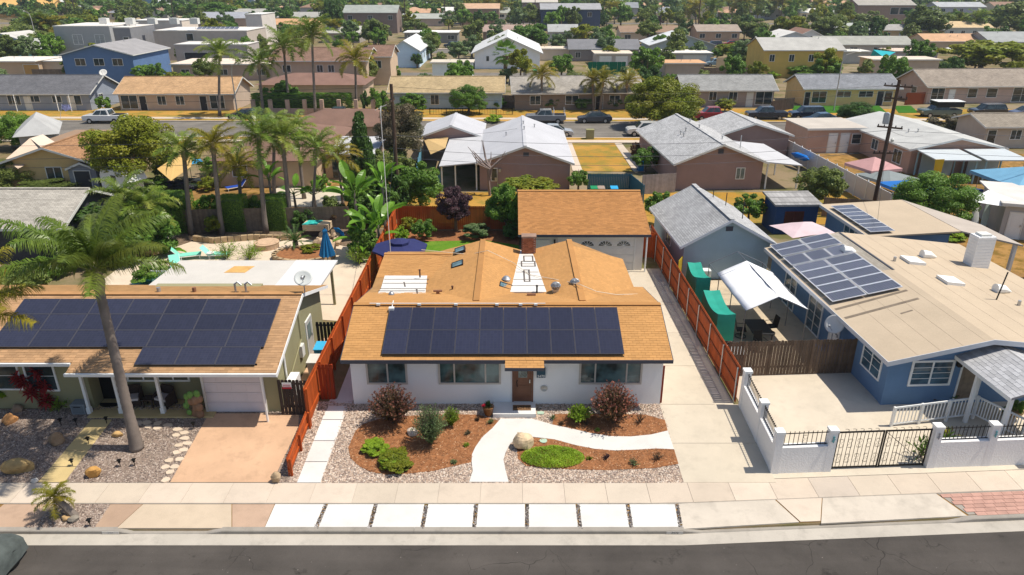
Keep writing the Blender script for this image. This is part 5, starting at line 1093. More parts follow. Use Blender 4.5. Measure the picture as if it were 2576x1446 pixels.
def tree(label, kind, base, box, dens='m', name='tree', cat='tree', group=None, shape='round', var=None, trunk=True, ry=None, z=None, tr=.03):
    P = G(*base) if len(base) == 2 else Vector(base); u0, v0, u1, v1 = box; uc, vc = (u0 + u1) / 2, (v0 + v1) / 2; Y = P.y
    c = W(uc, vc, Y); s = ppm(c); rx = (u1 - u0) / 2 / s; E = (v1 - v0) / 2 / s; ph = math.atan2(CAMH - c.z, Y); ryy = (ry or rx)
    rz = math.sqrt(max(E * E - (ryy * math.sin(ph)) ** 2, (.45 * E) ** 2)) / math.cos(ph); cz = max(c.z, P.z + rz * .9)
    if dens == 'n' and rx > 2.2: dens = 'L'
    X = c.x; var = random.randint(0, 2) if var is None else var
    t = thing(name, label, cat, (X, Y, P.z), random.uniform(0, 6.28) if ry is None else 0, group)
    ob('crown', cm(kind, dens, shape, var), t, (0, 0, cz - P.z), 0, (rx * 1.04, ryy * 1.04, rz * 1.06))
    if trunk:
        h = max(.15, cz - P.z - rz * .55); key = (round(h * 2), round(rx * 2), dens)
        if key not in TRK: TRK[key] = trunk_mb(h, max(.03, tr * (h + 2 * rx)), (rx * .06, 0), 5 if dens in 'Lnm' else 3, len(TRK), rx * .6, rz * .7).mesh('trunk', m_bark2)
        ob('trunk', TRK[key], t)
    return t
def bush(label, kind, base, box, dens='m', **kw):
    kw.setdefault('trunk', False); return tree(label, kind, base, box, dens, name=kw.pop('name', 'bush'), cat=kw.pop('cat', 'bush'), **kw)
PC = {}
def palmc(kind, lod, var=0):
    k = (kind, lod, var)
    if k not in PC:
        a = {'n': dict(nf=17, npair=110, lw=.0062, ll=.27, hang=.55, segs=3, e=(.12, 1.38), droop=(.7, 1.35)), 'm': dict(nf=19, npair=44, lw=.012, ll=.28, segs=2, e=(-.45, 1.4), droop=(.9, 1.7)), 'f': dict(nf=18, npair=20, lw=.034, ll=.29, segs=1, hang=.9)}[lod]
        PC[k] = palm_crown(kind + '_crown', LEAFM[kind], 40 + var * 7 + len(kind), **a)
    return PC[k]
def palm(label, base, top, L, r=.17, kind='palm', lod='m', var=0, group=None, name='palm_tree', lean=None, rz=None):
    P = G(*base); c = W(top[0], top[1], P.y); t = thing(name, label, 'palm', P, 0, group); d = c - P; d.y = 0
    n = 9; pts = [Vector((d.x * (i / n) ** 1.2, 0, d.z * i / n)) for i in range(n + 1)]; rs = [r * (1.35 - .35 * min(1, i / n * 5)) * (1 - .25 * i / n) for i in range(n + 1)]
    m = MB()
    if lod == 'n':
        pts2, rs2 = [], []
        for i in range(60):
            f = i / 59; j = min(int(f * n), n - 1); g = f * n - j; pts2.append(pts[j].lerp(pts[j + 1], g)); rs2.append((rs[j] * (1 - g) + rs[j + 1] * g) * (1.05 if i % 2 else .97))
        pts, rs = pts2, rs2
    m.tube(pts, rs, 12 if lod == 'n' else 7); m.build('trunk', m_ptr, t, True)
    if lod != 'f': MB().lathe([(r * .75, -.9 * L / 3.2), (r * 1.25, -.5 * L / 3.2), (r * .9, 0), (r * .3, .3)], d, 9).build('boot', M('palm_boot', (.30, .24, .16), .9, .2, 5), t, True)
    a, b = palmc(kind, lod, var); z = random.uniform(0, 6.28) if rz is None else rz
    ob('fronds', a, t, d, z, L); ob('rachis', b, t, d, z, L); return t
def stemshrub(label, base, h, w, n, leaf, tipm=None, leafm=None, seed=0, ll=.05, per=16, lw=.35, up=.5, name='shrub', curve=.25):
    """upright stems fanning from one foot, leaves along them, a tuft at each tip"""
    P = G(*base); rng = np.random.default_rng(seed); t = thing(name, label, 'shrub', P); Q, Tp = [], []; m = MB()
    for i in range(n):
        a = rng.uniform(0, 6.283); q = math.sqrt(rng.random()); hh = h * (1 - .42 * q * q) * rng.uniform(.68, 1.08); end = np.array([math.cos(a) * q * w, math.sin(a) * q * w, hh]); mid = np.array([end[0] * (.5 - curve * .6), end[1] * (.5 - curve * .6), hh * .5])
        m.tube([(0, 0, 0), tuple(mid), tuple(end)], [.012, .008, .004], 3, cap=False)
        for k in range(per):
            f = up + (1 - up) * (k + rng.random()) / per; p = (1 - f) ** 2 * 0 + 2 * f * (1 - f) * mid + f * f * end; d = 2 * (1 - f) * mid + 2 * f * (end - mid); d /= np.linalg.norm(d)
            o = d * rng.uniform(.4, 1) + rng.normal(size=3) * .6; o /= np.linalg.norm(o); s = np.cross(o, rng.normal(size=3)); s /= np.linalg.norm(s); l = ll * rng.uniform(.7, 1.3)
            (Tp if f > .9 and tipm else Q).append([p - s * l * .15, p + o * l * .5 + s * l * lw, p + o * l, p + o * l * .5 - s * l * lw])
    m.build('stems', m_bark2, t); stuff(ob('foliage', soup('foliage', np.array(Q), LEAFM[leaf]), t))
    if Tp: stuff(ob('flower_tips', soup('flower_tips', np.array(Tp), LEAFM[tipm]), t))
    return t
def paddle_mesh():
    m = MB(); n = 8; vs = []
    for i in range(n + 1):
        f = i / n; y = .38 + .62 * f; w = .135 * math.sin(math.pi * min(.06 + .94 * f, .985)) ** .6; z = .10 * math.sin(math.pi * f * .5) - .24 * f * f
        vs += [(-w, y, z + .04), (0, y, z - .01), (w, y, z + .04)]
    m.add(vs, [(i * 3 + j, i * 3 + j + 1, (i + 1) * 3 + j + 1, (i + 1) * 3 + j) for i in range(n) for j in range(2)])
    m.tube([(0, 0, 0), (0, .2, .02), (0, .42, .0)], [.018, .014, .01], 5); return m.mesh('leaf', LEAFM['banana'])
PAD = paddle_mesh()
def paddle(label, base, h, n, L, seed=0, trunk=True, name='banana_plant', group=None, P=None):
    """giant bird of paradise or banana: bare stem and big paddle leaves"""
    rr = random.Random(seed); P = P or G(*base); t = thing(name, label, 'plant', P, 0, group)
    if trunk: MB().tube([(0, 0, -.05), (.05, 0, h * .5), (0, .05, h)], [.13, .1, .08], 7).build('stem', m_ptr, t)
    for i in range(n):
        o = ob('leaf', PAD, t, (0, 0, h * rr.uniform(.8, 1) if trunk else .05)); o.rotation_euler = (R(rr.uniform(12, 68)), R(rr.uniform(-25, 25)), i * 2.4 + rr.uniform(-.3, .3)); o.scale = (L * rr.uniform(.85, 1.15),) * 3
    return t
def rock(label, base, w, d, h, c, seed, rz=0, group=None, P=None):
    P = P or G(*base); rr = random.Random(seed); m = MB(); m.lump((w / 2 * 1.1, d / 2 * 1.1, h * .66), seed); m.v = [(x, y, max(z + h * .4, -.05)) for x, y, z in m.v]
    return tag(m.build('boulder', M('rock_' + str(c), c, .9, .22, 4, .8, 9, fine=.2), loc=P, rz=rz), label, 'rock', group)
z6 = lambda x, y: (644 + x * .25513, 888.8 + y * .25513); z7 = lambda x, y: (1215.8 + x * .25513, 888.8 + y * .25513)
# ---- planting in front of the white house
stemshrub('tall bronze red shrub before the left window', z6(1350, 690), 1.85, 1.05, 260, 'rust', 'tip', seed=1, ll=.10, per=18, up=.25); stemshrub('wide bronze red shrub before the right window', z7(1275, 690), 1.95, 1.05, 260, 'rust', 'tip', seed=2, ll=.10, per=18, up=.28)
stemshrub('tall feathery grey green shrub in the left mulch bed', z6(1720, 900), 1.95, .75, 260, 'sage', seed=3, ll=.10, per=26, lw=.16, up=.12, curve=.5); stemshrub('feathery lime green shrub behind the tall grey green one', z6(1925, 715), .95, .42, 140, 'lime', seed=4, ll=.08, per=18, lw=.18, up=.15, curve=.5)
stemshrub('bright green spiky succulent shrub right of the porch step', z7(945, 670), .8, .55, 110, 'lime', seed=5, ll=.10, per=14, lw=.3, up=.3)
bush('low lime green creeper at the left of the mulch bed', 'lime', z6(1170, 950), (909, 1100, 976, 1144), 'n'); bush('low yellow green creeper at the front of the mulch bed', 'yellow', z6(1380, 1090), (950, 1130, 1042, 1182), 'n'); bush('lime green patch joined to the front creeper', 'lime', z6(1260, 1110), (955, 1145, 1010, 1184), 'n')
def mound(label, u0, v0, u1, v1, h, kind, seed):
    A, B, C_, D_ = G(u0, (v0 + v1) / 2), G(u1, (v0 + v1) / 2), G((u0 + u1) / 2, v1), G((u0 + u1) / 2, v0); P = (A + B) / 2; rx, ry = (B.x - A.x) / 2, (D_.y - C_.y) / 2; rng = np.random.default_rng(seed); n = 11000
    r = np.sqrt(rng.random(n)); a = rng.uniform(0, 6.283, n); x, y = np.cos(a) * r, np.sin(a) * r; bumpy = .8 + .2 * np.sin(x * 9 + 1) * np.cos(y * 7); z = h * np.sqrt(np.maximum(1 - r ** 3, .02)) * bumpy * rng.uniform(.55, 1.1, n)
    p = np.stack([x * rx, y * ry, z], 1); N = rng.normal(size=(n, 3)) * .7 + np.array([0, 0, 1.]); N /= np.linalg.norm(N, axis=1)[:, None]
    t = thing('groundcover', label, 'ground cover plant', P); ob('foliage', soup('foliage', leaves(p, N, .035, rng, .3), LEAFM[kind]), t)
mound('large bright green mound of groundcover below the curved path', 1309, 1120, 1470, 1180, .28, 'lime', 8)
for lab, b, s, k in (('small grey green succulent right of the step', z7(688, 650), .22, 'sage'), ('small olive shrub near the driveway in the upper bed', z7(1540, 685), .45, 'rust'), ('small bronze shrub near the driveway in the lower bed', z7(1708, 1050), .34, 'rust'), ('spreading grey green plant in the lower bed', z7(1490, 1100), .3, 'sage'), ('tiny purple plant in the lower bed', z7(1215, 1040), .22, 'purple'), ('tiny yellow green plant beside the big mound', z7(1043, 1045), .15, 'yellow'), ('small grey green plant left of the porch step', z6(2312, 690), .25, 'sage'), ('tiny lime plant beside the path bend', z6(2072, 915), .16, 'lime'), ('tiny grey green plant near the path in the left bed', z6(1948, 1085), .18, 'sage'), ('tiny straw coloured grass tuft in the left bed', z6(2085, 800), .2, 'dry'), ('small orange tinted plant under the bronze shrub', z7(1018, 705), .26, 'rust'), ('low dark rust plant in the left bed by the step', z6(2180, 665), .16, 'rust'), ('small yellow plant along the upper path edge', z7(1125, 765), .14, 'lime'), ('small bronze plant at the left of the upper bed', z7(770, 705), .22, 'rust')):
    stemshrub(lab, b, s, s * .75, 26, k, seed=int(b[0]), ll=.05, per=9, up=.2)
rock('pale pointed boulder at the bend of the curved path', z7(395, 925), .75, .55, .75, (.62, .47, .30), 3); rock('pale rock in the left mulch bed', z6(1535, 800), .5, .35, .32, (.55, .46, .38), 4)
rock('round tan stone at the foot of the orange fence', z5(1805, 835), .42, .36, .4, (.40, .29, .18), 5)
tag(MB().lathe([(.16, 0), (.16, .012)], n=16).build('utility_cover', MP('#a9c2ad', .6), loc=G(*z7(590, 865)) + Vector((0, 0, .028))), 'round pale green utility cover in the lower mulch bed', 'utility cover'); tag(MB().box(-.14, .14, -.1, .1, 0, .05).build('utility_box', MP('#a9c2ad', .6), loc=G(*z7(562, 592))), 'square pale green valve box right of the porch step', 'utility cover')
pt_ = thing('flower_pot', 'glazed brown pot with dark plant and red flower beside the step', 'flower pot', G(*z6(2290, 610))); MB().lathe([(.13, 0), (.2, .15), (.24, .42), (.26, .46), (.22, .46)], n=18).build('pot', M('glazed_brown', (.20, .09, .03), .25, .2, 4), pt_, True); rng = np.random.default_rng(5)
Q = []
for i in range(60):
    a = rng.uniform(0, 6.28); e = rng.uniform(.4, 1.4); o = np.array([math.cos(a) * math.cos(e), math.sin(a) * math.cos(e), math.sin(e)]); s = np.cross(o, [0, 0, 1.]); s /= np.linalg.norm(s); p = np.array([0, 0, .45]); l = rng.uniform(.18, .34); Q.append([p, p + o * l * .5 + s * .03, p + o * l, p + o * l * .5 - s * .03])
ob('leaves', soup('leaves', np.array(Q), LEAFM['dark']), pt_); MB().ell((-.17, -.08, .58), (.06, .06, .06), 7, 5, 0, .3).ell((-.24, -.02, .5), (.05, .05, .05), 7, 5, 0, .3).build('flower', MP('#c01f36', .6), pt_)
# ---- planting and things in front of the olive house
palm('tall queen palm with curving grey trunk in the gravel yard', (345, 1128), (238, 678), 3.4, .21, 'palm', 'n', 0, rz=.6)
palm('yellow fronded palm at the left edge of the gravel yard', (-118, 1190), (-78, 800), 2.7, .16, 'ypalm', 'n', 1)
sp = thing('small_palm', 'small leaning date palm in the kerbside gravel', 'palm', G(190, 1298)); MB().tube([(0, 0, -.05), (-.28, 0, .45), (-.55, 0, .82)], [.15, .13, .11], 9).build('trunk', m_ptr, sp); a, b = palmc('ypalm', 'm', 1); ob('fronds', a, sp, (-.55, 0, .85), .4, .85); ob('rachis', b, sp, (-.55, 0, .85), .4, .85)
for lab, x, y, w, d, h, c in (('orange boulder beside the red cordyline', 70, 450, .6, .5, .45, (.50, .25, .10)), ('brown rock behind the orange boulder', 115, 375, .5, .4, .3, (.30, .22, .15)), ('brown upright rock in the palm shade', 375, 585, .55, .45, .5, (.30, .20, .12)), ('long ochre rock at the left of the gravel', 120, 770, 1.2, .55, .55, (.36, .25, .11)), ('flat ochre rock near the palm', 765, 540, .5, .3, .22, (.52, .33, .14)), ('ochre rock between two path lights', 620, 795, .6, .5, .45, (.50, .27, .08)), ('small white stone at the walk edge', 230, 838, .28, .2, .16, (.6, .56, .5)), ('ochre rock under the small leaning palm', 432, 1085, .35, .25, .18, (.45, .3, .15)), ('grey rock at the foot of the small palm', 485, 1090, .4, .3, .22, (.25, .22, .18))):
    rock(lab, z5(x, y), w, d, h, c, int(x))
for i, (x, y) in enumerate(((400, 468), (500, 468), (697, 458), (580, 590), (475, 735), (785, 738), (880, 733), (1265, 493), (590, 1128))):
    t = thing('path_light', 'small black solar path light standing in the gravel', 'path light', G(*z5(x, y)), 0, 'solar path lights in the gravel'); MB().tube([(0, 0, 0), (0, 0, .3)], .015, 6).build('stake', m_black, t); MB().box(-.07, .07, -.07, .07, .3, .33).lathe([(.05, .2), (.05, .3)], n=8).build('lamp_head', m_black, t)
def cordyline(label, base, spots, kind):
    P = G(*base); t = thing('cordyline', label, 'plant', P); m = MB(); rng = np.random.default_rng(3); Q = []
    for (x, y, z) in spots:
        m.tube([(0, 0, 0), (x * .5, y * .5, z * .55), (x, y, z)], [.035, .03, .022], 6)
        for i in range(70):
            a = i * 2.4; e = rng.uniform(-.7, 1.3); o = np.array([math.cos(a) * math.cos(e), math.sin(a) * math.cos(e), math.sin(e)]); s = np.cross(o, [0, 0, 1.]); s /= np.linalg.norm(s) + 1e-9; p = np.array([x, y, z - .25 + .3 * rng.random()]); l = rng.uniform(.3, .5); Q.append([p, p + o * l * .5 + s * .045, p + o * l + np.array([0, 0, -.08]), p + o * l * .5 - s * .045])
    m.build('stems', m_bark2, t); ob('foliage', soup('foliage', np.array(Q), LEAFM[kind]), t)
cordyline('tall cordyline with bright red leaves against the olive wall', (110, 1030), [(-.5, 0, 1.5), (.1, .1, 1.9), (-.2, -.2, 1.1), (.35, 0, 1.3), (-.75, .1, 1.7), (.3, -.1, .6)], 'red')
bush('yellow green fern palm at the left edge of the olive house', 'lime', (5, 1010), (-40, 945, 48, 1010), 'm'); stemshrub('variegated leafy clump beside the metal box', (150, 1030), .75, .5, 40, 'lime', seed=9, ll=.22, per=5, lw=.12, up=.3, name='leafy_clump'); stemshrub('yellow flowered clump at the left edge', (38, 1010), .6, .3, 20, 'ypalm', seed=10, ll=.1, per=6)
ct_ = thing('prickly_pear', 'prickly pear cactus with brown old pads by the garage door', 'cactus', G(497, 1052)); mo, mn = M('old_cactus', (.25, .15, .09), .9, .2, 5, .4), M('cactus_pad', (.13, .26, .06), .7, .15, 4)
for i, (x, z, r, k) in enumerate(((-.1, .25, .2, 0), (.12, .22, .2, 0), (.02, .55, .2, 0), (.2, .62, .17, 0), (-.15, .85, .17, 0), (.08, .95, .18, 0), (.25, 1.0, .15, 0), (-.3, .8, .15, 1), (-.42, .6, .14, 1), (-.28, .35, .12, 1), (.2, 1.28, .15, 1), (-.1, 1.2, .16, 1), (-.3, 1.1, .13, 1))):
    MB().ell((x, random.uniform(-.1, .1), z), (r, .07 if k else .12, r * 1.25), 10, 7).build('pad', mn if k else mo, ct_, True)
cc = thing('covered_car', 'parked car under a grey cloth cover at the kerb', 'car', (-17.55, 17.1, -.66), R(90)); m = MB(); n = 12; st_ = [(-2.25, .5, .62, .3), (-2.1, .85, .78, .2), (-1.3, .9, .95, .15), (-.7, .92, 1.38, .15), (.3, .92, 1.45, .15), (1.0, .9, 1.2, .15), (1.7, .9, .95, .15), (2.1, .86, .8, .2), (2.3, .5, .6, .3)]
vs = []
for j, (x, w, h, b) in enumerate(st_):
    for i in range(n + 1): a = math.pi * i / n; fold = 1 + .03 * math.sin(i * 2.7 + j * 1.9); cx = math.copysign(abs(math.cos(a)) ** .5, math.cos(a)); vs.append((x, w * cx * fold, b + (h - b) * math.sin(a) ** .55 * fold))
m.add(vs, [(j * (n + 1) + i, j * (n + 1) + i + 1, (j + 1) * (n + 1) + i + 1, (j + 1) * (n + 1) + i) for j in range(len(st_) - 1) for i in range(n)]); m.build('cover', M('grey_cover', (.085, .10, .095), .85, .25, 3, .8, 7), cc, True)
for x in (-1.4, 1.4):
    for y in (-.78, .78): MB().tube([(x, y - .1, .31), (x, y + .1, .31)], .31, 16).build('wheel', m_black, cc)
# ---- right neighbour's plants
stemshrub('strelitzia clump behind the iron gate', (2315, 1150), 1.0, .5, 26, 'green', seed=21, ll=.35, per=3, lw=.12, up=.4); stemshrub('orange flowered strelitzia behind the iron railing', (2375, 1125), .8, .5, 24, 'green', 'ypalm', seed=22, ll=.3, per=4, lw=.12, up=.4)
bush('dark green bush against the blue wall below the window', 'dark', (2385, 1000), (2345, 965, 2410, 1003), 'm'); bush('reddish bush low by the blue wall', 'rust', (2345, 1005), (2328, 988, 2362, 1008), 'm')
for u, v, s, lab in ((2510, 1012, .3, 'wide tan pot with green plant on the porch'), (2483, 1010, .18, 'small tan pot with green plant on the porch')):
    p = thing('flower_pot', lab, 'flower pot', (G(u, v).x, 26.6, .0)); MB().lathe([(s * .6, 0), (s, s * .9), (s * 1.05, s), (s * .8, s)], n=14).build('pot', MP('#9a8257', .6), p, True); ob('plant', cm('green', 'm', 'round', 1), p, (0, 0, s * 1.7), 0, s * 1.1)
# ---- back lawn of the white house, pool yard behind the olive house
flat('back_lawn_green', [(-8.4, 40.0), (.5, 40.0), (.5, 48.6), (-2, 49.6), (-8.4, 49.3)], .01, m_lawn, .04)
flat('soil_bed', [(-8.5, 49.2), (-2, 49.6), (.5, 48.5), (.6, 51.8), (-8.6, 51.8)], .02, m_bark, .04)
um = thing('patio_umbrella', 'navy blue double tier parasol open behind the tan roof', 'parasol', (-7.0, 42.2, 0)); mu = M('navy_canvas', (.025, .03, .11), .8, .08, 2)
for z, r, h in ((2.15, 1.75, .38), (2.56, .62, .2)):
    m = MB(); vs = [(0, 0, z + h)] + [(math.cos(R(45 * i + 22)) * r, math.sin(R(45 * i + 22)) * r, z - (.0)) for i in range(8)]; m.add(vs, [(0, 1 + i, 1 + (i + 1) % 8) for i in range(8)]); m.add([(x, y, zz - .12) for x, y, zz in vs[1:]] + vs[1:], [(i, (i + 1) % 8, 8 + (i + 1) % 8, 8 + i) for i in range(8)]); o = m.build('canopy', mu, um); o.modifiers.new('s', 'SOLIDIFY').thickness = .01
MB().tube([(0, 0, 0), (0, 0, 2.6)], .03, 8).build('pole', m_dark, um); MB().lathe([(.3, 0), (.3, .06), (.06, .12)], n=14).build('base', m_dark, um)
for a in range(8): MB().bar((0, 0, 2.42), (math.cos(R(45 * a + 22)) * 1.7, math.sin(R(45 * a + 22)) * 1.7, 2.13), .02).build('rib', m_dark, um)
tree('purple leaved plum tree against the orange back fence', 'purple', (1148, 582), (1098, 463, 1190, 560), 'n'); tree('tall leafy shrub tree left of the garage', 'green', (1285, 585), (1222, 462, 1318, 588), 'n', tr=.02); tree('yellow green bush reaching over the fence by the garage', 'yellow', (1320, 560), (1255, 442, 1400, 500), 'm', tr=.02)
for lab, k, b, x in (('pale sage bush under the plum tree', 'sage', (1183, 600), (1160, 560, 1235, 600)), ('green bush left of the plum tree at the fence', 'green', (1075, 603), (1035, 545, 1095, 600)), ('lime bush beside the navy parasol', 'lime', (1020, 610), (992, 575, 1030, 620)), ('yellow green bush at the fence corner', 'yellow', (1022, 580), (1008, 545, 1050, 585)), ('dark bush beside the garage wall', 'dark', (1290, 600), (1262, 560, 1310, 605))): bush(lab, k, b, x)
deck = flat('pool_deck', [(-26, 38.8), (-9.2, 36), (-9.0, 51.4), (-26, 51.4)], .004, MC('deck_concrete', (.60, .50, .38), .08, .1), .04)
pool = flat('pool_water', [(-24, 39.6), (-19.6, 39.4), (-19.2, 42.5), (-20.5, 44.4), (-23.6, 44.2)], .012, MGLASS('pool_blue', (.10, .34, .36), .06), .02)
t = thing('planter_wall', 'low curved tan block wall below the palm row', 'wall'); wl_ = [G(v_, w_, 0) for v_, w_ in ((488, 606), (540, 612), (590, 607), (640, 603), (705, 605), (760, 600))]
for i in range(5):
    a, b = wl_[i], wl_[i + 1]; n = int((b - a).length / .42)
    for k in range(n):
        p = a.lerp(b, (k + .5) / n); q = MB().box(-.2, .2, -.12, .12, 0, .42).build('block', M('tan_block', (.40, .29, .17), .95, .15, 3, .4, rnd=.15), t, loc=p, rz=math.atan2(b.y - a.y, b.x - a.x))
flat('planter_soil', [(-25, 46.5), (wl_[0].x, wl_[0].y + .1), (wl_[2].x, wl_[2].y + .1), (wl_[5].x, wl_[5].y + .1), (-9.2, 47), (-9, 52), (-25, 52)], .05, M('leaf_litter', (.17, .12, .08), 1, .35, 5, .6, 20, fine=.4), .05)
sp_ = thing('spa_ring', 'round stone ring spa with blue cover by the palms', 'spa', G(672, 622, 0)); m = MB(); m.lathe([(.82, 0), (.85, .35), (.88, .42), (.62, .44), (.55, .36)], n=22).build('ring', M('spa_stone', (.55, .38, .25), .9, .12, 4), sp_); MB().disc((0, 0, .37), (0, 0, 1), .56, 22, 0, .03).build('cover', MP('#123f9e', .35), sp_)
def lounger(label, p, rz, c):
    t = thing('sun_lounger', label, 'lounger', p, rz); MB().box(-.32, .32, -.2, 1.15, .3, .35).build('seat', MP(c, .7), t); MB().prism([(-.32, 1.15, .35), (.32, 1.15, .35), (.32, 1.6, .85), (-.32, 1.6, .85)], (0, .04, -.03)).build('backrest', MP(c, .7), t)
    for x in (-.32, .32):
        MB().tube([(x, -.2, .28), (x, 1.15, .28), (x, 1.62, .84)], .02, 6).build('frame', m_whitep, t)
        for y in (-.1, 1.05): MB().tube([(x, y, 0), (x, y, .3)], .02, 6).build('leg', m_whitep, t)
lounger('mint green sun lounger beside the palm fronds', G(500, 648, 0), 1.9, '#7fd0b8'); lounger('mint striped sun lounger behind the patio cover', G(570, 648, 0), 1.6, '#8fdcc6'); lounger('mint sun lounger by the pool edge', G(448, 690, 0), .5, '#86d6c0'); lounger('blue sun lounger on the lawn behind the palms', G(575, 480, 0), -.9, '#2347a0')
t = thing('patio_table', 'small grey table between the mint loungers', 'table', G(530, 650, 0)); MB().lathe([(.28, .4), (.28, .43)], n=14).build('table_top', m_trim, t); MB().tube([(0, 0, 0), (0, 0, .4)], .04, 6).build('leg', m_trim, t)
fence('white metal pool railing behind the olive house', G(385, 722, 0), G(560, 722, 0), 1.1, m_whitep, bw=.02, gap=.09, name='pool_railing', rails=(.1, .95))
t = thing('raised_planter', 'round raised stone planter with sago palm and rocks', 'planter', G(765, 648, 0)); m = MB(); n = 16
for i in range(22): a = 6.283 * i / 22; MB().box(-.3, .3, -.12, .12, 0, .38).build('block', MATS['tan_block'], t, loc=(math.cos(a) * 2.0, math.sin(a) * 1.4, 0), rz=math.atan2(math.cos(a) * 1.4, -math.sin(a) * 2.0))
MB().lathe([(1.9, .05), (1.85, .3)], n=18).build('soil', m_bark, t)
pz_ = thing('sago_palm', 'dark sago palm in the raised planter', 'palm', G(745, 628, 0)); a, b = palmc('palm', 'm', 3) if False else palm_crown('sago_crown', LEAFM['dark'], 77, 26, 34, .012, .12, (.6, 1.1), .1, 1, (.1, 1.3)); ob('fronds', a, pz_, (0, 0, .6), 0, 1.3); ob('rachis', b, pz_, (0, 0, .6), 0, 1.3); MB().tube([(0, 0, 0), (0, 0, .6)], .2, 9).build('trunk', m_ptr, pz_)
bush('small yellow bush in the raised planter', 'yellow', (785, 640), (755, 612, 808, 645))
for i, (u, v, w) in enumerate(((805, 618, .9), (828, 628, 1.0), (850, 615, .8), (815, 602, .9), (845, 600, .7))): rock('large tan pool boulder in the raised planter', (u, v), w, w * .8, w * .75, (.55, .40, .26), 60 + i, i, 'tan boulders beside the raised planter')
cu = thing('cushion_stack', 'stack of beige lounge cushions with a teal patterned towel', 'cushions', G(800, 592, 0) + Vector((0, 0, .5)))
for i in range(3): MB().prism([(-.95, -.5, .16), (.95, -.5, .16), (1.0, .5, .16), (-.9, .5, .16)], (0, 0, -.15)).build('cushion', M('beige_canvas', (.62, .46, .30), .9, .08, 3), cu, loc=(0, 0, i * .17))
MB().prism([(-.95, -.52, .53), (.1, -.52, .53), (.35, .5, .53), (-.7, .5, .53)], (0, 0, -.03)).build('towel', M('teal_towel', (.03, .38, .34), .9, .6, 7), cu)
MB().box(-.9, .9, -.4, .4, -.5, 0).build('bench', m_dkw, cu)
tag(MB().prism([(-.3, 0, .8), (.1, -.2, .85), (.35, .1, .4), (.5, -.1, .05), (-.1, .2, .1)], (0, .06, .04)).build('pool_float', MP('#1d7fc0', .5), loc=G(852, 600, 0)), 'deflated blue pool float beside the cushions', 'pool float')
cl = thing('closed_umbrella', 'closed bright blue parasol behind the patio cover', 'parasol', G(826, 668, 0)); m = MB(); vs = []; n = 24
for z, r in ((.75, .55), (1.6, .32), (2.3, .14), (2.45, .17), (2.62, .03)): vs += [(math.cos(6.2832 * j / n) * r * (1 if j % 2 else .72), math.sin(6.2832 * j / n) * r * (1 if j % 2 else .72), z) for j in range(n)]
m.add(vs, [(i * n + j, i * n + (j + 1) % n, (i + 1) * n + (j + 1) % n, (i + 1) * n + j) for i in range(4) for j in range(n)]); m.build('canopy', M('azure_canvas', (.01, .13, .30), .8, .1, 2), cl); MB().tube([(0, 0, 0), (0, 0, 2.7)], .03, 8).build('pole', m_dark, cl)
for i, (u, v, x) in enumerate(((570, 650, (530, 600, 610, 655)), (628, 652, (585, 608, 690, 655)))): stemshrub('feathery young palm clump behind the patio cover', (u, v), 1.2, 1.2, 46, 'lime', seed=30 + i, ll=.3, per=9, lw=.06, up=.2)['group'] = 'young palm clumps by the patio cover'
stemshrub('papyrus like grass clump at the orange fence', (905, 665), 1.4, .9, 60, 'lime', seed=33, ll=.3, per=9, lw=.05, up=.3)
fence('weathered grey board fence behind the pool planting', G(380, 588, 0), G(880, 577, 0), 1.8, m_wood, side=1)
# palms and banana plants of the pool yard
for i, (b, c, L, lab) in enumerate((((482, 591), (462, 380), 2.4, 'queen palm at the left end of the row behind the pool'), ((559, 591), (535, 365), 2.3, 'queen palm second in the row behind the pool'), ((669, 588), (648, 345), 2.6, 'queen palm between the clipped hedge columns'), ((733, 575), (710, 350), 2.5, 'queen palm right of the clipped hedge columns'), ((787, 560), (797, 372), 2.3, 'slender queen palm behind the cushion stack'), ((863, 520), (848, 392), 2.2, 'yellowing queen palm behind the banana plants'))):
    palm(lab, b, c, L, .19 if i < 4 else .12, 'ypalm' if i in (5, 1) else 'palm', 'm', i % 3)
def hedge(label, u0, u1, v0, v1, d, kind='dark', dens='n', yaw=0):
    P = G((u0 + u1) / 2, v1, 0); s = ppm(P); w = (u1 - u0) / 2 / s; h = W((u0 + u1) / 2, v0, P.y + d).z
    t = thing('hedge', label, 'hedge', P + Vector((0, d / 2, 0)), yaw); ob('foliage', cm(kind, dens, 'box', 0), t, (0, 0, h / 2), 0, (w, d / 2, h / 2)); MB().box(-w * .82, w * .82, -d * .4, d * .4, 0, h * .88).build('hedge_core', LEAFM['dark'], t)
hedge('clipped hedge column between the palm trunks, left of the pair', 558, 618, 487, 586, 1.3, 'green'); hedge('clipped hedge column between the palm trunks, right of the pair', 668, 722, 487, 584, 1.3, 'green'); hedge('broad clipped hedge behind the queen palm fronds', 370, 470, 478, 590, 2.2, 'green')
for i, (b, h, n, L, lab) in enumerate((((955, 640), 2.2, 12, 2.4, 'giant bird of paradise in front of the orange fence corner'), ((900, 600), 3.6, 12, 2.4, 'tallest giant bird of paradise behind the parasol'), ((925, 640), 1.0, 12, 2.3, 'low giant bird of paradise beside the closed parasol'), ((970, 600), 4.4, 9, 2.0, 'leaning bird of paradise beside the white antenna mast'), ((690, 560), 3.9, 9, 1.8, 'banana plant among the queen palms'), ((745, 545), 2.0, 8, 1.8, 'banana plant in front of the grey fence'), ((795, 545), 1.9, 8, 1.7, 'dark banana plant right of the queen palm'), ((415, 640), .4, 9, 1.9, 'bird of paradise at the foot of the tall palm fronds'), ((440, 590), 1.6, 6, 1.7, 'banana plant in front of the clipped hedge'), ((500, 560), 1.0, 8, 1.6, 'banana plant between the palm trunks at the fence'))): paddle(lab, b, h, n, L, i, h > .5)
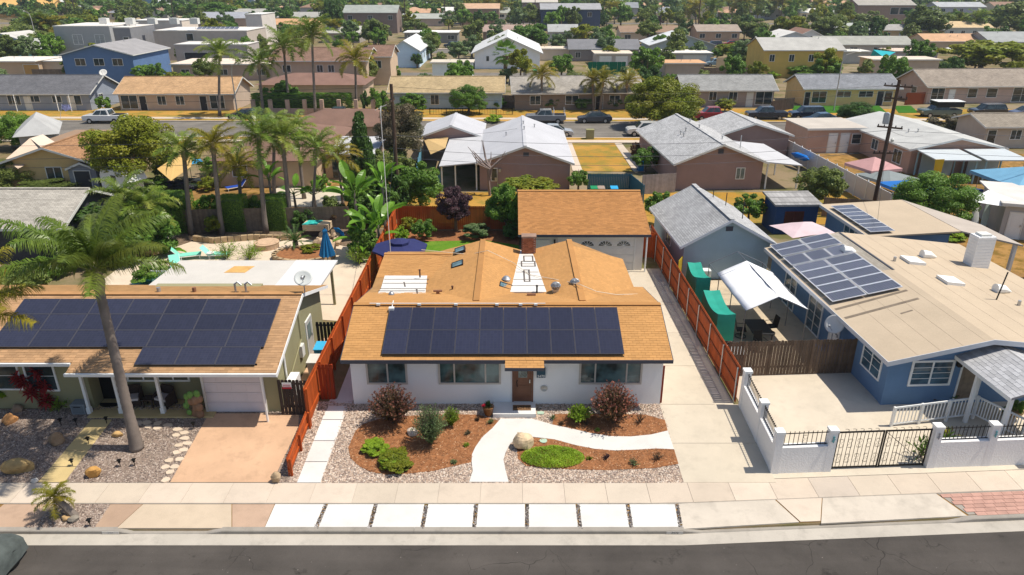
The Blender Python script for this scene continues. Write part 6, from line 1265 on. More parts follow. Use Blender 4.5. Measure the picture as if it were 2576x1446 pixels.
for lab, k, b, x in (('dark bush mass beside the leaning bird of paradise', 'dark', (960, 560), (885, 480, 1000, 600)), ('green bush under the banana plants', 'green', (905, 650), (870, 560, 950, 650)), ('bush with dead fronds at the left of the pool', 'olive', (40, 740), (-30, 660, 120, 745)), ('green bush beside the dark garage', 'green', (140, 690), (85, 640, 180, 700)), ('dark leafy bush behind the tall palm', 'dark', (300, 650), (180, 560, 400, 690)), ('rust tinted bush by the pool', 'rust', (330, 650), (295, 600, 400, 660)), ('low palm like bush at the pool rim', 'green', (365, 715), (330, 660, 420, 718)), ('yellow bush between the palm trunks', 'yellow', (530, 590), (515, 540, 560, 588)), ('brown leafy bush beside the grey fence', 'rust', (840, 570), (815, 520, 870, 575))): bush(lab, k, b, x)

# thicker planting round the pool yard and the wooden pole
for lab, k, b, x in (('tall dense green shrubbery behind the tall palm fronds', 'green', (380, 640), (300, 500, 440, 650)), ('dark leafy mass between the hedge and the tall palm', 'dark', (250, 620), (150, 520, 330, 640)), ('olive green shrubbery behind the grey roofed garage', 'olive', (230, 560), (160, 480, 300, 560)), ('green shrubbery left of the clipped hedge', 'green', (345, 560), (300, 470, 400, 570)), ('dark green thicket at the foot of the wooden pole', 'dark', (985, 545), (925, 425, 1025, 560)), ('tall green thicket behind the banana plants', 'green', (905, 560), (865, 470, 945, 590)), ('yellow green thicket right of the conifer', 'olive', (965, 470), (930, 380, 1000, 480)), ('green shrub between two queen palm trunks', 'green', (520, 560), (490, 500, 560, 575)), ('olive shrub at the end of the palm row', 'olive', (830, 560), (800, 490, 870, 565)), ('green creeper over the fence behind the queen palms', 'green', (640, 560), (612, 500, 668, 570)), ('leafy green shrub below the queen palms by the cushions', 'dark', (770, 580), (735, 525, 800, 585)), ('dry thicket behind the wooden pole, lower part', 'olive', (1000, 440), (955, 370, 1050, 445)), ('green tree behind the ochre canopy', 'green', (430, 450), (390, 380, 470, 455))): tree(lab, k, b, x, 'm', tr=.015)
for i, (b, c, L, lab) in enumerate((((375, 640), (365, 520), 2.3, 'broad feather palm behind the pool at the left'), ((300, 640), (310, 500), 2.4, 'feather palm half hidden by the tall front palm'), ((610, 560), (600, 420), 2.2, 'short queen palm between the clipped hedge columns and fence'), ((690, 500), (690, 320), 2.3, 'queen palm behind the tan house roof'), ((765, 500), (745, 330), 2.3, 'queen palm before the brown hip roof'))): palm(lab, b, c, L, .16, 'palm' if i != 2 else 'ypalm', 'm', i % 3)

for lab, k, b, x in (('wild green shrubbery left of the garden shed', 'green', (95, 455), (40, 415, 150, 465)), ('dark shrub between the garden shed and the big tree', 'dark', (265, 470), (235, 430, 285, 475)), ('olive shrub in front of the ochre house wall', 'olive', (60, 440), (0, 405, 75, 445)), ('green shrub beside the camper shell', 'green', (395, 475), (365, 445, 425, 480)), ('shrub with yellow leaves beside the sky blue parasol', 'yellow', (520, 480), (497, 445, 548, 482)), ('green shrub at the corner of the tan stucco house', 'green', (800, 480), (785, 440, 830, 485)), ('dark shrub left of the leaning bird of paradise', 'dark', (880, 480), (858, 420, 905, 490)), ('green hedge along the side of the tan stucco house', 'green', (520, 440), (495, 395, 552, 440))): tree(lab, k, b, x, 'm', tr=.015)
# ---------------------------------------------------------------- houses between the two streets
m_pinkw = (.28, .19, .17); Z0 = 0
def lean(t, pts, mat, posts=()):
    MB().prism(pts, (0, 0, -.1)).build('patio_roof', mat, t)
    for x, y, z in posts: MB().box(x - .06, x + .06, y - .06, y + .06, 0, z).build('post', m_whitep, t)
m_wroof = M('white_roof', (.50, .50, .51), .85, .05, .8, fine=.05)
def corr(name, c, axis):
    """ribbed pale roof"""
    if name in MATS: return MATS[name]
    k = NT(name); ob_ = k.obj(); w = k.new('TexWave', Scale=1.6, Distortion=.0); w.bands_direction = axis; k.link(ob_, w.inputs['Vector'])
    a = k.mix(w.outputs[0], sc(c, .9), sc(c, 1.05)); a = k.mix(1.0, a, k.mix(k.ramp(k.noise(ob_, .5, 4), .3, .7), (.93,) * 3, (1.05,) * 3), 'MULTIPLY'); k.link(a, k.b.inputs['Base Color']); k.b.inputs['Roughness'].default_value = .7; k.bump(w.outputs[0], .4, .03); MATS[name] = k.m; return k.m
A3 = house('brown pink house with white ribbed gable roof behind the garage', (-2.9, 63.2, 0), (5.2, 63.2, 0), 14.6, 2.55, 'gy', 1.45, m_pinkw, corr('white_rib', (.50, .50, .52), 'Y'), .35, [('f', .13, .19, .9, 2.0, 1)], vents=4); MB().box(3.9, 4.4, -.03, .01, 3.1, 3.45).build('gable_vent', m_slate, A3)
lean(A3, [(-3.6, -.3, 2.3), (.1, -.3, 2.65), (.1, 13, 2.65), (-3.6, 13, 2.3)], m_wroof, ((-3.4, 0, 2.2), (-2.2, .2, 2.3), (-.3, .1, 2.4))); MB().tube([(1.6, -.12, .2), (1.6, -.12, 1.6)], .03, 6).box(1.35, 1.55, -.12, 0, .9, 1.2).box(1.7, 1.9, -.12, 0, 1.7, 2.0).build('meter', m_steel, A3)
house('brown pink annex with white gable roof beside the street', (-9.3, 75, 0), (-3.3, 75, 0), 7, 2.55, 'gy', 1.05, m_pinkw, corr('white_rib', (.50, .50, .52), 'Y'), .35)
tag(MB().add([tuple(p) for p in (G(1063, 345, 2.3), G(1128, 342, 2.5), G(1120, 372, 2.2), G(1083, 388, 1.6))], [(0, 3, 2, 1)]).build('shade_sail', M('tan_sail', (.58, .40, .18), .8, .06)), 'tan shade sail below the white gable annex', 'shade sail').modifiers.new('s', 'SOLIDIFY').thickness = .02
fence('pale blue board fence beside the tan sail', G(1050, 475, 0), G(1062, 400, 0), 1.8, MP('#6fa7bd', .7)); fence('blue grey board fence in front of the patio roof', G(1060, 478, 0), G(1110, 478, 0), 1.7, MP('#4f7f8e', .7))
fence('teal board fence with gate between the two pink brown houses', G(1476, 486, 0), G(1582, 486, 0), 1.75, MP('#2f6377', .75), jag=.02); fence('diagonal teal fence section by the weathered panels', G(1582, 486, 0), G(1614, 515, 0), 1.75, MP('#2f6377', .75)); fence('weathered grey fence panels beside the grey gable house', G(1614, 489, 0), G(1697, 484, 0), 1.75, M('grey_wood', (.30, .26, .25), .9, .15, 3, rnd=.12))
A4 = house('brown pink house with light grey shingled gable roof', (14.75, 63.2, 0), (22.6, 63.65, 0), 15, 2.55, 'gy', 1.55, m_pinkw, (.46, .46, .46), .4, [('f', .70, .79, 1.0, 1.95, 2, 1, m_glass2)], vents=6); MB().box(3.6, 4.1, -.03, .01, 3.3, 3.7).build('gable_vent', m_slate, A4)
lean(A4, [(7.8, -.3, 2.6), (11.4, -.3, 2.2), (11.4, 9, 2.2), (7.8, 9, 2.6)], m_wroof, ((11.2, 0, 2.1), (11.2, 5, 2.1), (8.3, 0, 2.4))); MB().tube([(6.7, 3, 2.6), (6.7, 3, 4.3)], .04, 6).build('vent_stack', m_steel, A4)
house('brown pink rear wing with light grey gable roof', (21.5, 75.5, 0), (29.3, 76, 0), 7, 2.5, 'gy', 1.2, m_pinkw, (.46, .46, .46), .4)
flat('dry_lawn', [tuple(G(u, v, 0)[:2]) for u, v in ((1436, 355), (1543, 357), (1592, 432), (1465, 430))], .02, m_drygrass, .03); flat('garden_walk', [tuple(G(u, v, 0)[:2]) for u, v in ((1420, 355), (1436, 355), (1465, 430), (1440, 430))], .03, m_walk, .03); flat('garden_walk', [tuple(G(u, v, 0)[:2]) for u, v in ((1543, 357), (1560, 357), (1622, 432), (1594, 432))], .03, m_walk, .03)
flat('dry_yard', [(-9, 52.6), (34, 53.5), (34, 62.5), (-9, 62.5)], .01, m_drygrass, .03); flat('dry_yard', [(-30, 52.6), (-9.5, 52.6), (-9.5, 66), (-30, 66)], .01, m_dirt, .03); flat('patio_slab', [(-21.5, 58), (-14.5, 58), (-14.5, 64.5), (-21.5, 64.5)], .03, m_drive, .03); flat('earth_yard', [(31, 54), (60, 54), (60, 78), (31, 78)], .008, m_dirt, .03)
A5 = house('salmon house with pale low gable roof at the leaning pole', (38.8, 69.2, 0), (47.7, 69.6, 0), 14.5, 2.5, 'gy', .95, (.40, .26, .20), (.47, .47, .45), .45, [('l', .1, .2, .6, 1.9, 2), ('l', .42, .5, 1.0, 2.0, 2)], vents=3, far=True)
A5b = house('salmon flat roofed annex with two white doors', (32.3, 78.4, 0), (38.7, 78.8, 0), 6, 2.6, 'flat', 0, (.40, .26, .20), (.50, .45, .39), .25, [('f', .78, .93, 1.0, 2.0, 1, 2)], [('f', .37, .9, 2.1, m_whitep), ('f', .58, .9, 2.1, m_whitep)])
for i, (a, b, lab) in enumerate(((39.3, 43.0, 'pale open patio shelter hung with yellow cloth'), (43.9, 47.5, 'pale open patio shelter with sliding panels'))):
    t = thing('patio_shelter', lab, 'shelter', (a, 65.5, 0)); w = b - a; MB().prism([(-.2, -.3, 2.3), (w + .2, -.3, 2.3), (w + .2, 3.6, 2.5), (-.2, 3.6, 2.5)], (0, 0, -.1)).build('roof', M('pale_blue_roof', (.50, .54, .56), .8, .05, .8), t)
    for x in (0, w):
        for y in (0, 3.3): MB().box(x - .06, x + .06, y - .06, y + .06, 0, 2.25).build('post', MP('#8fb2bd', .6), t)
    MB().box(.3, w - .3, 3.1, 3.16, 0, 2.1).build('panel', MP('#9db0b8', .6), t)
tag(MB().prism([(38.9, 65.2, 2.35), (39.7, 65.1, 2.4), (39.6, 65.0, .6), (39.0, 65.1, .5)], (.03, .05, 0)).build('yellow_cloth', MP('#d8b42c', .8)), 'yellow cloth hanging from the patio shelter corner', 'cloth')
house('beige house with grey brown roof at the right edge', (53.3, 81.0, 0), (63, 81.2, 0), 5.5, 2.5, 'gx', .85, (.42, .36, .30), (.30, .26, .21), .5, [('f', .3, .42, 1.0, 2.0, 2)], [('f', .03, .9, 2.0, m_glass)])
A2 = house('tan stucco house with brown hip roof behind the palms', (-26.8, 64.3, 0), (-18.0, 64.3, 0), 15, 2.55, 'hip', 1.5, (.45, .33, .22), (.20, .12, .09), .5, [('f', .15, .3, 1.0, 2.0), ], far=True); MB().box(9.0, 13.5, 3, 10, 0, 2.5).build('rear_wing', MW((.45, .33, .22)), A2); MB().prism([(8.7, 2.6, 2.5), (13.9, 2.6, 2.5), (13.9, 10.4, 2.6), (8.7, 10.4, 2.6)], (0, 0, -.1)).build('wing_roof', m_wroof, A2); MB().box(9.7, 11.6, 2.96, 3.0, .1, 2.1).build('patio_door', m_glass, A2)
house('brown hip roofed house beside the dark pickup', (-24.5, 81.0, 0), (-13, 81, 0), 6, 2.5, 'hip', 1.4, (.42, .31, .22), (.20, .12, .09), .5, far=True)
LG = house('dark walled garage with pale grey shingle roof at the left edge', (-46, 45.2, 0), (-29.9, 45.2, 0), 7, 2.55, 'gx', 1.5, (.045, .045, .05), (.42, .39, .34), .4); MB().box(14.2, 16.0, -.04, -.01, .1, 2.0).build('panel', MP('#26262a', .7), LG)
house('ochre house with rust brown gable roof behind the camper shell', (-45.6, 63.6, 0), (-37.6, 63.6, 0), 7.5, 2.5, 'gy', 1.3, (.48, .34, .16), (.34, .19, .10), .5, [('f', .45, .62, .9, 2.0)])
house('grey garden shed with dark framed doors beside the camper shell', G(183, 478, 0), G(252, 478, 0), 3, 1.95, 'gy', .5, (.20, .21, .24), (.34, .27, .22), .15, [], [('f', .2, 1.4, 1.75, MP('#3a3d42'))], name='garden_shed', cat='shed')
house('small grey hip roof building at the left edge of the back street', G(62, 402, 0), G(150, 394, 0), 7, 2.5, 'hip', 1.6, (.35, .33, .30), (.42, .42, .41), .5, far=True); house('flat brown roofed lean to beside the grey hip roof', G(125, 412, 0), G(238, 412, 0), 6, 2.2, 'flat', 0, (.25, .22, .18), (.30, .20, .13), .3)
def sail(label, pts, c): o = MB().add([tuple(G(u, v, z)) for u, v, z in pts], [tuple(range(len(pts)))]).build('shade_sail', M('sail_' + str(c), c, .8, .06, 1)); o.modifiers.new('s', 'SOLIDIFY').thickness = .02; return tag(o, label, 'shade sail')
sail('large cream shade canopy, left half', [(15, 400, 2.4), (75, 348, 3.4), (110, 390, 2.4), (45, 425, 2.2)], (.62, .48, .36)); sail('large cream shade canopy, right half', [(75, 348, 3.4), (108, 338, 3.3), (160, 372, 2.4), (115, 380, 2.4)], (.66, .55, .44)); sail('dark green sail between the cream canopy halves', [(80, 352, 2.6), (118, 382, 2.3), (165, 370, 2.2), (112, 372, 2.0)], (.02, .10, .07)); sail('ochre shade canopy behind the queen palms', [(395, 425, 2.4), (440, 395, 2.8), (492, 380, 2.8), (480, 420, 2.4), (430, 455, 2.0)], (.58, .38, .14))
cs = thing('camper_shell', 'white truck camper with dark roof hatch standing in the yard', 'camper', G(312, 492, 0), R(-25)); MB().prism([(-1.2, -1.0, .6), (-1.2, -1.0, 2.0), (-.9, -1.0, 2.5), (1.6, -1.0, 2.5), (2.2, -1.0, 1.6), (1.6, -1.0, 1.4), (1.5, -1.0, .6)], (0, 2.0, 0)).build('body', m_whitep, cs); MB().box(-.5, 1.0, -.6, .6, 2.5, 2.56).build('hatch', m_dark, cs); MB().box(-1.22, -1.2, -.7, .7, 1.0, 1.9).build('rear_window', m_glassb, cs); MB().box(.2, .8, -1.03, -1.0, 1.5, 2.1).build('side_window', m_glass, cs)
for x in (-.9, 1.2):
    for y in (-.8, .8): MB().tube([(x, y, 0), (x, y, .62)], .06, 6).build('leg', m_steel, cs)
def parasol(label, p, c, r, h=2.2): 
    t = thing('patio_umbrella', label, 'parasol', p); o = MB().add([(0, 0, h + r * .28)] + [(math.cos(R(60 * i)) * r, math.sin(R(60 * i)) * r, h) for i in range(6)], [(0, 1 + i, 1 + (i + 1) % 6) for i in range(6)]).build('canopy', MP(c, .8), t); o.modifiers.new('s', 'SOLIDIFY').thickness = .012; MB().tube([(0, 0, 0), (0, 0, h + r * .25)], .03, 6).build('pole', m_steel, t)
parasol('sky blue parasol between the queen palm trunks', G(485, 465, 0), '#2f9bd6', 1.3)
# right middle yard
vf = thing('vinyl_fence', 'long white vinyl panel fence running back beside the grey gable house', 'fence', (30.4, 55.6, 0), math.atan2(27.2, -1.1)); pm = MB().box(.06, 1.9, -.02, .02, .05, 1.72).box(.06, 1.9, -.03, .03, 1.72, 1.8).mesh('panel', MP('#d7d2cf', .5)); pp = MB().box(-.06, .06, -.06, .06, 0, 1.85).lathe([(.08, 1.85), (.02, 1.95)], n=4).mesh('post', m_whitep)
for i in range(14): ob('panel', pm, vf, (i * 1.95, 0, 0)); ob('post', pp, vf, (i * 1.95, 0, 0))
tag(MB().tube([(0, -1.5, 0), (0, -.8, 0), (0, .6, 0), (0, 1.5, 0)], [.03, .3, .32, .03], 10).build('kayak', MP('#1470c4', .4), loc=(29.0, 71.5, 1.2), rz=.25), 'bright blue kayak hung on the white vinyl fence', 'kayak')
def gazebo(label, p, c, r, h=2.3, rz=0, rise=.8, posts=True):
    t = thing('gazebo_tent', label, 'canopy tent', p, rz); k = [(-r, -r), (r, -r), (r, r), (-r, r)]; m = MB().add([(0, 0, h + rise)] + [(x, y, h) for x, y in k] + [(x, y, h - .25) for x, y in k], [(0, 1 + i, 1 + (i + 1) % 4) for i in range(4)] + [(1 + i, 5 + i, 5 + (i + 1) % 4, 1 + (i + 1) % 4) for i in range(4)]); o = m.build('canopy', M('tent_' + str(c), c, .75, .06, 1.5), t); o.modifiers.new('s', 'SOLIDIFY').thickness = .015
    if posts:
        for x, y in k: MB().tube([(x * .97, y * .97, 0), (x * .97, y * .97, h)], .03, 6).build('leg', m_steel, t)
gazebo('faded pink gazebo tent in the earth yard', G(2185, 470, 0), (.50, .28, .27), 1.7, 2.0, .3); gazebo('sagging dark grey gazebo tent in front of the pink one', G(2225, 488, 0), (.22, .25, .25), 1.9, 1.6, .4, .5); gazebo('bright blue tent corner beside the leaning pole', G(2265, 522, 0), (.02, .16, .50), 1.5, 1.9, .2, .4); gazebo('large light blue gazebo tent at the right edge', G(2560, 525, 0), (.16, .36, .52), 2.9, 2.6, .05, 1.0)
tag(MB().add([tuple(G(2435, 505, 2.6)), tuple(G(2485, 478, 3.2)), tuple(G(2580, 512, 2.6)), tuple(G(2530, 520, 2.4))], [(0, 3, 2, 1)]).build('shade_sail', m_tarp), 'white shade sail above the surfboards', 'shade sail').modifiers.new('s', 'SOLIDIFY').thickness = .02
house('white flat roofed room with glazed door at the right edge', G(2508, 598, 0), G(2640, 610, 0), 6, 2.6, 'flat', 0, (.38, .36, .34), (.62, .58, .54), .35, [], [('f', .12, .9, 2.0, m_whitep)])
for i, (u, c) in enumerate(((2452, '#d5d7d4'), (2468, '#b9c9c4'))): t = tag(MB().ell((0, 0, 1.2), (.27, .06, 1.25), 12, 10).build('surfboard', MP(c, .4), loc=G(u, 585, 0)), ('white surfboard leaning under the white sail', 'pale green surfboard leaning under the white sail')[i], 'surfboard'); t.rotation_euler = (-.2, .12 * (i * 2 - 1), 0)
tp = thing('trampoline', 'round dark trampoline with blue rim behind the big citrus tree', 'trampoline', G(2448, 510, 0)); MB().disc((0, 0, .75), (0, 0, 1), 1.5, 24, 0, .02).build('mat', m_black, tp); MB().tube([(math.cos(a) * 1.65, math.sin(a) * 1.65, .77) for a in [6.2832 * i / 24 for i in range(25)]], .12, 6).build('rim', MP('#2c4f8e', .6), tp)
for i in range(6): a = i * 1.047; MB().tube([(math.cos(a) * 1.65, math.sin(a) * 1.65, 0), (math.cos(a) * 1.65, math.sin(a) * 1.65, 2.3 if i % 2 else .75)], .025, 6).build('leg', m_steel, tp)
wt = thing('work_table', 'wooden table with bowls beside a stack of pallets', 'table', G(2325, 482, 0)); MB().box(-1, 1, -.5, .5, .75, .8).build('table_top', MP('#a58a64', .8), wt)
for x in (-.9, .9):
    for y in (-.4, .4): MB().box(x - .04, x + .04, y - .04, y + .04, 0, .75).build('leg', m_wood, wt)
pt2 = thing('pallet_stack', 'stack of orange brown wooden pallets in the earth yard', 'pallets', G(2335, 500, 0))
for i in range(6): MB().box(-.8, .8, -.5, .5, i * .16, i * .16 + .03).box(-.8, -.7, -.5, .5, i * .16 + .03, i * .16 + .14).box(.7, .8, -.5, .5, i * .16 + .03, i * .16 + .14).build('pallet', M('pallet_wood', (.42, .25, .12), .9, .15, 3), pt2)
fence('dark brown fence behind the solar outbuilding', G(2065, 545, 0), G(2280, 560, 0), 1.6, m_wood); fence('dark brown fence at the right edge below the chimney', (28.6, 38.5, 0), (33, 37.5, 0), 1.7, M('brown_fence2', (.13, .075, .04), .9, .2, 2, rnd=.1)); flat('earth_yard', [(28.5, 38), (50, 37), (50, 54), (28.5, 54)], .006, m_dirt, .03)
bin_(1543, 500, '#2f8fc4', '#35a3dc', 'bright blue bin behind the garage roof'); bin_(1510, 500, '#8f7f70', '#a08f80', 'brown bin behind the garage roof'); bin_(1493, 500, '#1f7a4d', '#238a58', 'green bin half hidden by the bush'); bin_(1610, 430, '#1f7fc0', '#2a8fd0', 'upright blue bin beside the grey gable house')
# ---------------------------------------------------------------- poles, street lamps, wires
def pole(label, x, y, h, arms, tr=False):
    t = thing('utility_pole', label, 'utility pole', (x, y, 0)); mp = M('pole_wood', (.085, .055, .04), .95, .2, 2, .3, 20); MB().tube([(0, 0, 0), (0, 0, h)], [.17, .12], 10).build('shaft', mp, t)
    for z, l, a in arms:
        MB().bar((-l * math.cos(a), -l * math.sin(a), z), (l * math.cos(a), l * math.sin(a), z), .1, .12).build('crossarm', mp, t)
        for s in (-.92, -.45, .45, .92): MB().lathe([(.035, 0), (.05, .08), (.02, .14)], (l * s * math.cos(a), l * s * math.sin(a), z + .06), 7).build('insulator', m_dark, t)
    if tr: MB().lathe([(.22, 0), (.24, .1), (.24, .75), (.2, .82), (.03, .9)], (-.45, -.1, h - 3.3), 12).build('transformer', M('transformer_grey', (.42, .45, .47), .5, .05), t); MB().lathe([(.1, 0), (.14, .2), (.05, .3)], (.35, -.1, h - 4.7), 9).build('fuse', m_trim, t)
    return t
pole('dark wooden utility pole behind the orange fence corner', -9.0, 55.0, 10.4, ((9.2, .5, R(80)),)); pole('dark wooden utility pole with transformer beside the vinyl fence', 29.3, 56.0, 10.6, ((10.1, 1.0, R(-35)), (9.2, .8, R(-35)), (7.0, .9, R(-35)), (5.0, .9, 0)), True)
wires = [((-80, 57, 9.6), (-9, 55, 10.2), (29.3, 56, 10.2), (90, 58, 9.8)), ((-80, 58, 9.2), (-9, 55.6, 9.4), (29.6, 56.6, 9.6), (90, 59, 9.2)), ((-80, 57, 6.3), (-9, 55, 6.6), (29.3, 56, 6.8), (90, 58, 6.6)), ((-80, 57, 5.2), (-9, 55, 5.6), (29.3, 56, 5.9), (90, 58, 5.6)), ((-80, 57, 4.5), (-9, 55, 4.9), (29.3, 56, 5.2), (90, 58, 5))]
for i, w in enumerate(wires):
    m = MB(); pts = []
    for a, b in zip(w[:-1], w[1:]): a, b = Vector(a), Vector(b); pts += [a.lerp(b, f / 12) - Vector((0, 0, (.9 if i > 1 else .6) * 4 * (f / 12) * (1 - f / 12))) for f in range(12)]
    tag(m.tube(pts + [Vector(w[-1])], .011 if i < 2 else .014, 4).build('overhead_wire', m_dark if i < 2 else m_slate), 'thin overhead wire strung between the two wooden poles', 'wire', 'overhead wires along the back fence')
for i, (a, b) in enumerate((((-9, 55, 6.6), (.5, 72, 3.9)), ((29.3, 56, 6.8), (40, 70, 3.6)), ((29.3, 56, 6.6), (24, 45, 3.0)), ((-9, 55, 6.4), (-7.2, 39.5, 5.0)))): a, b = Vector(a), Vector(b); tag(MB().tube([a.lerp(b, f / 8) - Vector((0, 0, 1.2 * (f / 8) * (1 - f / 8))) for f in range(9)], .011, 4).build('service_wire', m_dark), ('service wire from the pole to the white ribbed roof', 'service wire from the transformer pole to the salmon house', 'service wire from the transformer pole to the blue outbuilding', 'service wire from the pole to the antenna mast')[i], 'wire')
am = thing('antenna_mast', 'tall thin white antenna mast at the tan roof corner', 'antenna', (-7.15, 39.6, 2.6)); MB().tube([(0, 0, 0), (0, 0, 8.6)], .022, 6).build('mast', MP('#d9d9d6', .5), am); MB().tube([(-.3, 0, 8.4), (.35, 0, 8.7)], .015, 5).tube([(0, 0, 8.2), (0, .3, 8.6)], .015, 5).build('aerial', MP('#d9d9d6', .5), am)
def lamp(label, base, top, arm):
    P = G(*base, 0); c = W(*top, P.y); t = thing('street_lamp', label, 'street lamp', P); h = c.z; MB().tube([(0, 0, 0), (0, 0, h * .82), (arm * .25, 0, h * .95), (arm, 0, h)], [.09, .07, .05, .035], 8).build('post', M('lamp_concrete', (.45, .43, .40), .8, .08), t); MB().ell((arm + .3 * (1 if arm > 0 else -1), 0, h), (.38, .16, .1), 9, 5).build('lamp_head', m_trim, t)
lamp('grey street lamp beside the palms on the back street', (598, 292), (590, 158), .9); lamp('tall thin street lamp in front of the yellow bungalow', (2096, 280), (2112, 130), 1.8); lamp('far street lamp beside the white concrete building', (97, 122), (80, 28), -1.2)
tag(MB().box(-.45, .45, -.4, .4, 0, 1.15).box(-.48, .48, -.43, .43, 1.15, 1.22).build('utility_cabinet', MP('#8d8a62', .7), loc=G(1483, 351, 0)), 'olive metal utility cabinet on the parkway before the dry lawn', 'utility cabinet')
fl = thing('flag', 'small blue and white flag on a slanted pole by the parked pickup', 'flag', G(150, 313, 0)); MB().tube([(0, 0, 0), (.9, 0, 2.6)], .02, 6).build('pole', m_whitep, fl); MB().prism([(.9, 0, 2.6), (1.9, .1, 2.55), (2.0, .1, 2.0), (1.2, 0, 1.7), (.75, 0, 2.1)], (0, .02, 0)).build('cloth', M('flag_cloth', (.35, .35, .6), .8, .7, 5), fl)
# ---------------------------------------------------------------- vehicles
CARS = {}
PROF = {'sedan': (4.6, 1.8, [(-2.3, .35), (-2.28, .62), (-2.1, .74), (-1.2, .88), (1.45, .95), (2.1, .95), (2.28, .8), (2.3, .4), (2.1, .28), (-2.1, .25)], [(-1.25, .86), (-.45, 1.4), (.75, 1.44), (1.75, .95)]),
 'suv': (4.7, 1.9, [(-2.3, .45), (-2.3, .85), (-2.1, .98), (-1.2, 1.06), (2.2, 1.1), (2.32, .9), (2.32, .45), (2.1, .35), (-2.1, .35)], [(-1.2, 1.04), (-.6, 1.68), (1.9, 1.72), (2.28, 1.08)]),
 'pickup': (5.4, 1.95, [(-2.65, .5), (-2.65, .95), (-2.45, 1.08), (-1.35, 1.14), (.95, 1.12), (.96, 1.1), (2.68, 1.12), (2.7, .55), (2.5, .42), (-2.45, .42)], [(-1.35, 1.1), (-.7, 1.75), (.75, 1.78), (1.0, 1.1)])}
def car_meshes(kind, c):
    key = (kind, c)
    if key in CARS: return CARS[key]
    L, Wd, prof, cab = PROF[kind]; k = NT('car_paint_' + str(c)); k.b.inputs['Base Color'].default_value = (*col(c), 1); k.b.inputs['Roughness'].default_value = .25; k.b.inputs['Specular IOR Level'].default_value = .6; k.b.inputs['Coat Weight'].default_value = .5; mp = k.m
    h = Wd / 2; m = MB(); n = len(prof); vs = []
    for y, q in ((-h, .93), (-h + .1, 1), (h - .1, 1), (h, .93)): vs += [(x * (.985 if q < 1 else 1), y, .55 + (z - .55) * q) for x, z in prof]
    m.add(vs, [(j * n + i, j * n + (i + 1) % n, (j + 1) * n + (i + 1) % n, (j + 1) * n + i) for j in range(3) for i in range(n)] + [tuple(range(n - 1, -1, -1)), tuple(3 * n + i for i in range(n))])
    hb, ht = h - .1, h - .26; (a, za), (b, zb), (c2, zc), (d, zd) = cab
    cv = [(a, -hb, za), (b, -ht, zb), (c2, -ht, zc), (d, -hb, zd), (a, hb, za), (b, ht, zb), (c2, ht, zc), (d, hb, zd)]; m.add(cv, [(0, 3, 2, 1), (4, 5, 6, 7), (1, 2, 6, 5), (0, 1, 5, 4), (3, 7, 6, 2)])
    body = m.mesh('body', mp); g = MB(); V = [Vector(p) for p in cv]
    def pane(q, out, s=.86, cuts=1):
        ctr = sum(q, Vector()) / 4
        for i in range(cuts):
            f0, f1 = i / cuts + (.02 if i else 0), (i + 1) / cuts - (.02 if i < cuts - 1 else 0); P = [q[0].lerp(q[3], f0), q[0].lerp(q[3], f1), q[1].lerp(q[2], f1), q[1].lerp(q[2], f0)]; g.add([ctr + (p - ctr) * s + Vector(out) * .015 for p in P], [(0, 1, 2, 3)])
    pane([V[0], V[1], V[2], V[3]], (0, -1, .1), .84, 2); pane([V[4], V[5], V[6], V[7]], (0, 1, .1), .84, 2); pane([V[0], V[1], V[5], V[4]], (-1, 0, .6), .88); pane([V[3], V[2], V[6], V[7]], (1, 0, .6), .86)
    glass = g.mesh('windows', m_glass); ty = MB().tube([(0, -.11, 0), (0, .11, 0)], .36 if kind != 'sedan' else .32, 18).mesh('tyre', m_black); ri = MB().tube([(0, -.118, 0), (0, .118, 0)], .2, 10).mesh('rim', m_steel)
    z = prof[1][1] - .12; li = MB().box(-.02, .06, -.2, .2, -.07, .07).mesh('headlight', M('headlamp', (.7, .7, .68), .2)); tl = MB().box(-.05, .02, -.16, .16, -.1, .1).mesh('tail_light', MP('#7a0d10', .3))
    CARS[key] = (body, glass, ty, ri, li, tl, L, h, z); return CARS[key]
def car(label, kind, c, base, face=-1, group=None, yaw=0, extra=None, name=None):
    """face -1: nose to the left"""
    P = G(*base, 0) if len(base) == 2 else Vector(base); body, glass, ty, ri, li, tl, L, h, z = car_meshes(kind, c); t = thing(name or {'sedan': 'sedan_car', 'suv': 'suv_car', 'pickup': 'pickup_truck'}[kind], label, {'pickup': 'pickup'}.get(kind, 'car'), (P.x, P.y + h, .01), (0 if face < 0 else math.pi) + yaw, group)
    ob('body', body, t); ob('windows', glass, t); f = .59
    for x in (-L / 2 * .62, L / 2 * .6):
        for y in (-h + .1, h - .1): w = ob('tyre', ty, t, (x, y, .34)); ob('rim', ri, w)
    for y in (-h + .3, h - .3): ob('headlight', li, t, (-L / 2 * .985, y, z)); ob('tail_light', tl, t, (L / 2 * .985, y, z))
    if kind == 'pickup': MB().box(1.1, 2.55, -h + .16, h - .16, 1.0, 1.135).build('cargo_bed', m_black, t)
    if extra: extra(t, h)
    return t
def camper_top(t, h): MB().box(-.9, 2.75, -h, h, 1.45, 2.15).build('camper_shell', m_black, t); MB().box(-1.0, 2.8, -h - .03, h + .03, 2.15, 2.22).build('camper_roof', m_whitep, t)
def rack(t, h):
    for y in (-h + .15, h - .15):
        for x in (1.1, 2.5): MB().tube([(x, y, 1.1), (x, y, 1.9)], .03, 6).build('rack_post', m_whitep, t)
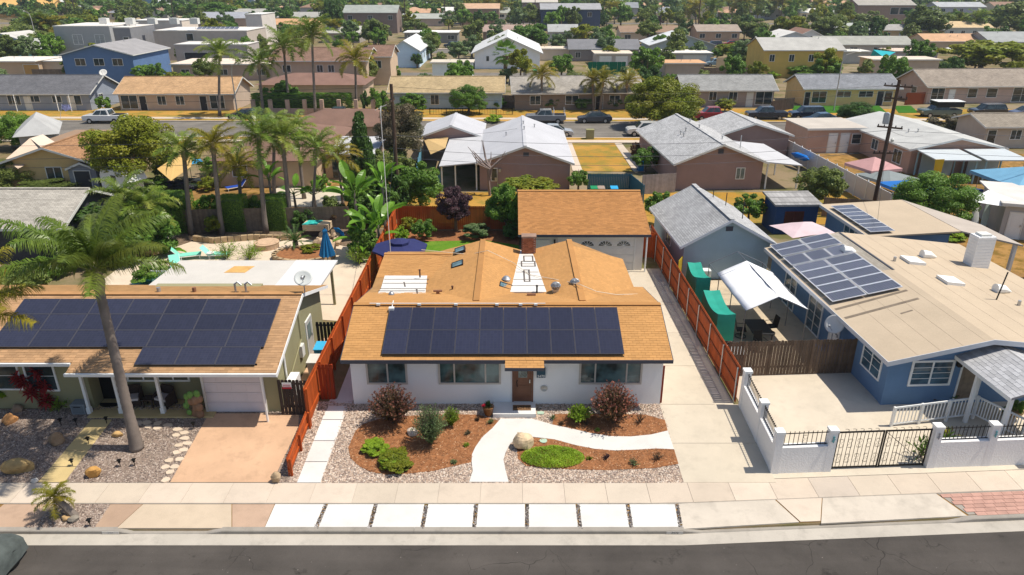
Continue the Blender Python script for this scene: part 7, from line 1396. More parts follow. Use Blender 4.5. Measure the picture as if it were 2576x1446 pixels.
car('white pickup parked before the beige ranch house', 'pickup', '#d8d8d6', (258, 312), -1); car('dark blue pickup parked behind the yellow shrub', 'pickup', '#16222e', (850, 306), -1); car('silver pickup with rack posts parked on the back street', 'pickup', '#7d8084', (1372, 312), -1, extra=rack); car('grey sedan parked on the back street', 'sedan', '#3a414c', (1496, 311), -1); car('red pickup parked beside the yellow green street tree', 'pickup', '#8e0d1c', (1795, 305), -1); car('navy pickup parked before the grey roofed bungalow', 'pickup', '#10192a', (1930, 304), -1); car('navy wagon parked before the yellow bungalow', 'suv', '#14233a', (2033, 302), -1); car('blue grey wagon parked nearer than the navy wagon', 'sedan', '#26405a', (2070, 314), -1); car('grey green truck carrying a black camper box', 'pickup', '#4c5f5c', (2368, 297), -1, extra=camper_top); car('black wagon parked at the right end of the back street', 'suv', '#0b1016', (2490, 295), -1)
car('white wagon half hidden by the grey gable roof', 'suv', '#cfcfcc', (1625, 345), -1); car('silver car nose beyond the white ribbed roof', 'sedan', '#a9adb1', (1395, 346), 1); car('dark sedan parked at the hedge by the street lamp', 'sedan', '#0e1a26', (615, 303), -1); car('purple grey sedan at the right edge of the back street', 'sedan', '#4a4d60', (2590, 296), -1)
for lab, k, c, b, f in (('white sedan parked by the white blue hall', 'sedan', '#dcdcda', (1080, 121), 1), ('dark teal off road wagon on the third street', 'suv', '#1d3440', (1136, 121), -1), ('bright blue car on the third street', 'suv', '#1b5d92', (1408, 120), -1), ('pale silver car behind the white gable hall', 'sedan', '#a8bcc4', (1408, 133), -1), ('red wagon under the thin street tree', 'suv', '#9c1526', (1643, 111), -1), ('white sedan behind the grey gable roof', 'sedan', '#d6d8d8', (1752, 115), -1), ('dark plum wagon on the third street', 'suv', '#2b2c48', (1796, 119), -1), ('red car at the right of the plum wagon', 'sedan', '#9c1526', (1840, 115), -1), ('crimson pickup before the teal bungalow', 'pickup', '#7c1025', (2074, 107), -1), ('small white car behind the yellow bush', 'sedan', '#d6d8d8', (2141, 107), -1), ('dark car before the pale bungalow with tan roof', 'sedan', '#1b2330', (2405, 101), -1), ('pale blue car parked beside the board fence', 'suv', '#8aa4b4', (1802, 168), -1), ('grey blue van beside the flat roofed shed', 'suv', '#5c7c8c', (2470, 101), 1)): car(lab, k, c, b, f)
# ---------------------------------------------------------------- row across the back street
m_gd = MP('#31343a', .6)
B1 = house('grey blue duplex with dark grey roof at the left of the back street', (-40, 279), (232, 279), 8.5, 2.6, 'gx', 1.9, (.24, .27, .32), (.15, .15, .16), .5, [('f', .25, .36, .9, 2.2, 3), ('f', .44, .54, 1.3, 2.1, 2), ('f', .66, .74, 1.2, 2.1, 2), ('f', .86, .92, .9, 2.2, 1), ('r', .3, .42, 1.0, 2.0)], [('f', .40, .9, 2.05, m_trim), ('f', .8, .9, 2.05, m_trim)])
for u in (210, 612, 738): p = W(u * .25513, 279, 105); MB().tube([((u * .25513 + 40) * 12.6 / 272 * 1.26, -.9, 0), ((u * .25513 + 40) * 12.6 / 272 * 1.26, -.9, 2.4)], .06, 6).build('porch_post', m_whitep, B1)
dish(Vector((W(262, 197, 108).x, 108, 4.2)), .55, (.1, -.8, .6), 'white satellite dish on the ridge of the grey blue duplex', 1.0, MP('#d8d6d0', .5))
house('beige ranch house with tan roof beside the duplex', (305, 279), (590, 279), 7.5, 2.6, 'gx', 1.7, (.42, .33, .26), (.52, .33, .18), .5, [('f', .02, .16, .35, 2.2, 2, 2), ('f', .34, .41, .9, 2.1, 2), ('f', .50, .57, .9, 2.1, 2), ('f', .80, .92, .35, 2.2, 2, 2)], [('f', .18, .95, 2.1, m_gd), ('f', .71, .95, 2.1, m_gd)])
house('low brown hip roofed part of the tan apartment house', (655, 252), (915, 252), 9, 2.4, 'hip', 1.3, (.45, .34, .24), (.22, .13, .10), .5, far=True); house('tan two storey apartment house with brown roof behind the palms', (690, 226), (925, 226), 11, 4.9, 'gx', 1.6, (.45, .34, .25), (.24, .15, .11), .5, [('f', .12, .2, 3.0, 4.1), ('f', .48, .54, 3.0, 4.1), ('f', .60, .66, 3.0, 4.1), ('r', .3, .4, 3, 4.1)]); house('tan apartment wing with brown gable roof', (928, 214), (985, 214), 9, 5, 'gx', 1.5, (.50, .37, .26), (.24, .15, .11), .4, [('f', .3, .6, 3, 4.2)])
bw = thing('garden_wall', 'pink beige garden wall with square pillars below the dark hedge', 'wall', G(640, 291, 0)); L_ = (G(940, 291, 0) - G(640, 291, 0)).x; MB().box(0, L_, 0, .2, 0, 1.0).build('low_wall', MW((.45, .32, .25)), bw)
for i in range(8): MB().box(i * L_ / 7 - .25, i * L_ / 7 + .25, -.1, .35, 0, 2.2).build('pillar', MW((.48, .34, .26)), bw)
hedge('long dark clipped hedge behind the pillared wall', 640, 880, 233, 286, 1.6, 'green', 'm')
house('pale blue cottage with straw coloured roof', (985, 276), (1262, 276), 8, 2.6, 'gx', 1.6, (.34, .45, .55), (.46, .35, .20), .5, [('f', .36, .43, .8, 2.1), ('f', .1, .2, 1.0, 2.0)]); house('long house with pale grey brown roof behind the street palms', (1295, 279), (1610, 276), 8.5, 2.6, 'gx', 1.7, (.20, .16, .13), (.36, .33, .29), .5, [('f', .12, .2, .9, 2.1), ('f', .4, .5, .9, 2.1), ('f', .75, .83, .9, 2.1)], [('f', .64, 1.0, 2.1, m_black)])
house('taupe bungalow with grey roof beside the red pickup', (1718, 269), (1942, 269), 7, 2.6, 'gx', 1.6, (.30, .24, .21), (.31, .31, .30), .5, [('f', .28, .36, 1.0, 2.2, 2), ('f', .5, .59, 1.0, 2.2, 2), ('f', .80, .98, .4, 2.2, 2, 2)], [('f', .70, .9, 2.1, m_trim)])
house('pale yellow bungalow with dark grey roof and green turf', (2020, 266), (2252, 265), 7.5, 2.6, 'gx', 1.5, (.62, .43, .19), (.25, .26, .28), .45, [('f', .08, .23, .5, 2.1, 2), ('f', .34, .49, 1.3, 2.1, 2), ('f', .58, .73, 1.3, 2.1, 2), ('f', .86, .94, .6, 2.1, 1)], [('f', .78, .95, 2.1, m_gd), ('f', .0, .8, 2.0, m_dark)])
house('pink beige house with taupe roof and white porch posts', (2327, 261), (2640, 258), 8.5, 2.7, 'gx', 1.9, (.42, .31, .26), (.33, .28, .23), .5, [('f', .03, .13, .2, 2.3, 2, 2), ('f', .32, .39, .9, 2.2, 1, 2), ('f', .47, .55, .9, 2.2, 1, 2), ('f', .68, .82, .2, 2.3, 2, 2), ('l', .35, .5, 1, 2.1, 1, 2)], [('f', .17, .9, 2.1, m_whitep)])
for a, b in (((1985, 262), (2050, 287)), ((2060, 268), (2230, 287)), ((2245, 268), (2310, 287))): flat('turf', [tuple(G(u, v, 0)[:2]) for u, v in ((a[0], 268), (b[0] - 20, 268), (b[0], 286), (a[0] + 15, 286))], .13, m_turf, .03)
fence('dark brown fence between the taupe and yellow bungalows', G(1938, 285, 0), G(1995, 275, 0), 1.7, m_dkw); fence('rust red gate panel beside the pink beige house', G(2275, 264, 0), G(2322, 262, 0), 1.8, MP('#7c3a1a', .8)); fence('dark fence between the pale blue cottage and the long house', G(1262, 270, 0), G(1300, 272, 0), 1.8, m_wood); fence('thin wire fence along the pale blue cottage lawn', G(1080, 290, 0), G(1290, 290, 0), 1.0, m_iron, bw=.02, gap=.35, name='wire_fence', rails=(.1, .95))
# ---------------------------------------------------------------- buildings behind that row
FH = []
def fh(label, u0, v, u1, D, h, kind, rise, wall, roof, wins=(), doors=(), v2=None, ov=.4, **kw): return house(label, (u0, v), (u1, v2 or v), D, h, kind, rise, wall, roof, ov, wins, doors, far=True, **dict(dict(vents=2), **kw))
w3 = lambda z0, z1, n, w=.08, s='f', a=.12, b=.88, nx=2: [(s, a + (b - a) * i / max(1, n - 1) - w / 2, a + (b - a) * i / max(1, n - 1) + w / 2, z0, z1, nx) for i in range(n)]
fh('deep blue two storey house with grey gable roof', 170, 207, 345, 15, 4.9, 'gy', 1.7, (.095, .16, .29), (.30, .29, .29), w3(3.0, 4.2, 3, .14, 'f', .25, .78))
siding = M('grey_siding', (.42, .42, .42), .8, .05, .5); t = fh('pale grey modern two storey house with horizontal siding', 155, 160, 292, 14, 8.0, 'flat', 0, siding, (.72, .68, .62), w3(4.2, 6.2, 2, .17, 'f', .4, .8), ov=.05)
for i in range(24): MB().box(0, (t.children[0].dimensions.x or 10) - .02, -.03, -.002, .3 + i * .32, .3 + i * .32 + .29).build('siding_board', siding, t)
fh('charcoal grey block joined to the sided modern house', 293, 158, 343, 12, 7.6, 'flat', 0, (.20, .20, .21), (.72, .68, .62), [('f', .6, .85, 4.0, 5.6, 1)], ov=.05); fh('cream modern wing with open balcony behind the blue house', 345, 135, 470, 10, 8.0, 'flat', 0, (.58, .50, .42), (.74, .70, .64), [('f', .05, .45, 2.6, 5.0, 3), ('f', .55, .7, 2.6, 5.0, 1)], ov=.1)
t = fh('beige modern house with solar panels and garage', 398, 152, 630, 14, 6.6, 'flat', 0, (.42, .36, .31), (.70, .66, .61), [('f', .35, .42, 4.5, 6.0, 1)], ov=.1)
for i in range(9): solar(t, (9 + i * 1.1, 3, 6.75), (1, 0, 0), (0, 1, .25), 1.05, 1.6, m_pv3, m_al3)
fh('taupe garage block with dark door below the modern house', 448, 168, 628, 8, 4.6, 'flat', 0, (.36, .32, .30), (.68, .64, .6), [], [('f', .12, 5.0, 3.0, m_gd)], ov=.1)
for i, (u, v) in enumerate(((265, 66), (330, 66), (385, 62), (440, 62), (490, 55))): p = W(u, v, 178); tag(MB().box(-.9, .9, -.7, .7, 0, 1.3).lathe([(.5, 1.3), (.5, 1.36)], n=12).build('rooftop_unit', m_trim, loc=(p.x, 178, 8.1)), 'pale rooftop air handling unit on the modern houses', 'air conditioner', 'rooftop units on the modern houses')
fh('white roofed modern upper block at the palms', 628, 125, 668, 12, 9, 'flat', 0, (.55, .50, .45), (.72, .7, .66), w3(4, 6, 2, .2), ov=.1)
fh('teal house with pale grey roof left of the siding', 36, 150, 156, 10, 2.8, 'gx', 1.6, (.05, .28, .28), (.44, .44, .40), w3(1, 2, 3)); fh('turquoise flat shed at the left edge', -30, 156, 87, 7, 2.6, 'flat', 0, (.20, .55, .55), (.50, .50, .45)); fh('blue gabled house at the left edge', -40, 133, 68, 12, 3.0, 'gy', 1.8, (.08, .20, .38), (.52, .50, .46), w3(1, 2, 2)); fh('long tan garage row with white flat roof at the left edge', -40, 192, 95, 9, 2.8, 'flat', 0, (.45, .33, .22), (.72, .66, .58), [], [('f', .78, 3.0, 2.2, MP('#c69a5c', .7))]); fh('low cream carport with white roof beams', 95, 188, 172, 7, 2.6, 'flat', 0, (.5, .42, .33), (.76, .72, .66)); fh('low taupe building with white flat roof behind the ranch house', 440, 202, 690, 10, 2.9, 'flat', 0, (.36, .28, .23), (.68, .58, .48), w3(1, 2, 3))
fh('dark taupe two storey house with sage roof and gable', 868, 84, 1000, 12, 7.0, 'gx', 2.2, (.20, .15, .13), (.31, .33, .30), w3(4.6, 6, 3, .08)); fh('pale blue cottage at the top of the hill', 752, 20, 790, 14, 4, 'gy', 2, (.32, .50, .66), (.7, .7, .7)); fh('grey roofed bungalow with birds on the ridge', 1012, 66, 1120, 12, 3, 'gx', 1.6, (.40, .32, .26), (.36, .37, .33), w3(1, 2, 2)); fh('small house with white flat roof behind the parked wagon', 1018, 108, 1150, 10, 2.9, 'flat', 0, (.20, .20, .19), (.74, .73, .70), w3(1, 2.2, 4, .12))
fh('white blue hall with bright white gable roof', 982, 170, 1055, 22, 3.6, 'gy', 1.9, (.50, .62, .74), (.60, .60, .60), [('r', .2, .26, 1.2, 2.6), ('r', .4, .46, 1.2, 2.6), ('r', .6, .66, 1.2, 2.6)]); fh('large white hall with wide white gable roof', 1194, 173, 1357, 24, 3.4, 'gy', 3.0, (.72, .74, .78), (.60, .60, .59), [('f', .18, .22, 1.6, 2.6, 1)], ov=.7); fh('small white shed with an open bay behind the pale blue cottage', 1088, 197, 1187, 5, 2.9, 'flat', 0, (.62, .72, .82), (.58, .52, .42), [('f', .55, .9, .1, 2.4, 1)]); fh('tan two storey house with salmon roof far back', 1160, 62, 1255, 14, 6.4, 'gx', 1.8, (.33, .22, .16), (.52, .34, .22), w3(4, 5.6, 3, .08))
fh('slate blue two storey house with grey roof', 1360, 78, 1508, 12, 7.6, 'gx', 1.8, (.055, .075, .125), (.33, .33, .34), w3(5.0, 6.6, 4, .07, 'f', .13, .82)); fh('taupe two storey house behind the slate blue one', 1314, 58, 1400, 12, 8.6, 'gx', 1.8, (.22, .17, .14), (.50, .46, .40), w3(6, 7.4, 2, .1)); fh('small house with grey roof and sliding doors', 1380, 103, 1452, 9, 2.8, 'gx', 1.8, (.40, .40, .40), (.37, .37, .36), [('f', .15, .8, .3, 2.2, 4)]); fh('beige house with brown roof behind the thin tree', 1560, 107, 1706, 10, 3.0, 'gx', 1.5, (.52, .42, .32), (.28, .19, .13), w3(.8, 2.2, 3, .1)); fh('tan bungalow with grey brown roof on the third street', 1752, 104, 1858, 10, 3.0, 'gx', 1.6, (.36, .25, .18), (.33, .27, .22), w3(1, 2.2, 3, .12)); fh('house with dark grey roof and white patio cover', 1432, 154, 1605, 9, 2.8, 'gx', 1.7, (.22, .20, .19), (.19, .19, .20), w3(.8, 2, 4, .07)); fh('double garage with sand flat roof', 1498, 165, 1588, 7, 2.5, 'flat', 0, (.40, .36, .33), (.66, .56, .44), [], [('f', .1, 2.6, 2.0, m_whitep), ('f', .55, 2.6, 2.0, m_whitep)]); fh('grey blue gable house with pale roof', 1635, 144, 1795, 14, 2.9, 'gy', 2.4, (.34, .40, .42), (.60, .62, .63), ov=.6); fh('garage with white flat roof and wide pale door', 1680, 166, 1785, 8, 2.7, 'flat', 0, (.36, .36, .36), (.72, .68, .62), [], [('f', .35, 5, 2.2, m_trim)]); fh('shed with orange flat roof and grey corner', 1672, 196, 1768, 6, 2.7, 'flat', 0, (.38, .32, .27), (.58, .34, .18))
fh('bright yellow two storey house with pale grey roof', 1915, 196, 2110, 11, 5.2, 'gx', 1.8, (.52, .36, .10), (.42, .41, .38), w3(3.1, 4.3, 4, .06, 'f', .1, .85), winf=m_whitep); fh('brown taupe two storey house with outside stairs', 2150, 64, 2292, 13, 8.0, 'gx', 2.0, (.27, .19, .15), (.36, .34, .30), [('f', .58, .72, 4.4, 7.0, 1), ('f', .74, .96, 4.4, 7.0, 1)]); fh('grey two storey house with roof solar panels', 2352, 55, 2470, 12, 6.4, 'gx', 1.8, (.33, .34, .37), (.40, .41, .42), w3(4, 5.6, 3, .07)); fh('ochre row house with grey roof and brown shutters', 2210, 101, 2370, 10, 3.0, 'gx', 1.4, (.46, .34, .20), (.34, .33, .31), w3(.9, 2.2, 4, .08), [('f', .3, 1, 2.2, m_trim)]); fh('pale bungalow with straw roof at the right', 2376, 95, 2490, 10, 3.2, 'gx', 1.6, (.44, .46, .44), (.56, .42, .24), w3(.8, 2.2, 4, .08)); fh('dark teal bungalow with grey roof', 2100, 101, 2200, 10, 3.0, 'gx', 1.8, (.03, .10, .13), (.38, .40, .37), w3(1.2, 2.3, 3, .14)); fh('long low house with sage grey roof behind the turquoise sail', 2056, 140, 2290, 9, 2.7, 'gx', 1.6, (.38, .34, .30), (.34, .34, .30), w3(1, 2, 4)); fh('long tan block garage with pale flat roof', 2190, 190, 2355, 6, 3.0, 'flat', 0, (.42, .33, .25), (.66, .56, .46)); fh('lilac shed with salmon edged flat roof', 2245, 165, 2352, 7, 3.0, 'flat', 0, (.46, .42, .48), (.66, .52, .42), [], [('f', .5, 2.5, 2.1, m_trim)]); fh('low shed with pale roof behind the yellow house', 2112, 160, 2180, 5, 2.6, 'flat', 0, (.40, .40, .38), (.70, .66, .58)); fh('house with salmon roof beside the big right tree', 2326, 132, 2460, 10, 2.8, 'gx', 1.5, (.48, .36, .24), (.55, .34, .20)); fh('grey roofed house at the far right', 2484, 136, 2640, 12, 3, 'gx', 2.0, (.30, .30, .30), (.33, .34, .33)); fh('grey gable house beyond the yellow house', 1935, 128, 2050, 12, 2.8, 'gy', 2.0, (.5, .5, .5), (.62, .60, .56)); fh('small house with brown gable roof beyond the yellow house', 2000, 118, 2068, 12, 2.8, 'gy', 1.8, (.45, .45, .45), (.26, .15, .11)); fh('white grey gabled house far behind the left trees', 362, 38, 398, 12, 7, 'gy', 2, (.25, .33, .45), (.55, .55, .55), w3(4, 6, 1, .2)); fh('small pale roofed house beside the grey gables', 400, 34, 470, 14, 3, 'gx', 2.2, (.4, .38, .36), (.66, .64, .6)); fh('orange roofed long building at the far left', -30, 44, 130, 16, 5, 'gx', 3, (.55, .34, .12), (.66, .40, .13)); fh('grey roofed house behind the modern houses', 540, 54, 690, 14, 3.2, 'gx', 2.0, (.35, .3, .26), (.38, .37, .33)); fh('brown house with slate grey gable behind the modern houses', 500, 66, 620, 12, 3.2, 'gx', 2, (.4, .3, .24), (.32, .33, .36)); fh('long salmon roofed house behind the palms', 676, 86, 800, 12, 3.2, 'gx', 1.6, (.5, .34, .22), (.55, .32, .17), w3(1, 2.2, 3)); fh('grey roofed house behind the tall palms', 700, 64, 830, 12, 3.2, 'gx', 1.8, (.4, .36, .32), (.36, .35, .32)); fh('pale sage roofed cottage behind the bushes', 815, 108, 905, 10, 2.9, 'gx', 1.6, (.3, .27, .24), (.44, .43, .38)); fh('brown long house beside the third street tree', 1215, 105, 1320, 10, 3.0, 'gx', 1.6, (.24, .18, .15), (.36, .26, .22), w3(1, 2.2, 3)); fh('beige flat garage beside the large white hall', 1345, 152, 1432, 6, 2.6, 'flat', 0, (.5, .42, .34), (.66, .56, .44))
sail('bright turquoise shade sail far to the right', [(2187, 146, 2.2), (2196, 125, 4.0), (2252, 131, 3.4), (2225, 146, 2.4)], (.02, .42, .48)); parasol('white parasol beside the big right tree', G(2388, 152, 0), '#e4e2dc', 2.0, 2.6); fence('tall green tarp screen behind the long house', G(1478, 190, 0), G(1572, 190, 0), 2.6, MP('#0f6a4c', .8), bw=.8); fence('pale board fence left of the yellow house', G(1800, 172, 0), G(1880, 170, 0), 2.2, M('pale_fence', (.46, .37, .25), .9, .1, 1)); fence('grey board fence below the pale blue car', G(1760, 196, 0), G(1880, 196, 0), 1.9, m_wood); fence('white picket fence of the house with sliding doors', G(1378, 118, 0), G(1440, 118, 0), 1.2, m_whitep, bw=.12, gap=.12); fence('brown board fence behind the grey blue duplex', G(85, 200, 0), G(175, 200, 0), 1.9, m_wood); bin_(1320, 192, '#9a9a9a', '#b0b0b0', 'grey bin beside the large white hall', 1.2); bin_(1345, 192, '#1f7a4d', '#238a58', 'green bin beside the large white hall', 1.2)
# ---------------------------------------------------------------- trees and palms of the middle and far ground
tree('big yellow green tree behind the pool hedge', 'yellow', (335, 478), (222, 292, 432, 452), 'n', var=0); tree('rounded green tree at the left edge of the back street', 'green', (30, 375), (-40, 280, 82, 372), 'n', var=1); tree('yellow green street tree before the grey gable roof', 'yellow', (1645, 322), (1578, 195, 1764, 330), 'n', var=2); tree('neat round green tree before the pale blue cottage', 'green', (1178, 288), (1130, 214, 1224, 282), 'n'); tree('dark layered conifer beside the wooden pole', 'dark', (912, 500), (862, 288, 958, 492), 'n', shape='cone'); tree('dry grey brown tree behind the wooden pole', 'dry', (1005, 430), (942, 262, 1068, 400), 'n', tr=.02); tree('dark leafy citrus tree behind the orange fence', 'green', (1062, 530), (1000, 412, 1112, 522), 'n'); tree('green bush tree on the dry lawn by the grey gable house', 'green', (1632, 432), (1590, 366, 1662, 424), 'm'); tree('small green tree right of the garage roof', 'green', (1655, 570), (1625, 480, 1692, 552), 'm'); tree('round dark citrus behind the grey outbuilding', 'green', (1885, 565), (1848, 484, 1926, 552), 'm'); tree('avocado tree with bronze leaves in the dry yard', 'olive', (2068, 520), (2002, 416, 2122, 512), 'n'); tree('large bright green citrus tree beside the leaning pole', 'green', (2362, 575), (2262, 432, 2446, 562), 'n'); tree('yellow green bush at the pink brown gable corner', 'yellow', (1375, 500), (1322, 445, 1396, 492), 'm'); tree('small citrus at the teal fence', 'green', (1458, 486), (1428, 425, 1482, 472), 'm'); bush('dry brown hedge bush before the grey green truck', 'dry', (2375, 330), (2332, 289, 2428, 335)); bush('dark conifer shrubs before the yellow bungalow', 'dark', (2150, 312), (2108, 255, 2196, 306), 'n'); bush('flowering purple creeper on the ochre house', 'dark', (200, 455), (140, 395, 250, 460), 'n'); bush('purple flowered bush right of the camper shell', 'mag', (450, 470), (420, 460, 515, 492)); bush('wild olive shrubs at the left edge', 'olive', (40, 470), (-40, 400, 100, 480), 'n'); bush('wild dark shrubs before the garden shed', 'olive', (130, 480), (50, 440, 200, 490), 'n'); bush('purple flowered vine top on the rust roof', 'mag', (195, 440), (150, 388, 222, 402), 'm'); bush('rust shrub beside the grey gable house', 'rust', (1605, 400), (1585, 358, 1610, 395)); bush('yellow shrub before the dark blue pickup', 'yellow', (845, 315), (815, 286, 874, 309)); bush('leafy vegetable patch before the citrus tree', 'lime', (2360, 600), (2330, 570, 2420, 610)); bush('green shrub beside the white chimney', 'olive', (2440, 590), (2400, 560, 2450, 600))
bt = thing('bare_tree', 'leafless pruned tree before the pink brown gable', 'tree', G(1232, 492, 0)); m = MB(); rr = random.Random(4)
for i in range(9): a = rr.uniform(0, 6.28); m.tube([(0, 0, 0 if i == 0 else 1.6), (rr.uniform(-.2, .2), 0, 2.4), (math.cos(a) * 1.1, math.sin(a) * .8, rr.uniform(2.8, 3.4)), (math.cos(a) * rr.uniform(1.2, 2.0), math.sin(a), rr.uniform(3.6, 4.9))], [.14, .1, .06, .02], 6)
m.build('branches', M('grey_bark', (.22, .17, .15), .95, .2, 5), bt)
for i, (b, c, L, lab, kd) in enumerate((((553, 293), (552, 135), 3.5, 'tall queen palm left of the street lamp', 'palm'), ((663, 291), (650, 158), 3.5, 'queen palm above the left end of the hedge', 'palm'), ((728, 280), (713, 118), 3.9, 'broad queen palm above the hedge', 'palm'), ((794, 291), (784, 88), 4.3, 'tallest queen palm above the hedge with dead frond', 'palm'), ((897, 278), (893, 150), 3.7, 'yellowing queen palm right of the hedge', 'ypalm'), ((1362, 278), (1362, 188), 2.8, 'slim king palm before the long house', 'ypalm'), ((1492, 279), (1490, 203), 2.6, 'pale king palm beside the grey sedan', 'ypalm'), ((1509, 279), (1516, 205), 2.9, 'leafy king palm before the long house roof', 'ypalm'), ((1574, 277), (1577, 208), 2.8, 'king palm beside the yellow green street tree', 'ypalm'))): palm(lab, b, c, L, .2, kd, 'm', i % 3)
FANC = fan_crown('fan_crown', LEAFM['green'], 5); fp = thing('fan_palm', 'fan palm with skirted trunk before the large white hall', 'palm', G(1271, 197, 0)); MB().tube([(0, 0, 0), (0, 0, 3.0), (0, 0, 4.2)], [.5, .35, .7], 9).build('trunk', M('fan_trunk', (.16, .11, .08), .95, .2, 3), fp); ob('fronds', FANC, fp, (0, 0, 4.6), 0, 3.3)
for i, (u, v) in enumerate(((1340, 272), (1390, 275), (1425, 272), (1465, 276), (1540, 274), (1560, 270))): tree('leafy subtropical shrub under the king palms', ('green', 'dark', 'lime')[i % 3], (u, v), (u - 26, v - 38, u + 26, v), 'm', 'shrub', 'shrub', 'shrubs in front of the long house', trunk=False)
MID = [('dark', 855, 95, 800, 0, 862, 75), ('green', 560, 60, 480, 8, 600, 60), ('dark', 690, 62, 650, 20, 720, 60), ('green', 310, 40, 235, 0, 370, 40), ('olive', 60, 120, 0, 58, 100, 125), ('yellow', 170, 72, 130, 38, 240, 75), ('olive', 100, 120, 55, 80, 165, 130), ('green', 470, 130, 458, 118, 505, 160), ('yellow', 500, 165, 483, 118, 520, 150), ('green', 365, 208, 330, 165, 400, 208), ('yellow', 425, 205, 400, 180, 450, 206), ('olive', 690, 105, 655, 62, 715, 100), ('green', 915, 120, 868, 78, 905, 110), ('olive', 940, 118, 905, 55, 980, 105), ('dry', 925, 80, 895, 48, 960, 80), ('green', 960, 122, 925, 72, 975, 118), ('olive', 1045, 95, 1012, 48, 1075, 88), ('olive', 1190, 108, 1160, 45, 1218, 105), ('green', 985, 200, 970, 160, 1008, 205), ('green', 1330, 130, 1275, 55, 1385, 115), ('yellow', 1475, 112, 1430, 62, 1510, 106), ('green', 1515, 112, 1500, 58, 1545, 108), ('olive', 1625, 112, 1598, 50, 1660, 95), ('green', 1413, 192, 1380, 132, 1445, 188), ('green', 1625, 200, 1588, 118, 1668, 195), ('yellow', 1820, 150, 1798, 108, 1885, 146), ('olive', 1895, 100, 1852, 50, 1940, 105), ('yellow', 2000, 102, 1965, 42, 2030, 98), ('olive', 2095, 104, 2045, 34, 2146, 98), ('olive', 2190, 80, 2148, 28, 2226, 80), ('olive', 2330, 100, 2270, 15, 2390, 90), ('green', 2300, 125, 2276, 95, 2325, 128), ('yellow', 2480, 180, 2375, 100, 2575, 178), ('olive', 2520, 88, 2490, 12, 2600, 85), ('green', 2125, 118, 2104, 106, 2138, 132), ('olive', 2170, 132, 2150, 110, 2190, 140), ('olive', 2375, 185, 2340, 152, 2420, 180), ('green', 2010, 196, 1972, 165, 2050, 194), ('lime', 1945, 197, 1932, 178, 1962, 196), ('green', 1255, 270, 1222, 240, 1275, 276), ('green', 265, 282, 238, 238, 275, 278), ('dark', 935, 285, 905, 230, 930, 282), ('green', 955, 290, 925, 215, 975, 285), ('lime', 1225, 295, 1218, 288, 1262, 312), ('green', 1030, 285, 1000, 235, 1070, 282), ('green', 680, 275, 660, 205, 755, 280), ('olive', 1860, 268, 1800, 250, 1850, 275), ('green', 1420, 80, 1395, 12, 1430, 60), ('green', 1570, 70, 1535, 10, 1590, 60), ('dark', 1480, 60, 1500, 20, 1530, 70), ('yellow', 2150, 104, 2125, 88, 2170, 106), ('lime', 2225, 104, 2205, 88, 2245, 105), ('purple', 1650, 64, 1635, 38, 1672, 62), ('yellow', 1975, 292, 1800, 250, 1846, 280)]
KN = {'dark': 'dark green', 'green': 'mid green', 'olive': 'dull olive green', 'yellow': 'yellow green', 'lime': 'light green', 'dry': 'bare greyish', 'purple': 'purple leaved'}
for k, u, v, a, b, c, d in MID:
    w = c - a; lab = '%s %s broadleaf tree among the houses beyond the back street' % ({0: 'small', 1: 'medium sized', 2: 'large'}[0 if w < 45 else 1 if w < 75 else 2], KN[k]); tree(lab, k, ((a + c) / 2, max(v, d - 4)), (a, b, c, d), 'm' if w > 60 else 'f', group='%s trees beyond the back street' % lab.split(' broadleaf')[0])
for i, (u, v, c, L) in enumerate(((1010, 50, 22, 5), (1225, 52, 12, 6), (1555, 55, 18, 5), (1545, 60, 22, 5), (1650, 60, 28, 4), (1750, 62, 22, 6), (1795, 65, 20, 6), (1865, 60, 12, 7), (1905, 56, 8, 7), (1960, 50, 10, 7), (2010, 48, 12, 6), (2060, 46, 14, 6), (110, 112, 60, 5), (130, 112, 66, 5), (85, 112, 62, 5), (845, 105, 68, 4), (2460, 92, 48, 5), (1255, 48, 10, 6), (350, 45, 12, 6), (600, 40, 10, 6))): palm('slim feather palm standing among the distant houses', (u, v), (u - 2, c), L, .25, ('palm', 'ypalm')[i % 2], 'f', i % 2, 'distant feather palms')
for i, (u, v, c) in enumerate(((175, 55, -20), (195, 60, -12), (440, 62, -15), (505, 62, -10), (735, 66, -20), (1020, 70, -25), (1120, 60, -20), (1345, 60, -18), (1660, 70, -12), (1752, 100, -10), (1960, 66, -5), (30, 35, -30))): p = G(u, v, 0); h = max(9, W(u, c, p.y).z); t = thing('utility_pole', 'distant brown utility pole rising among the far houses', 'utility pole', p, 0, 'distant utility poles'); MB().tube([(0, 0, 0), (0, 0, min(h, 14))], [.22, .15], 6).build('shaft', M('pole_wood', (.085, .055, .04)), t); MB().bar((-1.1, 0, min(h, 14) - .6), (1.1, 0, min(h, 14) - .6), .12).build('crossarm', MATS['pole_wood'], t)
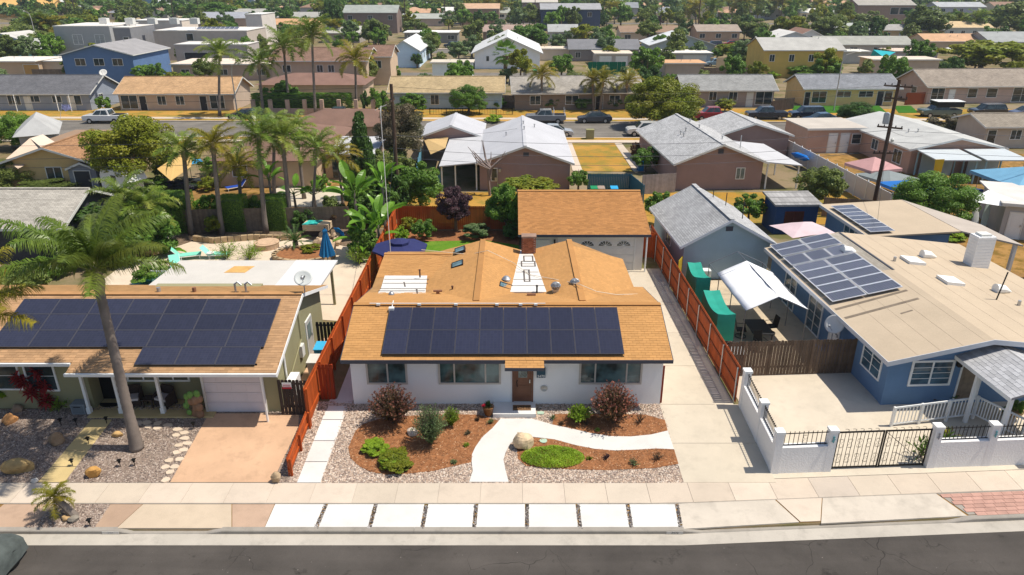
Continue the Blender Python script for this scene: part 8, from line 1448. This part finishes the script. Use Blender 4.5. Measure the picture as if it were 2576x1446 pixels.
# the far town: rows of small houses and tree crowns up to the top of the picture
rr = random.Random(11); WC = [('white', (.68, .66, .62)), ('beige', (.50, .40, .30)), ('grey', (.36, .36, .36)), ('pale blue', (.34, .45, .55)), ('tan', (.42, .31, .21)), ('cream', (.60, .52, .40))]; RC = [('grey', (.36, .36, .35)), ('brown', (.27, .17, .12)), ('salmon', (.52, .32, .20)), ('white', (.66, .64, .60)), ('sage', (.36, .37, .33)), ('slate', (.26, .27, .29))]
y = 372.0; row = 0; FT = []; FB = {}; nh = 0
while y < 900:
    half = y * .72 + 30; x = -half + rr.uniform(0, 10); step = 17 if y < 520 else 24
    while x < half:
        w = rr.uniform(9, 14)
        if rr.random() < .6:
            (wn, wc), (rn, rc) = rr.choice(WC), rr.choice(RC); h = 5.4 if rr.random() < .12 else 3.0; kd = rr.choice(('gx', 'gx', 'gy', 'hip')); D = rr.uniform(8, 11); ri = rr.uniform(1.6, 2.4)
            if nh < 170: house('small distant %s house with %s roof in the far town' % (wn, rn), (x, y, 0), (x + w, y + rr.uniform(-.5, .5), 0), D, h, kd, ri, wc, rc, .5, [('f', .15, .35, 1, 2.2), ('f', .6, .8, 1, 2.2)], group='far %s houses with %s roofs' % (wn, rn), far=True); nh += 1
            else:
                for key, mb in (('w' + wn, MB().box(0, w, 0, D, 0, h)), ('r' + rn, {'gx': roof_gx, 'gy': roof_gy}[kd](w, D, h, ri, .5) if kd != 'hip' else roof_hip(w, D, h, ri, .5))):
                    q = FB.setdefault(key, (MB(), MW(wc) if key[0] == 'w' else M('roof_' + str(rc), rc, .95, .12, .6, fine=.12)))[0]; q.add([(a + x, b + y, c) for a, b, c in mb.v], mb.f)
        for q in range(5 if y < 480 else 5): FT.append((x + rr.uniform(-4, step), y + rr.uniform(-16, 16), rr.uniform(2.0, 4.4) * (1 + (y > 480) * .4)))
        x += step + rr.uniform(-2, 3)
    y += 30 if row % 2 else 22; row += 1
fb = ob('far_houses', None); stuff(fb)
for key, (q, mt_) in FB.items(): stuff(q.build('far_walls' if key[0] == 'w' else 'far_roofs', mt_, fb))
for i in range(430):                                        # extra greenery in the yards between the named houses
    y = rr.uniform(118, 365); x = rr.uniform(-1, 1) * (y * .72 + 8); r = rr.uniform(1.1, 2.7) * (1 + (y - 118) / 400)
    if any(abs(y - s_) < 7.5 for s_ in (202, 151, 335)): continue
    FT.append((x, y, r))
FT.sort(key=lambda a: a[1]); VK = ['green', 'olive', 'dark', 'green', 'yellow', 'olive', 'sage']; MASS = []
HB_ = [(o.location.x, o.location.y, o.rotation_euler.z, o.children[0]) for o in bpy.data.objects if o.get('category') == 'house' and o.location.y > 100]
bpy.context.view_layer.update(); HB2 = []
for x0, y0, a, w in HB_:
    c = [w.matrix_world @ Vector(q) for q in w.bound_box]; HB2.append((min(q.x for q in c) - .8, max(q.x for q in c) + .8, min(q.y for q in c) - .8, max(q.y for q in c) + .8))
ni = 0
for i, (x, y, r) in enumerate(FT):
    k = rr.choice(VK); h = r * rr.uniform(.75, 1.15)
    if any(a - r * .5 < x < b + r * .5 and c - r * .5 < y < d + r * .3 for a, b, c, d in HB2): continue
    ni += 1
    if ni < 290:
        sz = 'small' if r < 2 else 'medium' if r < 3.2 else 'broad'; bd = ('between the back street and the alley' if y < 150 else 'between the alley and the third street' if y < 200 else 'between the third and fourth streets' if y < 335 else 'beyond the fourth street' if y < 420 else 'deep in the far town'); lab = '%s tree ' % {'green': 'green', 'olive': 'olive', 'dark': 'dark green', 'yellow': 'yellow green', 'sage': 'grey green'}[k]
        lab = sz + ' ' + lab + bd; t = thing('tree', lab, 'tree', (x, y, 0), rr.uniform(0, 6), lab); ob('crown', cm(k, 'm' if y < 190 else 'f' if y < 430 else 'x', 'round', i % 2), t, (0, 0, h + r * .35), 0, (r, r, h)); ob('trunk', TRK.setdefault('far', MB().tube([(0, 0, 0), (0, 0, 1)], [.2, .14], 5).mesh('trunk', m_bark2)), t, None, 0, (1, 1, r))
    else: MASS.append((x, y, h + 1.2, r, h, i % 2, k))
for k in sorted(set(a[6] for a in MASS)):
    P = []
    for x, y, z, r, h, v, kk in MASS:
        if kk != k: continue
        me = cm(k, 'w' if y > 430 else 'x', 'round', v); a = np.empty(len(me.vertices) * 3, np.float32); me.vertices.foreach_get('co', a); P.append(a.reshape(-1, 4, 3) * np.array([r, r, h]) + np.array([x, y, z]))
    stuff(ob('woodland', soup('woodland', np.concatenate(P), LEAFM[k])))
# thin summer haze over the whole town
k = NT('haze_air'); k.n.remove(k.b); pv = k.n.new('ShaderNodeVolumePrincipled'); pv.inputs['Color'].default_value = (.80, .88, 1, 1); pv.inputs['Density'].default_value = .0002; pv.inputs['Anisotropy'].default_value = .2; k.link(pv.outputs[0], k.o.inputs['Volume'])
hz = MB().box(-1100, 1100, -70, 1250, -2.0, 19.0).build('haze', k.m); stuff(hz)
